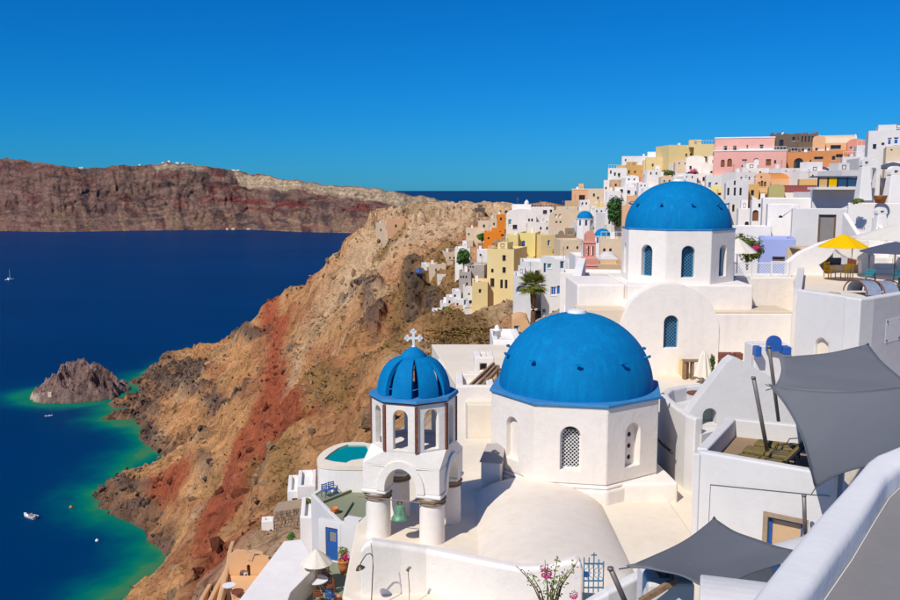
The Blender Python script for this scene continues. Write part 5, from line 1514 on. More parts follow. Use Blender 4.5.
ZT = 143.0
FA = Wz(699,451.5,ZT); FB = Wz(836,475.5,ZT); BA = Wz(726,418.5,ZT); BB = Wz(850,431,ZT)
def lounger_house():
    t = thing('lounger_terrace','cool white house with sun loungers on its walled roof terrace','house',(FA.x,FA.y,139.2))
    d = (FB-FA); L = Vector((d.x,d.y,0)).length; ang = math.atan2(d.y,d.x)
    Mx = Matrix.Translation((FA.x,FA.y,0)) @ Matrix.Rotation(ang,4,'Z')
    # window opening in front wall
    wq = W(783,545,FA.y-0.3); 
    Mi = Mx.inverted(); u0 = (Mi @ Vector(W(765,530,FA.y-1.25))).x; u1 = (Mi @ Vector(W(800,530,FA.y-1.9))).x
    wz1 = W(780,520.5,FA.y-1.4).z
    hole = [(u0,wz1-0.9),(u1,wz1-0.9),(u1,wz1),(u0,wz1)]
    part('front_wall',MB().panel([(0,138.5),(L,138.5),(L,ZT),(0,ZT)],[hole],0.30,Mx),M['cool'],t,world=True,bevel=0.05,seg=3)
    fr = 0.11
    wf = part('window',MB().panel([(u0-fr,wz1-0.9),(u1+fr,wz1-0.9),(u1+fr,wz1+fr),(u0-fr,wz1+fr)],[[(u0+0.01,wz1-0.89),(u1-0.01,wz1-0.89),(u1-0.01,wz1-0.01),(u0+0.01,wz1-0.01)]],0.10,Mx @ Matrix.Translation((0,-0.035,0))),M['rock_wall'],t,world=True)
    part('window_frame',MB().panel([(u0+0.01,wz1-0.88),(u1-0.01,wz1-0.88),(u1-0.01,wz1-0.012),(u0+0.01,wz1-0.012)],[[(u0+0.09,wz1-0.8),(u1-0.09,wz1-0.8),(u1-0.09,wz1-0.1),(u0+0.09,wz1-0.1)]],0.05,Mx @ Matrix.Translation((0,0.12,0))),M['bluepaint'],wf,world=True)
    part('pane',MB().panel([(u0+0.08,wz1-0.82),(u1-0.08,wz1-0.82),(u1-0.08,wz1-0.08),(u0+0.08,wz1-0.08)],(),0.02,Mx @ Matrix.Translation((0,0.18,0))),M['tan'],wf,world=True)
    side = [(FA.x+0.02,FA.y+0.31,ZT-0.002),(BA.x-0.1,BA.y-0.0,ZT-0.002)]
    part('side_wall',MB().wall([(FA.x+0.17,FA.y+0.30,ZT),(BA.x+0.16,BA.y+0.02,ZT)],0.30,138.5),M['cool'],t,world=True,bevel=0.05,seg=3)
    part('back_wall',MB().wall([(BA.x+0.02,BA.y+0.18,ZT-0.003),(BB.x,BB.y+0.18,ZT-0.003)],0.30,138.5),M['cool'],t,world=True,bevel=0.05,seg=3)
    ins = [(FA.x+0.15,FA.y+0.2),(FB.x,FB.y+0.2),(BB.x,BB.y),(BA.x+0.1,BA.y)]
    part('terrace_floor',MB().prism(ins,ZT-0.66,ZT-0.55),M['tilefloor'],t,world=True)
    # cable strung along the wall and a corner pier
    part('pier',MB().box(-0.12,0.05,-0.06,0.28,138.5,ZT-0.06,Mx),M['cool'],t,world=True,bevel=0.03)
    q0 = Mx @ Vector((0.35,-0.02,ZT-0.85)); q1 = Mx @ Vector((L*0.97,-0.02,ZT-0.55))
    part('cable',MB().tube([q0,q1],0.008,5),M['blackmetal'],t,world=True)
    q2 = Mx @ Vector((0.33,-0.02,139.6))
    part('cable',MB().tube([q0,q2],0.006,5),M['metal'],t,world=True)
    return Mx
LH = lounger_house()

def sun_lounger(u, v, rz, label):
    "steel frame, olive cushion in two pieces, raised back with slats"
    loc_ = LH @ Vector((u,v,0)); base = math.atan2((FB-FA).y,(FB-FA).x)
    t = thing('sun_lounger',label,'sun lounger',(loc_.x,loc_.y,ZT-0.55),base+rz)
    part('seat_frame',MB().box(0,1.25,-0.30,-0.26,0.26,0.30).box(0,1.25,0.26,0.30,0.26,0.30).box(0,0.04,-0.3,0.3,0.255,0.295),M['blackmetal'],t)
    for (x,y) in ((0.08,-0.27),(0.08,0.27),(1.15,-0.27),(1.15,0.27)): part('leg',MB().tube([(x,y,0),(x,y,0.26)],0.02,6),M['blackmetal'],t)
    part('cushion',MB().box(0.02,0.60,-0.27,0.27,0.305,0.40),M['olivecloth'],t,bevel=0.03)
    part('cushion',MB().box(0.62,1.22,-0.27,0.27,0.305,0.40),M['olivecloth'],t,bevel=0.03)
    Mb = Matrix.Translation((1.22,0,0.31)) @ Matrix.Rotation(math.radians(-52),4,'Y')
    part('back_frame',MB().box(0,0.75,-0.30,-0.26,-0.03,0.01,Mb).box(0,0.75,0.26,0.30,-0.03,0.01,Mb),M['blackmetal'],t)
    for i in range(7): part('back_slat',MB().box(0.04+i*0.105,0.11+i*0.105,-0.255,0.255,-0.02,0.005,Mb),M['blackmetal'],t)
    part('back_cushion',MB().box(0.02,0.72,-0.26,0.26,0.01,0.08,Mb),M['olivecloth'],t,bevel=0.025)
    part('arm_rest',MB().tube([(0.75,-0.31,0.30),(0.85,-0.31,0.52),(1.1,-0.31,0.58),(1.35,-0.31,0.55)],0.015,6).tube([(0.75,0.31,0.30),(0.85,0.31,0.52),(1.1,0.31,0.58),(1.35,0.31,0.55)],0.015,6),M['blackmetal'],t)
sun_lounger(0.75,0.75,0.05,'olive cushioned sun lounger along the front wall of roof terrace')
sun_lounger(0.72,1.62,0.03,'olive cushioned sun lounger in middle of the roof terrace')
sun_lounger(0.80,2.45,0.02,'olive cushioned sun lounger against back wall of roof terrace')

# --- tall white corner house on the right with arched niche
HZ = W(797,289.5,36).z
ha = Wz(797,289.5,HZ); hb = Wz(850,297,HZ); hb2 = Wz(862,298.5,HZ); hb3 = Wz(872,297.5,HZ); hc = Wz(960,283,HZ)
def corner_house():
    t = thing('corner_house','tall cool white corner house with arched niche below the parasols','house',(ha.x,ha.y,139.5))
    d = hb-ha; L = Vector((d.x,d.y,0)).length; Mx = Matrix.Translation((ha.x,ha.y,0)) @ Matrix.Rotation(math.atan2(d.y,d.x),4,'Z')
    u = (Mx.inverted() @ Vector(W(823.5,355,34.7))).x; zn = W(823.5,358,34.7).z
    k = mpp(34.7,144)
    part('niche_wall',MB().panel([(0,138),(L,138),(L,HZ),(0,HZ)],[arch_loop(u,zn-0.2,17*k,20*k+0.2,14)],0.5,Mx),M['cool'],t,world=True,bevel=0.06,seg=3)
    part('niche_back',MB().panel(rect_loop(u,zn-0.3,20*k,24*k+0.3),(),0.05,Mx @ Matrix.Translation((0,0.51,0))),M['niche'],t,world=True)
    part('wall',MB().wall([(hb.x-0.02,hb.y+0.17,HZ-0.002),(hb2.x,hb2.y+0.19,HZ-0.002),(hb3.x,hb3.y+0.18,HZ-0.002),(hc.x,hc.y+0.17,HZ-0.002)],0.36,138.0,crown=0.03),M['cool'],t,world=True,bevel=0.05,seg=3)
    part('roof_terrace',MB().prism([(ha.x+0.1,ha.y+0.3),(hb2.x,hb2.y+0.3),(hc.x,hc.y+0.3),(W(1000,290,50).x,50),(W(792,290,50).x,50)],138.0,HZ-0.42),M['cream'],t,world=True)
    part('side_wall',MB().wall([(ha.x+0.22,ha.y+0.5,HZ-0.003),(W(797,290,46.4).x+0.16,46.4,HZ-0.003)],0.32,138.0),M['cool'],t,world=True)
    q = W(884,316,35.2)
    # metal cover plate with four bolts on the right-hand face
    dd = (hc-hb3); an = math.atan2(dd.y,dd.x); m3 = Matrix.Translation((hb3.x,hb3.y,0)) @ Matrix.Rotation(an,4,'Z')
    u3 = (m3.inverted() @ Vector(W(888,316,hb3.y+0.8))).x
    pl = part('cover_plate',MB().box(u3-0.1,u3+1.2,-0.05,-0.012,144.0,144.95,m3),M['whitepaint'],t,world=True)
    for du in (0.0,1.1):
        for zz in (144.1,144.85): part('bolt',MB().lathe([(0.03,-0.02),(0.03,0.02)],8,M=m3 @ Matrix.Translation((u3+du,-0.065,zz)) @ Matrix.Rotation(math.pi/2,4,'X')),M['blackmetal'],pl,world=True)
corner_house()

# court furniture below the corner house
block('white_bench_block','white seat block with blue cushions below the upper church','bench',754,792,346,366,33.8,1.2,'cool',bevel=0.04)
def blue_seat():
    q = W(775,352,33.5); k = mpp(33.5,144)
    t = thing('blue_lounge_chair','round backed blue seat with blue cushions on white block','seat',(q.x,q.y,q.z))
    part('backrest',MB().panel(arch_loop(0,0,15*k,16*k,14),(),0.12,Matrix.Translation((0,0.1,0))),M['bluepaint'],t)
    part('cushion',MB().box(-21*k,-15*k,-0.2,0.2,-4*k,6*k),M['bluepaint'],t,bevel=0.03)
    part('cushion',MB().box(6*k,14*k,-0.25,0.2,-2*k,6*k),M['bluepaint'],t,bevel=0.03)
blue_seat()
for (l,r,t_,b_,lab) in ((721,734,353,360,'dark brown slatted crate behind the gable wall'),(736,743,353,358,'small dark brown crate beside the larger crate')):
    a = W(l,t_,36.5); b = W(r,b_,36.5); bx = thing('crate',lab,'crate',((a.x+b.x)/2,36.5,b.z-0.7))
    n = 3; h_ = a.z-b.z+0.7; w_ = b.x-a.x
    for i in range(n): part('slat',MB().box(-w_/2,w_/2,0,0.4,h_*i/n,h_*(i+1)/n-0.03),M['redwood'],bx)
def closed_parasol():
    q = W(703,384,37.2); k = mpp(37.2,142); t = thing('closed_parasol','closed beige parasol standing before the upper church','parasol',(q.x,q.y,141.66)); z0 = q.z-141.66
    part('pole',MB().tube([(0,0,0),(0,0,z0+34*k)],0.03,8),M['metal'],t)
    def fn(a,b):
        th = a*2*math.pi; r = (0.10+ (1-b)*0.27)*(1+0.16*math.cos(8*th)); r *= (1 if b<0.93 else 0.35)
        return (r*math.cos(th),r*math.sin(th),z0+8*k+26*k*b)
    part('canopy',MB().grid(48,12,fn,closed_u=True),M['canvas'],t)
closed_parasol()
def bench():
    a = W(683,360,38.2); k = mpp(38.2,142); t = thing('wooden_counter','small wooden counter with posts against the upper church','counter',(a.x,38.2,141.66)); h_ = a.z-141.66
    part('top',MB().box(0,18*k,-0.25,0.2,h_-0.05,h_),M['wood'],t)
    for x in (0.06,9*k,18*k-0.06): part('post',MB().box(x-0.05,x+0.05,-0.2,0.1,0,h_-0.053),M['wood'],t)
    part('back_panel',MB().box(0.1,7*k,0.12,0.18,0,h_-0.055),M['tan'],t)
bench()
# ochre kerb stones etc. are parts of the church; black water pipe over the lane
pp = [W(652,431,30.5),W(656,437,29.8),W(662,444,29.0),W(668,449,28.6),W(672,453,28.3)]
solo('water_pipe',MB().tube([Vector((q.x,q.y,max(q.z,140.36))) for q in pp],0.045,8),M['blackmetal'],'bent black water pipe on ground beside the court wall','pipe')

# --- grey shade sails and their poles
def sail(name, label, corners, pull=0.13, sag=0.25, n=26):
    A,B,C_,D = [Vector(c) for c in corners]
    cen = (A+B+C_+D)/4
    def fn(u,v):
        u2 = u+pull*(0.5-u)*4*v*(1-v); v2 = v+pull*(0.5-v)*4*u*(1-u)
        p = A*(1-u2)*(1-v2)+B*u2*(1-v2)+C_*u2*v2+D*(1-u2)*v2
        p.z -= sag*16*u*(1-u)*v*(1-v)
        ce = max(0.0,(2*u-1)**2*(2*v-1)**2); p.z += 0.05*ce*math.sin(34*math.atan2(min(v,1-v)+1e-4,min(u,1-u)+1e-4))
        p.z += 0.012*math.sin(9*u+5*v)+0.010*math.sin(14*v-6*u)
        return p
    t = thing(name,label,'shade sail',tuple(cen))
    o = part('cloth',MB().grid(n,n,fn),M['shadegrey'],t,world=True,fix=False)
    m = o.modifiers.new('thick','SOLIDIFY'); m.thickness = 0.012
    hem = MB()
    for side in ([fn(i/24,0) for i in range(25)],[fn(1,i/24) for i in range(25)],[fn(i/24,1) for i in range(25)],[fn(0,i/24) for i in range(25)]): hem.tube(side,0.016,5)
    part('hem',hem,M['shadegrey'],t,world=True)
    sm = MB()
    for f in (0.25,0.5,0.75): sm.tube([fn(f,i/24)+Vector((0,0,0.004)) for i in range(25)],0.007,4)
    part('seam',sm,M['shadegrey'],t,world=True)
    for c in (A,B,C_,D):
        d = (c-cen).normalized(); part('corner_strap',MB().tube([c-d*0.05,c+d*0.18],0.014,5),M['metal'],t,world=True)
sail('shade_sail','upper grey shade sail stretched above the lounger terrace',[W(779,358,24.5),W(868,345,27.5),W(935,402,21.0),W(771,389,23.0)],pull=0.10,sag=0.1)
sail('shade_sail','large grey shade sail hanging down beside the lounger terrace',[W(769,386,22.8),W(940,385,19.0),W(940,455,14.5),W(815,489,19.0)],pull=0.16,sag=0.15)
sail('shade_sail','low grey shade sail beneath the lounger house window',[W(627,568,15.5),W(714,519,21.2),W(812,556,15.5),W(716,592,13.5)],pull=0.15,sag=0.2)
def pole(label, a, b, r=0.055):
    t = MB().tube([a,b],r,12); t.lathe([(r*1.15,-0.03),(r*1.15,0.02)],12,tuple(b))
    solo('sail_pole',t,M['metal'],label,'pole')
pole('leaning grey steel pole standing among the sun loungers',W(770,466,23.6),W(753.5,377.5,23.0))
pole('grey steel pole rising behind the terrace back wall',W(778.5,421,26.6),W(769,346.5,25.8))
pole('short grey steel pole in front of the terrace window',W(805,534,20.4),W(804,495,20.4),0.05)
pole('leaning steel pole beside the blue gate holding the low sail',W(627,606,15.2),W(610.5,568.5,15.2),0.05)

# --- nearest parapet and grey roof
NZ = 148.3
Lp = [Wz(a,b,NZ) for a,b in ((728,628),(745,604),(760,585),(787,552),(813,520),(848,483),(867,460.5),(877,453),(900,444.5),(935,434))]
Rp = [Wz(a,b,NZ) for a,b in ((768,655),(784,628),(803,600),(827,567),(850,536),(873,500),(888,477.5),(900,467),(926,452),(968,440))]
def near_parapet():
    mb = MB(); n = len(Lp); v = []
    prof = [(0.0,-4.0),(0.0,-0.045),(0.06,-0.012),(0.2,0.0),(0.8,0.0),(0.94,-0.012),(1.0,-0.045),(1.03,-0.30)]
    dense = []
    for i in range(n-1):
        for q in range(6):
            f = q/6; dense.append((Lp[i].lerp(Lp[i+1],f),Rp[i].lerp(Rp[i+1],f)))
    dense.append((Lp[-1],Rp[-1]))
    m = len(prof)
    rr = random.Random(3)
    for i,(a,b) in enumerate(dense):
        for j,(f,dz) in enumerate(prof):
            p = a.lerp(b,f) if f<=1 else b+(b-a)*(f-1)
            w = 0.003*math.sin(i*0.5+j)+rr.uniform(-0.001,0.001)
            v.append((p.x+w,p.y,p.z+dz+ (w if 1<j<6 else 0)))
    fs = [(i*m+j,i*m+j+1,(i+1)*m+j+1,(i+1)*m+j) for i in range(len(dense)-1) for j in range(m-1)]
    mb.add(v,fs,True)
    solo('near_parapet',mb,M['parapet'],'thick rounded white parapet running beside the grey roof','wall')
    out = [(q.x-0.03,q.y-0.02) for q in Rp]+[(7.5,6.5),(7.5,0.6),(0.7,0.6)]
    solo('grey_roof',MB().prism(out,145.0,NZ-0.125),M['greyfloor'],kind='structure')
    # rounded white mortar fillet at the foot of the parapet
    solo('mortar_fillet',MB().tube([Vector((q.x+0.012,q.y-0.008,NZ-0.124)) for q in Rp],0.003,6),M['whitepaint'],'thin white mortar line at foot of the near parapet','moulding')
near_parapet()

# --- small white roofs under the low sail
def barrel(name, label, a, b, r, h, zb, mat):
    "low barrel vault between two plan points"
    a = Vector(a); b = Vector(b); d = (b-a); L = d.length; ang = math.atan2(d.y,d.x); n = 16
    Mx = Matrix.Translation((a.x,a.y,0)) @ Matrix.Rotation(ang,4,'Z')
    v = [];
    for x in (0,L):
        v += [(x,-r,zb)]+[(x,-r*math.cos(math.pi*i/n),a.z-h+h*math.sin(math.pi*i/n)) for i in range(n+1)]+[(x,r,zb)]
    m = n+3; fs = [(i,i+1,m+i+1,m+i) for i in range(m-1)]
    mb = MB().add([Mx @ Vector(q) for q in v],fs,False); mb.add([Mx @ Vector(q) for q in v],[tuple(range(m-1,-1,-1)),tuple(range(m,2*m))])
    solo(name,mb,M[mat],label,'roof',bevel=0.03)
barrel('barrel_roof','small white barrel roof under the low shade sail',W(700,583,12.6),W(800,583,12.2),0.9,0.5,136,'cool')
barrel('barrel_roof','white rounded roof crest beside the terrace window',W(757,552,17.6),W(830,520,18.6),0.45,0.35,136,'cool')
lw = [W(585,602,16.6),W(606,590,16.6),W(630,577,16.9),W(645,570,17.1),W(660,562,17.3)]
solo('garden_wall',MB().wall([tuple(q) for q in lw],0.25,135.0,crown=0.04),M['cool'],'white wall sloping up from the blue gate under the sail','wall',bevel=0.04)
block('white_box_room','low white room with brown eave under the grey sail','house',648,694,584,612,15.6,1.0,'cool',down=2)
a = W(640,602,15.3); b = W(676,580,15.4); solo('timber_beam',MB().bar(a,b,0.10,0.10),M['wood'],'slanting brown timber edge on the low white room','beam')
a = W(668,563,16.4); b = W(692,563,16.4)
solo('tilted_board',MB().add([a,b,W(690,573,16.0),W(673,577,16.0)]+[q-Vector((0,0,0.05)) for q in (a,b,W(690,573,16.0),W(673,577,16.0))],[(0,1,2,3),(7,6,5,4),(0,4,5,1),(1,5,6,2),(2,6,7,3),(3,7,4,0)]),M['wood'],'dark brown tilted board under the low sail','board')
# ------------------------------------------------------------------ parasols, chairs and pots on the upper terrace
def parasol(label, px, py_top, rpx, drop, Y, zfloor, mat, polemat='metal', sides=8, lever=False):
    c = W(px,py_top,Y); k = mpp(Y,c.z); r = rpx*k; h = drop*k
    t = thing('parasol',label,'parasol',(c.x,c.y,zfloor)); H_ = c.z-zfloor
    v = [(0,0,H_)]; m = 6
    for j in range(1,m+1):
        f = j/m
        for i in range(sides*4):
            a = 2*math.pi*(i+0.5)/(sides*4); seg = (i+0.5)/4 % 1
            edge = math.cos(math.pi/sides)/math.cos((seg-0.5)*2*math.pi/sides)
            v.append((r*f*edge*math.cos(a),r*f*edge*math.sin(a),H_-h*(f**1.15)-0.03*f*math.sin(math.pi*seg)))
    n = sides*4; fs = [(0,1+i,1+(i+1)%n) for i in range(n)]
    for j in range(m-1): fs += [(1+j*n+i,1+(j+1)*n+i,1+(j+1)*n+(i+1)%n,1+j*n+(i+1)%n) for i in range(n)]
    o = part('canopy',MB().add(v,fs,False),M[mat],t); md = o.modifiers.new('thick','SOLIDIFY'); md.thickness = 0.015
    part('pole',MB().tube([(0,0,0),(0,0,H_-0.02)],0.025,8) if not lever else MB().tube([(0.5,0.2,0),(0.55,0.2,H_*0.72),(0,0,H_-h*0.4)],0.03,8),M[polemat],t)
    for i in range(sides):
        a = 2*math.pi*i/sides; part('rib',MB().tube([(0,0,H_-0.05),(r*0.97*math.cos(a),r*0.97*math.sin(a),H_-h-0.02)],0.010,5),M[polemat],t)
    return t
TZ_ = HZ-0.42
parasol('yellow parasol open above the terrace seats',844,234,25,12.5,43,TZ_,'yellowcloth',lever=True)
parasol('slate grey parasol open on the right of terrace',896,241.5,35,10,38.5,TZ_,'slatecloth')
parasol('pale grey parasol beneath the white planters',905,223,52,15,44,TZ_,'canvas')
parasol('white parasol half hidden behind the upper church',738,238,20,14,49,W(738,276,49).z-0.6,'canvas')
parasol('dark parasol on slanting brown pole by the blue shutters',893,162,22,6,62,W(893,205,62).z,'slatecloth')

def cave_seat():
    Y = 46.8; P = lambda px,py: (W(px,py,Y).x,W(px,py,Y).z)
    out = [P(786,296),P(787,262),P(800,252),P(820,243),P(838,238),P(869,240),P(869,296)]
    hole = [P(819.5,265),P(827,260),P(832,255),P(836,249.5),P(841,254),P(848,258),P(861,261),P(862,287),P(846,288),P(834,281),P(826,274)]
    t = thing('cave_room','white rounded wall with star shaped opening to shaded seating','wall',(out[0][0],Y,TZ_))
    part('wall',MB().panel(out,[hole],0.4,Matrix.Translation((0,Y,0))),M['white'],t,world=True,bevel=0.05)
    part('room',MB().box(P(814,0)[0],P(864,0)[0],Y+2.0,Y+2.1,TZ_-0.5,P(0,248)[1]-0.12),M['beige'],t,world=True)
    part('ceiling',MB().box(P(816,0)[0],P(864,0)[0],Y+0.41,Y+1.99,P(0,248)[1]-0.1,P(0,248)[1]),M['beige'],t,world=True)
cave_seat()
def chair(label, px, py, Y, rz, mat, zf=None, h=0.85, name='chair', seat='same'):
    q = W(px,py,Y); zf = q.z if zf is None else zf
    t = thing(name,label,'chair',(q.x,q.y,zf),rz)
    part('seat',MB().box(-0.22,0.22,-0.22,0.22,0.42,0.46),M[mat],t,bevel=0.01)
    for x in (-0.2,0.2):
        part('leg',MB().box(x-0.018,x+0.018,-0.21,-0.175,0,0.418),M[mat],t); part('leg',MB().box(x-0.018,x+0.018,0.175,0.21,0,h),M[mat],t)
    for i in range(3): part('back_slat',MB().box(-0.18,0.18,0.18,0.205,0.52+i*0.12,0.59+i*0.12),M[mat],t)
    for x in (-0.2,0.2): part('arm_rest',MB().box(x-0.02,x+0.02,-0.2,0.17,0.62,0.645),M[mat],t)
    return t
chair('yellow wooden armchair left under the yellow parasol',829,287,44.5,0.6,'yellowcloth',TZ_)
chair('yellow wooden armchair with its back to the shaded seating',846,287,44.0,3.3,'yellowcloth',TZ_)
chair('teal chair left of the slate grey parasol pole',870,287,41.0,2.6,'teal',TZ_)
chair('teal chair right of the slate grey parasol pole',899,285,41.0,0.4,'teal',TZ_)
def dark_sofa():
    q = W(843,275,48.3); t = thing('sofa','dark low sofa in the shaded seating niche','sofa',(q.x,q.y,TZ_))
    part('seat',MB().box(-0.9,0.9,-0.3,0.3,0.0,0.4),M['beige'],t); part('cushion',MB().box(-0.85,-0.1,0.05,0.25,0.405,0.78),M['slatecloth'],t,bevel=0.04)
    part('cushion',MB().box(0.3,0.8,0.05,0.25,0.405,0.9),M['redwood'],t,bevel=0.04)
dark_sofa()
def pot(label, q, r, h, mat='clay', name='clay_pot'):
    solo(name,MB().lathe([(0.0,0.0),(r*0.62,0.0),(r*0.95,h*0.55),(r,h*0.85),(r*1.06,h*0.88),(r*1.06,h),(r*0.9,h),(r*0.8,h*0.6),(0,h*0.5)],24,tuple(q)),M[mat],label,'pot')
q = W(831,291,36.4)
solo('clay_dome',MB().lathe([(0.42,0),(0.42,0.06),(0.36,0.16),(0.22,0.24),(0.08,0.27),(0.0,0.28)],24,(q.x,q.y,HZ-0.42)).lathe([(0.4,0.2),(0.4,0.42)],20,(q.x,q.y,HZ-0.62)),M['clay'],'orange clay dome on parapet of the corner house','ornament')
def curved_canopy():
    a = W(876,291,37.5); t = thing('curved_canopy','low curved canopy of grey panels with brown hoops','canopy',(a.x,a.y,TZ_))
    for j in range(3):
        x = -0.9+j*0.75; part('hoop',MB().tube([(x+0.5*math.cos(math.pi*i/12)*0.2,-0.9*math.cos(math.pi*i/12),0.1+0.55*math.sin(math.pi*i/12)) for i in range(13)],0.03,6),M['redwood'],t)
    for j in range(2):
        x0 = -0.86+j*0.75; x1 = x0+0.68
        def fn(u,v,x0=x0,x1=x1): return (x0+(x1-x0)*u,-0.88*math.cos(math.pi*v),0.1+0.53*math.sin(math.pi*v))
        part('panel',MB().grid(2,13,fn),M['lavgrey'],t)
M['lavgrey'] = simple('grey_blue_cloth',(0.22,0.26,0.34),rough=0.9)
curved_canopy()
def white_steps():
    t0 = W(885,282,47); t = thing('white_stair','white plastered stair between terrace and upper houses','stair',(t0.x,47,TZ_))
    for i in range(8): part('step',MB().box(-0.7,0.7,i*0.36,8*0.36,i*0.27+(0.0 if i==0 else 0.003),(i+1)*0.27),M['white'],t,bevel=0.02)
    part('side_wall',MB().wall([(-0.85,-0.2,1.0),(-0.85,3.4,3.2)],0.24,-0.5),M['white'],t); part('side_wall',MB().wall([(0.85,-0.2,0.7),(0.85,3.4,3.0)],0.24,-0.5),M['white'],t)
white_steps()
def chimney_white(px, top, base, Y, wpx, label, cap=True):
    a = W(px,top,Y); b = W(px,base,Y); k = mpp(Y,146); w = wpx*k; h = a.z-b.z
    t = thing('chimney',label,'chimney',(b.x,b.y,b.z-0.3)); h += 0.3
    mb = MB(); mb.add([(-w/2,-w/2,0),(w/2,-w/2,0),(w/2,w/2,0),(-w/2,w/2,0),(-w*0.3,-w*0.3,h*0.8),(w*0.3,-w*0.3,h*0.8),(w*0.3,w*0.3,h*0.8),(-w*0.3,w*0.3,h*0.8)],[(3,2,1,0),(4,5,6,7),(0,1,5,4),(1,2,6,5),(2,3,7,6),(3,0,4,7)])
    part('shaft',mb,M['white'],t,bevel=0.04); part('cap',MB().panel(arch_loop(0,h*0.8+0.003,w*0.7,h*0.2,8),[rect_loop(0,h*0.84,w*0.25,h*0.06)],w*0.6,Matrix.Translation((0,-w*0.3,0))),M['white'],t)
chimney_white(879,207,236,50,14,'tapered white chimney beside the pale parasol')
chimney_white(863,157,196,60,13,'tall white chimney tower with tiny opening below the onlookers')
chimney_white(892,166,204,60,16,'broad white chimney under the dark parasol')
# white arch beside the chimney tower
q = W(872,200,61); k = mpp(61,147)
solo('arch_gate',MB().panel([(-7*k,-0.5),(7*k,-0.5)]+[(7*k*math.cos(math.pi*i/14),33*k+7*k*math.sin(math.pi*i/14)) for i in range(15)],[arch_loop(0,4*k,6*k,28*k,10)],0.6,Matrix.Translation(tuple(q))),M['white'],'slender white arch standing beside the chimney tower','arch',bevel=0.04)
def veranda():
    a = W(818,187,71); b = W(857,177.5,71); t = thing('glass_veranda','dark framed glass veranda with yellow blinds on white roof','veranda',(a.x,71,a.z)); w = b.x-a.x; h = b.z-a.z
    for i in range(5):
        x = w*i/4; part('post',MB().box(x-0.05,x+0.05,-0.05,0.05,0,h),M['blackmetal'],t)
    part('roof_beam',MB().box(-0.1,w+0.1,-0.12,1.5,h+0.003,h+0.12),M['slatecloth'],t)
    for i in range(4):
        x0=w*i/4+0.06; x1=w*(i+1)/4-0.06; part('pane',MB().box(x0,x1,-0.01,0.01,0.05,h-0.02),M['yellowcloth'] if i==1 else (M['ochre'] if i==0 else M['blueglass']),t)
    part('floor',MB().box(-0.2,w+0.2,-0.2,1.6,-0.2,-0.003),M['white'],t)
veranda()
def cafe():
    # dark awnings in front of the terracotta houses
    for i,(l,r,t_,b_) in enumerate(((807,819,165.5,172),(819,830,166,173),(829,843,168,174))):
        a = W(l,t_,150); b = W(r,b_,150); w=b.x-a.x; h=a.z-b.z
        t = thing('awning',['dark cafe awning at left below the round arch','dark cafe awning in middle before the terracotta house','pale edged cafe awning next to the white parapet'][i],'awning',(a.x,150,b.z))
        part('cover',MB().add([(0,0,h*0.6),(w,0,h*0.6),(w,2.5,h),(0,2.5,h),(0,0,h*0.5),(w,0,h*0.5),(w,2.5,h*0.9),(0,2.5,h*0.9)],[(0,1,2,3),(7,6,5,4),(0,4,5,1),(1,5,6,2),(2,6,7,3),(3,7,4,0)]),M['slatecloth' if i<2 else 'canvas'],t)
        for x in (0.1,w-0.1): part('post',MB().box(x-0.05,x+0.05,0.05,0.15,-1.0,h*0.55),M['blackmetal'],t)
cafe()
pole_a = W(884,200,61); pole_b = W(878,163,61.5)
solo('slanting_post',MB().tube([pole_a,pole_b],0.06,8),M['wood'],'slanting brown wooden post beside the terracotta planter','post')
q = W(880,203,57.5); solo('planter',MB().lathe([(0,0),(0.3,0),(0.42,0.45),(0.46,0.5),(0.36,0.5),(0.3,0.4),(0,0.4)],16,(q.x,q.y,q.z)),M['clay'],'terracotta planter beneath the slanting post','planter')

# ------------------------------------------------------------------ leaves
def leaf_cloud(mb, c, rad, n, size, rr, up=0.3, clumps=7):
    cs = []
    for _ in range(clumps):
        d = Vector((rr.gauss(0,1),rr.gauss(0,1),rr.gauss(0,1))).normalized(); q = rr.random()**0.5*0.65
        cs.append((Vector((d.x*rad[0]*q,d.y*rad[1]*q,d.z*rad[2]*q)),rr.uniform(0.35,0.6)))
    for _ in range(n):
        o,s = rr.choice(cs)
        d = Vector((rr.gauss(0,1),rr.gauss(0,1),rr.gauss(0,1))).normalized(); q = rr.uniform(0.55,1.05)*s
        p = Vector(c)+o+Vector((d.x*rad[0]*q,d.y*rad[1]*q,d.z*rad[2]*q))
        nrm = (d+Vector((rr.uniform(-.6,.6),rr.uniform(-.6,.6),rr.uniform(-.2,.8)))).normalized()
        a = nrm.orthogonal().normalized(); a = Matrix.Rotation(rr.uniform(0,6.28),3,nrm) @ a; b = nrm.cross(a); z = size*rr.uniform(0.6,1.3)
        mb.add([p-a*z,p-b*z*0.45,p+a*z,p+b*z*0.45+nrm*z*0.1],[(0,1,2,3)])
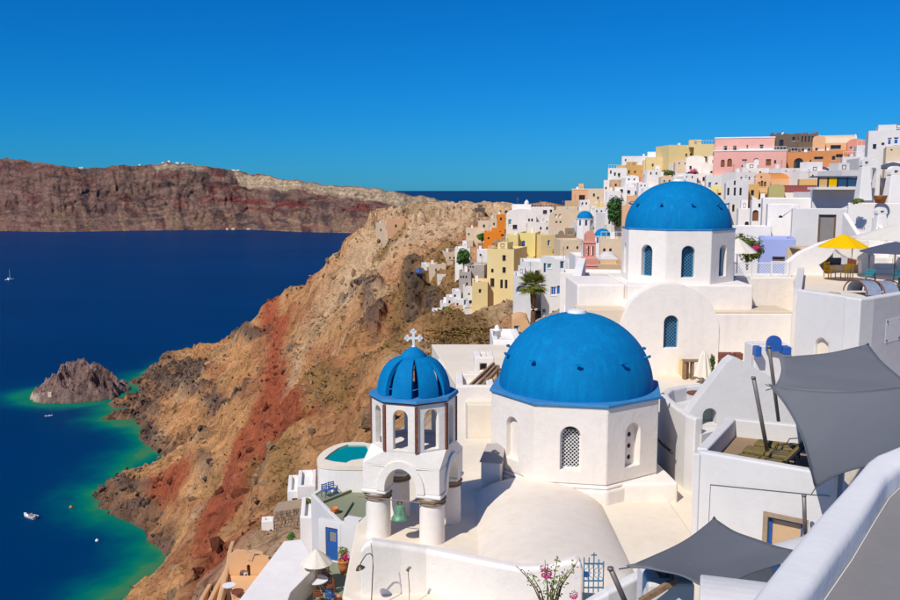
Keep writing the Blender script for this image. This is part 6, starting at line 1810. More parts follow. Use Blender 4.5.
def bush(name, label, cat, px, py, rx, ry, Y, n, size, mat='leaf', seed=1, flowers=None, stem=True):
    c = W(px,py,Y); k = mpp(Y,c.z); rr = random.Random(seed); rad = (rx*k,rx*k*0.8,ry*k)
    t = thing(name,label,cat,(c.x,c.y,c.z-ry*k))
    mb = MB(); leaf_cloud(mb,c,rad,n,size,rr,clumps=10); part('foliage',mb,M[mat],t,world=True,fix=False)
    if flowers:
        fb = MB()
        for (fx,fy,fr,fn_) in flowers: leaf_cloud(fb,W(fx,fy,Y-rad[1]*0.7),(fr*k,fr*k*0.6,fr*k),fn_,size*0.9,rr,clumps=4)
        part('flowers',fb,M['petal'],t,world=True,fix=False)
    if stem:
        st = MB()
        for i in range(4):
            e = Vector(c)+Vector((rr.uniform(-.5,.5)*rad[0],rr.uniform(-.5,.5)*rad[1],rr.uniform(-.1,.5)*rad[2])); st.tube([Vector((c.x,c.y,c.z-rad[2]-0.4)),(Vector((c.x,c.y,c.z-rad[2]*0.6))+e)/2,e],[0.06*rad[2],0.04*rad[2],0.01],6)
        part('stem',st,M['palm_trunk'],t,world=True)
bush('ivy_tree','dark green leafy tree left of the upper blue dome','tree',616,211,11,16,142,2600,0.26,'ivy',11)
bush('ivy_tree','trailing greenery along the veranda above the ivy tree','plant',640,199,14,4,160,700,0.22,'ivy',12,stem=False)
bush('green_bush','rounded green bush above the weathered grey houses','bush',464,257,7.5,10,176,1400,0.34,'leaf',13)
bush('green_bush','small green bush under the orange house','bush',482,237,6,4.5,212,600,0.34,'leaf',14)
bush('green_bush','green bush at the lower end of the white steps','bush',414,334,9,12,150,1500,0.30,'leaf',15)
bush('green_bush','low olive green bush among the white step houses','bush',449,312,9,5,142,900,0.28,'olive_leaf',16)
bush('green_bush','small green bush beneath the lowest white steps','bush',436,318,7,5,150,700,0.28,'leaf',30)
bush('bougainvillea','yellow green bougainvillea with magenta flowers behind the lattice fence','bush',748,246,17,17,51,4200,0.075,'olive_leaf',17,flowers=[(756,247,5,260),(752,250,4,120)])
bush('potted_plant','slim green potted plant beside the closed parasol','plant',713,362,3.6,11,38.4,420,0.05,'leaf',18)
bush('planter_plant','yellow green plant trailing over white wall edge','plant',858,201,8,3.6,57.6,420,0.08,'olive_leaf',19,stem=False)
bush('flower_terrace','red flowering plant above the orange door','plant',693,173,7,2,178,300,0.2,'ivy',20,flowers=[(693,172,6,160)],stem=False)
bush('roof_plant','dry green plants on terrace left of the red flowers','plant',668,173,8,3,181,420,0.22,'olive_leaf',21,stem=False)
bush('garden_bush','light green bush beside the rough stone wall','bush',308,503,4,5,60,500,0.10,'olive_leaf',22)
bush('garden_bush','grey green bush at foot of rough stone wall','bush',291,536,5,5,58,420,0.09,'leaf',23)
bush('stone_shrub','olive shrub on ledge beside the yellow houses','bush',556,252,4,4,149,350,0.24,'olive_leaf',24)

def palm():
    b = W(532,338,94.0); c = W(533,286,94.0); k = mpp(94,140); rr = random.Random(5)
    t = thing('palm_tree','fan palm with shaggy brown skirt in front of white houses','palm tree',(b.x,b.y,b.z)); H_ = c.z-b.z
    pts = [(0.10*math.sin(f*2.5),0,-0.6+f*(H_+0.6)) for f in np.linspace(0,1,22)]
    part('trunk',MB().tube(pts,[0.30-0.09*f+0.03*(i%2) for i,f in enumerate(np.linspace(0,1,22))],12),M['palm_trunk'],t)
    sk = MB(); top = Vector(pts[-1])
    for i in range(70):
        a = rr.uniform(0,6.28); l = rr.uniform(0.7,1.9); o = Vector((math.cos(a),math.sin(a),0))
        p0 = top+Vector((0,0,rr.uniform(-0.5,0.1))); p1 = p0+o*rr.uniform(0.22,0.42)+Vector((0,0,-l*0.5)); p2 = p0+o*rr.uniform(0.15,0.35)+Vector((0,0,-l)); s = o.cross(Vector((0,0,1)))*0.10
        sk.add([p0-s*0.4,p0+s*0.4,p1+s,p1-s,p2],[(0,1,2,3),(3,2,4)])
    part('dead_skirt',sk,M['dry'],t)
    fr = MB()
    for i in range(90):
        a = rr.uniform(0,6.28); el = rr.uniform(-0.55,1.35); L = rr.uniform(1.05,1.5)
        d = Vector((math.cos(a)*math.cos(el),math.sin(a)*math.cos(el),math.sin(el)))
        hub = top+Vector((0,0,0.1))+d*L*0.75; side = d.cross(Vector((0,0,1)))
        if side.length<0.1: side=Vector((1,0,0))
        side.normalize(); up = side.cross(d)
        fr.tube([top,hub],0.018,4)
        for j in range(13):
            w = (j-6)/6*1.9; q = (d*math.cos(w)+side*math.sin(w)).normalized(); ll = L*0.75*(1-0.25*abs(w)/1.9)
            tip = hub+q*ll+Vector((0,0,-0.22*ll*rr.uniform(0.5,1.5))); s = q.cross(up)*0.055; m = hub+q*ll*0.5
            fr.add([hub,m+s,tip,m-s],[(0,1,2,3)])
    part('fronds',fr,M['palm_leaf'],t,fix=False)
palm()

def near_flower():
    rr = random.Random(9); b = W(549,625,9.6); t = thing('rose_bush','thin rose branches with pink blossoms in front of parapet','plant',(b.x,b.y,b.z))
    tips = [(547,569),(531,573),(516,566),(523,570),(560,578),(574,566),(578,560),(545,560),(552,580),(568,571),(558,556)]
    st = MB(); lf = MB()
    for i,(x,y) in enumerate(tips):
        Y = 9.6+rr.uniform(-0.25,0.25); e = W(x,y,Y); mid = W(549+(x-549)*0.45,600-(600-y)*0.45+3,9.6+(Y-9.6)*0.5)
        path = [b,(b+mid)/2+Vector((rr.uniform(-.02,.02),0,0)),mid,(mid+e)/2+Vector((rr.uniform(-.02,.02),0,0.015)),e]
        st.tube(path,[0.012,0.010,0.007,0.005,0.003],6)
        for q in range(30 if x>525 else 12):
            f = rr.uniform(0.25,1.0)*4; j = min(3,int(f)); p = path[j].lerp(path[j+1],f-j)+Vector((rr.uniform(-.05,.05),rr.uniform(-.05,.05),rr.uniform(-.03,.04)))
            a = Vector((rr.gauss(0,1),rr.gauss(0,1),rr.gauss(0,0.6))).normalized(); bb = a.orthogonal().normalized(); z = rr.uniform(0.012,0.026)
            lf.add([p-a*z,p-bb*z*0.5,p+a*z,p+bb*z*0.5],[(0,1,2,3)])
    part('stem',st,M['palm_trunk'],t,world=True); part('leaves',lf,M['olive_leaf'],t,world=True,fix=False)
    for (x,y,s) in ((547,574,0.06),(574,596,0.045),(543,569,0.03)):
        c = W(x,y,9.4); fl = MB()
        for i in range(34):
            a = i*2.4; rr_ = s*math.sqrt(i/34); p = c+Vector((rr_*math.cos(a),-0.03*math.cos(i*0.1),rr_*math.sin(a))); d = Vector((math.cos(a),-0.5,math.sin(a))).normalized(); sd = d.cross(Vector((0,1,0))).normalized(); z = s*0.38
            fl.add([p-d*z*0.4,p+sd*z*0.6,p+d*z,p-sd*z*0.6],[(0,1,2,3)])
        part('blossom',fl,M['petal'],t,world=True,fix=False)
near_flower()

# wall lamp with its swan neck, and a thin second lamp stalk
def lamp():
    Y = 19.3; b = W(371,612,Y); t = thing('garden_lamp','thin swan neck garden lamp with dark bell shade before the parapet','lamp',(b.x,b.y,b.z))
    pts = [W(371,612,Y),W(372,590,Y),W(373,566,Y),W(372.5,556,Y),W(370,553.5,Y),W(366,555,Y),W(362,561,Y),W(360,565,Y)]
    part('stem',MB().tube(pts,0.014,6),M['frame'],t,world=True); part('stake',MB().tube([W(372.5,557,Y),W(371,543,Y)],0.008,5),M['frame'],t,world=True)
    c = W(360,567.5,Y); d = Matrix.Translation(c) @ Matrix.Rotation(math.radians(-18),4,'Y')
    part('shade',MB().lathe([(0.02,0.06),(0.05,0.045),(0.09,0.0),(0.115,-0.035),(0.105,-0.035),(0.08,0.0),(0.03,0.035)],20,M=d),M['olive_metal'],t,world=True)
    b2 = W(409,612,19.5); t2 = thing('lamp_stalk','dry flower stalk standing before the parapet','plant',(b2.x,b2.y,b2.z))
    part('stem',MB().tube([W(409,612,19.5),W(409.5,590,19.5),W(408,570,19.5)],0.010,5),M['wood'],t2,world=True)
    hd = MB(); leaf_cloud(hd,W(408,568,19.5),(0.07,0.05,0.08),60,0.025,random.Random(2),clumps=3); part('seed_head',hd,M['dry'],t2,world=True,fix=False)
M['olive_metal'] = simple('olive_enamel',(0.07,0.06,0.025),rough=0.4)
lamp()

# ------------------------------------------------------------------ hotel below the belfry
def chaikin(P,n):
    for _ in range(n):
        Q = []
        for i in range(len(P)):
            a = P[i]; b = P[(i+1)%len(P)]; Q += [a.lerp(b,0.25),a.lerp(b,0.75)]
        P = Q
    return P
M['stonemix'] = leaf_mat('rubble_stone_mix',[(0.30,0.20,0.12),(0.48,0.34,0.22),(0.20,0.13,0.09),(0.40,0.27,0.17)])
def hotel():
    zp = 132.15
    out = [Wz(a,b,zp) for a,b in ((316.5,462),(318,456),(325,449.5),(336,444.5),(347,442),(368,442),(385,450),(385,466),(350,466),(330,465.5),(320,464))]
    wat = [Wz(a,b,zp) for a,b in ((324,459),(330,453.5),(338,448),(348,444.3),(366,444.3),(372,457),(351,460.3),(346,462.8),(334,461.5))]
    out = chaikin(out,1)
    t = thing('swimming_pool','turquoise hotel pool in raised white basin above the red cliff','pool',(out[0].x,out[0].y,124.0))
    part('rim',flat_slab(MB(),[xy(q) for q in out],[[xy(q) for q in wat]],zp-0.3,zp),M['cream'],t,world=True)
    part('water',MB().prism([xy(q) for q in wat],zp-0.28,zp-0.10,scale_top=1.01),M['pool'],t,world=True)
    cx_ = sum(q.x for q in out)/len(out); cy_ = sum(q.y for q in out)/len(out)
    part('basin_wall',MB().prism([(cx_+(q.x-cx_)*0.985,cy_+(q.y-cy_)*0.985) for q in out],122.0,zp-0.303),M['white'],t,world=True,bevel=0.06)
    zg = 130.5
    fl = [Wz(a,b,zg) for a,b in ((313,494),(322,488),(372,487),(376,528),(342,523))]
    t = thing('hotel_wing','white hotel wing with green roof terrace and blue door','hotel',(fl[0].x,fl[0].y,124.0))
    part('roof_floor',MB().prism([xy(q) for q in fl],zg-0.4,zg-0.15),M['greenfloor'],t,world=True)
    part('parapet',MB().wall([tuple(fl[4]),tuple(fl[0]),tuple(fl[1])],0.26,122.0),M['cool'],t,world=True,bevel=0.05)
    A_ = fl[4]; B_ = fl[3]; d = B_-A_; L = Vector((d.x,d.y,0)).length; Mx = Matrix.Translation((A_.x-0.1,A_.y-0.13,0)) @ Matrix.Rotation(math.atan2(d.y,d.x),4,'Z')
    # front under the parapet, turned to the patio, with the blue door
    F0 = Wz(323,516,zg); F1 = Wz(343,524,zg); F2 = Wz(372,529,zg)
    d = F1-F0; L = Vector((d.x,d.y,0)).length
    fz = [Wz(318,519,zg),Wz(372,529,zg)]; d = fz[1]-fz[0]; L = Vector((d.x,d.y,0)).length; Mx = Matrix.Translation((fz[0].x,fz[0].y,0)) @ Matrix.Rotation(math.atan2(d.y,d.x),4,'Z')
    u = (Mx.inverted() @ W(333.5,545,fz[0].y-0.2)).x; zd = 128.05
    part('front_wall',MB().panel([(0,122),(L,122),(L,zg+0.02),(0,zg+0.02)],[rect_loop(u,zd,0.84,2.02)],0.3,Mx),M['cool'],t,world=True,bevel=0.04)
    do = part('door',MB().panel(rect_loop(u,zd+0.005,0.83,2.0),[rect_loop(u,zd+1.15,0.5,0.65)],0.06,Mx @ Matrix.Translation((0,0.10,0))),M['bluepaint'],t,world=True)
    part('pane',MB().panel(rect_loop(u,zd+1.12,0.56,0.7),(),0.02,Mx @ Matrix.Translation((0,0.17,0))),M['greyfloor'],do,world=True)
    part('step_block',MB().box(u+0.9,u+1.9,0.0,0.5,zg+0.024,zg+0.35,Mx),M['cool'],t,world=True)
    r0 = Wz(346,505,zg-0.14); 
    for (a,b) in (((322,503),(352,491)),((352,491),(372,490)),((342,519),(352,503))):
        p0 = Wz(a[0],a[1],zg-0.1); p1 = Wz(b[0],b[1],zg-0.1); part('green_kerb',MB().bar(p0+Vector((0,0,0.05)),p1+Vector((0,0,0.05)),0.16,0.14),M['greenfloor'],t,world=True)
    # patio walls and floor
    zp2 = 128.0
    pf = [Wz(a,b,zp2) for a,b in ((318,560),(345,556),(376,575),(380,640),(280,640),(292,596))]
    solo('patio',MB().prism([xy(q) for q in pf],121.0,zp2),M['greenfloor'],kind='structure')
    zr = 129.3
    rf = [Wz(a,b,zr) for a,b in ((284,541),(302,539),(317.5,565),(291,592),(284,612),(222,622))]
    solo('flat_roof_house',MB().prism([xy(q) for q in rf],119.0,zr),M['white'],'broad flat white roof above the terracotta cave house','house',bevel=0.06)
    block('white_house','white stepped house left of the blue door','house',301,327,517,552,56.5,4,'white',down=5)
    block('white_house','small white house with dark square window above stone wall','house',288,301,491,512,66,4,'white',wins=[(295.5,501.5,6.5,6,'rd')],down=4)
    block('white_house','long white wall house linking pool and stone wall','house',298,316,486,512,65,4,'white',down=4)
    block('white_wall','white lower pool wall with curved grey stair','wall',346,374,470,492,55.8,1.2,'white',down=4)
    a_ = W(273,512,62.5); b_ = W(304,507,62.5); rw = MB(); rs_ = random.Random(8)
    nx_,nz_ = 22,9; hh_ = 2.3
    st = thing('stone_wall','rough rubble stone retaining wall below the white houses','wall',(a_.x,62.5,a_.z-hh_))
    part('core',MB().add([(a_.x,62.5,a_.z-hh_-3),(b_.x,62.5,a_.z-hh_-3),(b_.x,64.5,a_.z-hh_-3),(a_.x,64.5,a_.z-hh_-3),(a_.x,62.5,a_.z),(b_.x,62.5,b_.z),(b_.x,64.5,b_.z),(a_.x,64.5,a_.z)],[(3,2,1,0),(4,5,6,7),(0,1,5,4),(1,2,6,5),(2,3,7,6),(3,0,4,7)]),M['rock_wall'],st,world=True)
    for i in range(nx_):
        for j in range(nz_):
            cx_ = a_.x+(b_.x-a_.x)*(i+0.5+0.3*(j%2)+rs_.uniform(-.15,.15))/nx_; cz_ = a_.z-hh_+hh_*(j+0.5)/nz_+(b_.z-a_.z)*i/nx_; sx_ = (b_.x-a_.x)/nx_*rs_.uniform(0.36,0.5); sz_ = hh_/nz_*rs_.uniform(0.36,0.5); o_ = rs_.uniform(0.03,0.10)
            rw.box(cx_-sx_,cx_+sx_,62.5-o_,62.55,cz_-sz_,cz_+sz_)
    part('rubble_stones',rw,M['stonemix'],st,world=True,kind='stuff')
    block('stone_wall','low white capped garden wall beside the rubble wall','wall',262,276,521,532,63,1,'white',down=4)
    # curved grey stair cheek
    c = W(356,478,55.6); solo('stair_cheek',MB().panel([(-0.6,-0.5),(1.0,-0.4),(1.0,0.35),(0.5,0.32),(0.0,0.12),(-0.4,-0.15)],(),0.3,Matrix.Translation(tuple(c))),M['greyfloor'],'grey curved stair cheek below the turquoise pool','stair')
    return zp2,zg
PZ,GZ = hotel()

def cave_house():
    zc = 123.6
    t = thing('cave_house','apricot cave house with rounded roof and walled court','house',tuple(W(250,592,56)))
    c = W(252,560,58.5)
    def fn(a,b):
        th = 2*math.pi*a; r = math.sin(b*math.pi/2)
        w = 1+0.10*math.sin(3*th+1)+0.05*math.sin(5*th)
        return (c.x+2.0*r*w*math.cos(th),c.y+1.9*r*w*math.sin(th)+0.6,c.z-2.4+2.75*math.cos(b*math.pi/2)**0.7)
    part('roof_dome',MB().grid(48,14,fn,closed_u=True),M['apricot'],t,world=True)
    Y = 56.9; P = lambda x,y: (W(x,y,Y).x,W(x,y,Y).z)
    out = [P(229,612),P(229,556),P(235,551),P(245,552),P(256,556),P(268,558),P(272,566),P(270,612)]
    dq = P(244,585); k = mpp(Y,124)
    part('front_wall',MB().panel(out,[arch_loop(dq[0],dq[1],8*k,16*k,8),rect_loop(P(255.5,0)[0],P(0,578)[1],4*k,6*k),arch_loop(P(231.3,0)[0],P(0,580)[1],3.5*k,16*k,8)],0.35,Matrix.Translation((0,Y,0))),M['apricot'],t,world=True,bevel=0.06)
    part('door',MB().panel(arch_loop(dq[0],dq[1],8*k,16*k,8),[rect_loop(dq[0]-1.8*k,dq[1]+4*k,2.4*k,6*k),rect_loop(dq[0]+1.8*k,dq[1]+4*k,2.4*k,6*k)],0.06,Matrix.Translation((0,Y+0.2,0))),M['whitepaint'],t,world=True)
    part('window',MB().box(P(254,0)[0],P(257,0)[0],Y+0.2,Y+0.24,P(0,577)[1],P(0,573)[1]),M['dark'],t,world=True)
    part('interior',MB().box(P(229,0)[0],P(270,0)[0],Y+0.45,Y+0.5,P(0,600)[1],P(0,560)[1]),M['frame'],t,world=True)
    part('slot',MB().panel([P(248,560),P(252,561),P(256,550),P(253,548.5)],(),0.06,Matrix.Translation((0,Y-0.055,0))),M['tan'],t,world=True)
    for pts in ([(233,541,66),(230,550,63),(228.5,562,59.5),(224,580,55),(219,600,51.5),(216,612,50)],[(226,570,58),(218,584,55),(210,600,52),(206,612,50)],[(210,584,60),(203,596,57),(196,610,54)]):
        part('court_wall',MB().wall([tuple(W(*q)) for q in pts],0.34,117.0,crown=0.06),M['apricot'],t,world=True,bevel=0.05)
    fl = [W(224,604,51.6),W(262,604,51.6),W(270,586,56.8),W(230,586,56.8)]
    part('court_floor',MB().prism([xy(q) for q in fl],117.0,W(240,596,53.6).z-0.1),M['apricot'],t,world=True)
    fz = W(240,596,53.6).z-0.1
    return fz
CZ = cave_house()
def round_table(label, px, py, Y, zf, r, mat='whitepaint', h=0.72):
    q = W(px,py,Y); t = thing('round_table',label,'table',(q.x,q.y,zf))
    part('top',MB().lathe([(0,h-0.04),(r,h-0.04),(r,h),(0,h+0.002)],28),M[mat],t)
    for i in range(4):
        a = math.pi/4+i*math.pi/2; part('leg',MB().tube([(r*0.2*math.cos(a),r*0.2*math.sin(a),h-0.045),(r*0.75*math.cos(a),r*0.75*math.sin(a),0)],0.018,6),M[mat],t)
round_table('white round table in the apricot court',229,585,Wz(229,585,CZ+0.72).y,CZ,0.42)
round_table('brown low round table in the apricot court',237.5,591,Wz(237.5,591,CZ+0.45).y,CZ,0.40,'redwood',0.45)
pq = Wz(317,592,PZ)
round_table('white round table under cream parasol on the patio',317,592,pq.y,PZ,0.62)
parasol('cream parasol over the patio table',316,549,17,14,pq.y+0.2,PZ,'canvas','redwood')
for (x,y,rz,m,l) in ((330,594,-1.2,'redwood','red brown chair right of the white patio table'),(318,603,3.0,'redwood','red brown chair with pale back before the patio table'),(331,604,2.6,'bluepaint','blue chair at near edge of the patio'),(327,583,0.5,'redwood','red brown chair behind the white patio table')):
    c = Wz(x,y,PZ); chair(l,x,y,c.y,rz,m,PZ)
for (x,y,rz,l) in ((326,497,0.8,'blue deck chair at left on the green roof terrace'),(332,495,0.5,'blue deck chair at right on the green roof terrace')):
    c = Wz(x,y,GZ-0.15); chair(l,x,y,c.y,rz,'bluepaint',GZ-0.15,name='deck_chair')
q = Wz(329,513,GZ); pot('orange clay pot on corner of green roof terrace',(q.x+0.3,q.y+0.3,GZ-0.14),0.26,0.36)
q = Wz(344,573,PZ); pot('orange clay planter with flowering shrub beside blue door',(q.x,q.y,PZ),0.34,0.8)
bush('flower_shrub','red and green flowering shrub in clay planter by blue door','plant',343,553,7,7,q.y,420,0.07,'olive_leaf',41,flowers=[(346,556,5,110)],stem=False)
q = Wz(337,601,PZ); pot('small clay pot at near edge of patio',(q.x,q.y,PZ),0.2,0.28)
a = W(346,572,50.5); b = W(357,552,51.5)
solo('blue_gate_leaf',MB().add([a,b,b+Vector((0.35,-0.3,-0.35)),a+Vector((0.35,-0.3,-0.5))]+[v_+Vector((0.04,0.05,-0.05)) for v_ in (a,b,b+Vector((0.35,-0.3,-0.35)),a+Vector((0.35,-0.3,-0.5)))],[(0,1,2,3),(7,6,5,4),(0,4,5,1),(1,5,6,2),(2,6,7,3),(3,7,4,0)]),M['bluepaint'],'slanting blue board along the patio stair','board')
solo('stair_wall',MB().wall([tuple(W(352,566,50.0)),tuple(W(356,580,47.5)),tuple(W(351,600,44.5)),tuple(W(350,612,43))],0.5,124.0,crown=0.06),M['apse'],'cream stair wall descending to the patio','wall',bevel=0.05)
q = Wz(307,590,PZ); solo('patio_sofa',MB().box(q.x-0.9,q.x+0.2,q.y-0.2,q.y+0.4,PZ,PZ+0.45).box(q.x-0.9,q.x+0.2,q.y+0.15,q.y+0.4,PZ+0.452,PZ+0.8),M['canvas'],'pale built-in sofa along the patio wall','sofa',bevel=0.05)

block('white_house','white wall house right behind the bougainvillea','house',733,768,226,266,67,2,'white',wins=[(742,236,3,4,'rd')],down=4)

# ------------------------------------------------------------------ castle, ruins and cave doors on the rock
def castle():
    def gz(px,py,Y): return W(px,py,Y)
    specs = [('castle_house','orange castle house with dark openings on the cliff top',388,410,219,232,405,'peach',[(396,226,2,3),(404,226,2,3)]),('castle_tower','pale round castle tower remnant on the cliff edge',377,386,223,238,415,'beige',[(381,230,1.6,2.4)]),
             ('castle_wall','low pale ruin wall beside the castle house',383,393,230,241,402,'beige',[(388,235,1.6,3)]),('rock_chapel','white chapel front in the rock under the castle',425,433,264,276,300,'white',[(429,270,1.6,3)]),
             ('cave_house','cream cave front with flat terrace below the castle rock',430,446,264,276,290,'roofcream',[(436,270,1.6,3),(441,270,1.6,3)]),('cave_house','small beige cave front above the dry gully',414,424,277,285,300,'beige',[(419,281,1.6,2.4)]),
             ('ruin_house','reddish ruin stub on the ridge of pale rock',462,466,208.5,212,330,'salmon',[]),('ruin_house','dark ruin stub on the ridge of pale rock',477,485,208,218,310,'darkstone',[]),
             ('cave_house','beige cave house right of the small green bush',446,458,252,263,250,'beige',[(450,258,1.6,2.4),(454,258,1.6,2.4)])]
    for n,l,a,b,t,bt,Y,c,w in specs:
        Y = hit((a+b)/2,bt,180.0,500.0).y+0.5
        build_house(dict(name=n,label=l,l=a,r=b,t=t,b=bt,Y=Y,d=5,col=c,roof='flat',wins=[(*x,'rd') for x in w],rz=0.2,cat='ruin' if 'ruin' in n or 'castle' in n else 'house',base=3))
    parasol('blue parasol on the terrace below the castle',419,268,4.5,4,hit(419,277,180.0).y-1,hit(419,277,180.0).z,'bluepaint')
castle()

# ------------------------------------------------------------------ onlookers on the upper wall
def person(label, px, py_head, Y, zfloor, shirt, seed):
    rr = random.Random(seed); q = W(px,py_head,Y)
    hgt = 1.70; t = thing('person',label,'person',(q.x,q.y,q.z-hgt))
    V_ = [(0,0,0.92),(0,0,1.15),(0,0,1.38),(0,0,1.48),(0,-0.01,1.58),(0,-0.01,1.68),(0.19,0,1.38),(0.24,-0.03,1.10),(0.20,-0.16,0.92),(-0.19,0,1.38),(-0.25,-0.02,1.10),(-0.22,-0.12,0.90),(0.09,0,0.88),(0.10,-0.01,0.48),(0.10,0.02,0.06),(0.11,-0.12,0.03),(-0.09,0,0.88),(-0.10,0.0,0.48),(-0.11,0.03,0.06),(-0.12,-0.10,0.03)]
    E_ = [(0,1),(1,2),(2,3),(3,4),(4,5),(2,6),(6,7),(7,8),(2,9),(9,10),(10,11),(0,12),(12,13),(13,14),(14,15),(0,16),(16,17),(17,18),(18,19)]
    R_ = [0.15,0.14,0.15,0.055,0.10,0.085,0.06,0.048,0.035,0.06,0.048,0.035,0.09,0.06,0.045,0.035,0.09,0.06,0.045,0.035]
    me = bpy.data.meshes.new('body'); me.from_pydata(V_,E_,[]); me.update()
    o = bpy.data.objects.new('body',me); COL.objects.link(o); o.parent = t
    m = o.modifiers.new('skin','SKIN')
    for i,r in enumerate(R_): me.skin_vertices[0].data[i].radius = (r,r*0.8); me.skin_vertices[0].data[i].use_root = (i==0)
    o.modifiers.new('sub','SUBSURF').levels = 1; o.modifiers['sub'].render_levels = 1
    me.materials.append(M[shirt])
    hair = part('hair',MB().lathe([(0.0,0.11),(0.06,0.10),(0.10,0.05),(0.105,-0.02),(0.0,-0.05)],12,(0,0.02,1.65)),M['frame'],t)
for i,(x,y,s,l) in enumerate(((848,153.5,'slatecloth','person in dark clothes at left end of the onlookers'),(852,152.8,'whitepaint','person in white shirt next to the dark clothed onlooker'),(856.5,152.5,'salmon','person in salmon shirt at the parapet'),(863,151.5,'slatecloth','person in grey shirt on the higher parapet'),(867.5,150.5,'bluepaint','person in blue shirt on the higher parapet'),(872,150,'brownpaint','person in brown shirt nearest the tall white hotel'))):
    person(l,x,y,157.5,0,s,i)

# ------------------------------------------------------------------ boats and buoys
def motor_boat(px, py, L, rz, label):
    q = Wz(px,py,0.0); t = thing('motor_boat',label,'boat',(q.x,q.y,0.0),rz)
    secs = [(-0.5,0.20,0.02),(-0.2,0.21,0.0),(0.1,0.20,0.0),(0.3,0.14,0.02),(0.45,0.05,0.05),(0.5,0.005,0.07)]
    v = []
    for (x,w,r) in secs: v += [(x*L,-w*L,0.12*L+r*L),(x*L,-w*L*0.6,-0.03*L),(x*L,w*L*0.6,-0.03*L),(x*L,w*L,0.12*L+r*L)]
    fs = []
    for i in range(len(secs)-1):
        for j in range(3): fs.append((i*4+j,i*4+j+1,(i+1)*4+j+1,(i+1)*4+j))
        fs.append((i*4+3,i*4,(i+1)*4,(i+1)*4+3))
    fs.append((0,1,2,3)); part('hull',MB().add(v,fs),M['whitepaint'],t)
    part('cockpit',MB().box(-0.38*L,-0.05*L,-0.13*L,0.13*L,0.12*L,0.135*L),M['greyfloor'],t); part('cabin',MB().prism([(-0.05*L,-0.14*L),(0.18*L,-0.10*L),(0.18*L,0.10*L),(-0.05*L,0.14*L)],0.125*L,0.22*L,scale_top=0.8),M['whitepaint'],t)
    part('windscreen',MB().prism([(-0.02*L,-0.12*L),(0.155*L,-0.09*L),(0.155*L,0.09*L),(-0.02*L,0.12*L)],0.222*L,0.25*L,scale_top=0.85),M['dark'],t); part('outboard_motor',MB().box(-0.56*L,-0.5*L,-0.04*L,0.04*L,0.0,0.2*L),M['slatecloth'],t)
motor_boat(30,517.5,8.5,math.radians(150),'white motor boat moored off the green shallows')
motor_boat(49,416.5,5.0,math.radians(20),'tiny white boat near the rocky islet')
motor_boat(301,287,7.0,math.radians(60),'tiny white boat out beyond the red spur')
def catamaran():
    q = Wz(10,280,0.0); L = 13; t = thing('catamaran','white catamaran with bare mast out on the open water','boat',(q.x,q.y,0.0),math.radians(70))
    for s in (-1,1):
        part('hull',MB().add([(-L/2,s*3-0.7,1.6),(-L/2,s*3+0.7,1.6),(L*0.3,s*3+0.8,1.8),(L/2,s*3,2.0),(L*0.3,s*3-0.8,1.8),(-L/2,s*3-0.3,-0.4),(-L/2,s*3+0.3,-0.4),(L*0.42,s*3,-0.3)],[(0,1,2,3,4),(0,5,6,1),(1,6,7,2),(2,7,3),(3,7,4),(4,7,5,0),(5,7,6)]),M['whitepaint'],t)
    part('deck',MB().box(-L*0.42,L*0.2,-2.3,2.3,1.2,1.62),M['whitepaint'],t); part('cabin',MB().prism([(-L*0.3,-2.2),(L*0.12,-1.8),(L*0.12,1.8),(-L*0.3,2.2)],1.623,3.0,scale_top=0.85),M['whitepaint'],t); part('cabin_window',MB().prism([(-L*0.28,-2.12),(L*0.115,-1.74),(L*0.115,1.74),(-L*0.28,2.12)],2.1,2.5,scale_top=0.98),M['dark'],t)
    part('mast',MB().tube([(0,0,3.0),(0,0,18)],[0.22,0.12],8),M['whitepaint'],t); part('boom',MB().tube([(0,0,4.2),(-5,0,4.4)],0.25,8),M['whitepaint'],t)
catamaran()
for (x,y,m,l) in ((71,507.5,'orange','orange round mooring buoy off the green shallows'),(97,541,'whitepaint','white round mooring buoy in the green shallows')):
    q = Wz(x,y,0.0); solo('buoy',MB().lathe([(0,-0.5),(0.6,-0.3),(0.8,0.1),(0.6,0.6),(0.15,0.8),(0.1,1.1),(0,1.1)],16,tuple(q)),M[m],l,'buoy')
# tiny chapel houses on the islet landing and the far shore
for i,(x,y,Y_,w,h) in enumerate(((45,395,ISL.y-20,3.2,3),(49.5,394,ISL.y-21,2.6,3))):
    q = W(x,y,Y_); solo('landing_house',MB().box(q.x-w/2,q.x+w/2,q.y,q.y+4,q.z-4,q.z+h*0.35),M['beige'],['pale hut on the sandy landing of the islet','smaller pale hut beside the islet landing'][i],'hut')
def far_houses():
    rr = random.Random(4)
    for px in (84,86,143,236,238,241,166,172,180,186):
        i = int(np.argmin(abs(FI_PX-px))); j = 90; p = FI_V[j,i]
        w = rr.uniform(8,14); h = rr.uniform(5,9)
        solo('far_house',MB().box(p[0]-w/2,p[0]+w/2,p[1]-4,p[1]+8,p[2]-8,p[2]+h),M['whitepaint'],'tiny white house on the crest of the far island','house','white houses on the far crest')
    for px in (230,236,251):
        i = int(np.argmin(abs(FI_PX-px))); p = FI_V[3,i]; w = rr.uniform(8,14); h = rr.uniform(2,5)
        solo('harbour_house',MB().box(p[0]-w/2,p[0]+w/2,p[1]-30,p[1]-18,-2,h+3),M['beige'],'tiny pale harbour house at waterline of the far island','house','pale harbour houses below the far cliff')
far_houses()

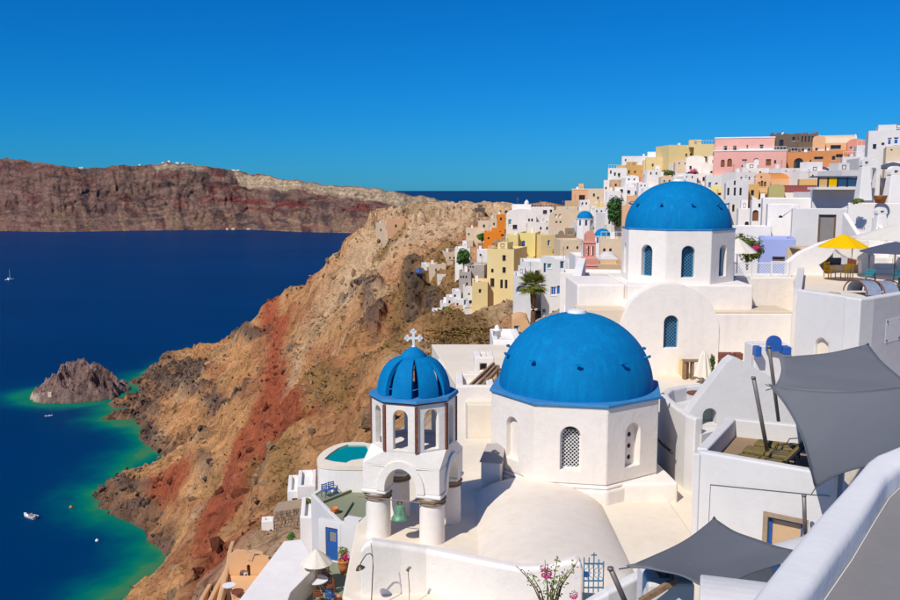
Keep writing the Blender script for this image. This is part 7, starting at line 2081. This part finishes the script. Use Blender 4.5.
# ------------------------------------------------------------------ loose rock and dry scrub on the cliff
def scatter():
    rg = np.random.default_rng(12)
    Zf = TZ; px,py = project(TX,TY,TZ)
    vis = (px>60)&(px<560)&(py>205)&(py<640)&(TZ>0.3)&(TWILD>0.55)
    area = np.gradient(TX,axis=1)*np.gradient(TY,axis=0)
    # scrub
    wgt = vis*area*(0.10+1.9*TVEG+0.5*sstep(0.52,0.66,fbm(TX/16,TY/16,5,151)))*(1-0.85*TRED)*(TZ>12)
    def pick(w,n):
        f = w.ravel(); c = np.cumsum(f); u = rg.random(n)*c[-1]; k = np.searchsorted(c,u)
        return TX.ravel()[k]+rg.uniform(-.6,.6,n),TY.ravel()[k]+rg.uniform(-.6,.6,n),TZ.ravel()[k]
    wgt = wgt*(1+14*((px>422)&(px<516)&(py>328)&(py<368)))
    wgt = wgt*np.clip((240/TY)**2,1,9)
    n = 30000; x,y,z = pick(wgt,n); dist = np.hypot(x,y)
    s = rg.uniform(0.20,0.70,n)*np.clip(dist/260,0.38,1.2)
    V_ = []; k = 7
    ang = rg.uniform(0,6.28,(n,k)); el = rg.uniform(0.15,1.3,(n,k)); 
    d = np.stack([np.cos(ang)*np.cos(el),np.sin(ang)*np.cos(el),np.sin(el)],-1); side = np.stack([-np.sin(ang),np.cos(ang),0*ang],-1)
    c = np.stack([x,y,z-0.08],-1)[:,None,:]; S = s[:,None,None]
    a = c+d*S*0.15; b = c+d*S*0.75+side*S*0.42; t = c+d*S*1.15; e = c+d*S*0.75-side*S*0.42
    v = np.stack([a,b,t,e],2).reshape(-1,3); f = np.arange(len(v)).reshape(-1,4)
    me = grid_mesh('dry_scrub',v,f,smooth=False); me.materials.append(M['dry']); o = bpy.data.objects.new('dry_scrub',me); COL.objects.link(o)
    tag(o,'brown dry scrub tufts dotted over the cliff slope','scrub',kind='stuff')
    # stones
    ico = bmesh.new(); bmesh.ops.create_icosphere(ico,subdivisions=1,radius=1.0); iv = np.array([q.co[:] for q in ico.verts]); fi = np.array([[q.index for q in f_.verts] for f_ in ico.faces]); ico.free()
    wgt = vis*area*(0.12+1.3*TDARK+1.4*sstep(9,1,TZ)+0.35*TRED+0.5*sstep(0.55,0.7,ridged(TX/20,TY/20,3,601)))
    wgt = wgt*np.clip((240/TY)**2,1,7)
    n = 9500; x,y,z = pick(wgt,n); dist = np.hypot(x,y)
    s = (rg.pareto(2.6,n)+0.35)*np.clip(dist/300,0.25,1.2); s = np.clip(s*0.8,0.12,1.7)
    v = iv[None]*rg.uniform(0.6,1.35,(n,len(iv),1))*s[:,None,None]*rg.uniform(0.6,1.2,(n,1,3))+np.stack([x,y,z],-1)[:,None,:]
    f = (fi[None]+(np.arange(n)*len(iv))[:,None,None]).reshape(-1,3)
    # stones take the colour of the ground they lie on
    k2 = np.searchsorted(_txs,x).clip(0,len(_txs)-1); j2 = np.searchsorted(_tys,y).clip(0,len(_tys)-1)
    base = np.where(TRED[j2,k2][:,None]>0.5,np.array([[0.27,0.08,0.04]]),np.where(TDARK[j2,k2][:,None]>0.4,np.array([[0.17,0.12,0.09]]),np.array([[0.50,0.31,0.17]])))*rg.uniform(0.55,1.15,(n,1))
    base = np.where((z<5)[:,None],np.array([[0.16,0.10,0.075]])*rg.uniform(0.5,1.6,(n,1)),base)
    me = grid_mesh('loose_rock',v.reshape(-1,3),f,np.repeat(base,len(iv),0),smooth=False); me.materials.append(M['cliff']); o = bpy.data.objects.new('loose_rock',me); COL.objects.link(o)
    tag(o,'broken boulders and stones strewn over the cliff and shore','rocks',kind='stuff')
scatter()
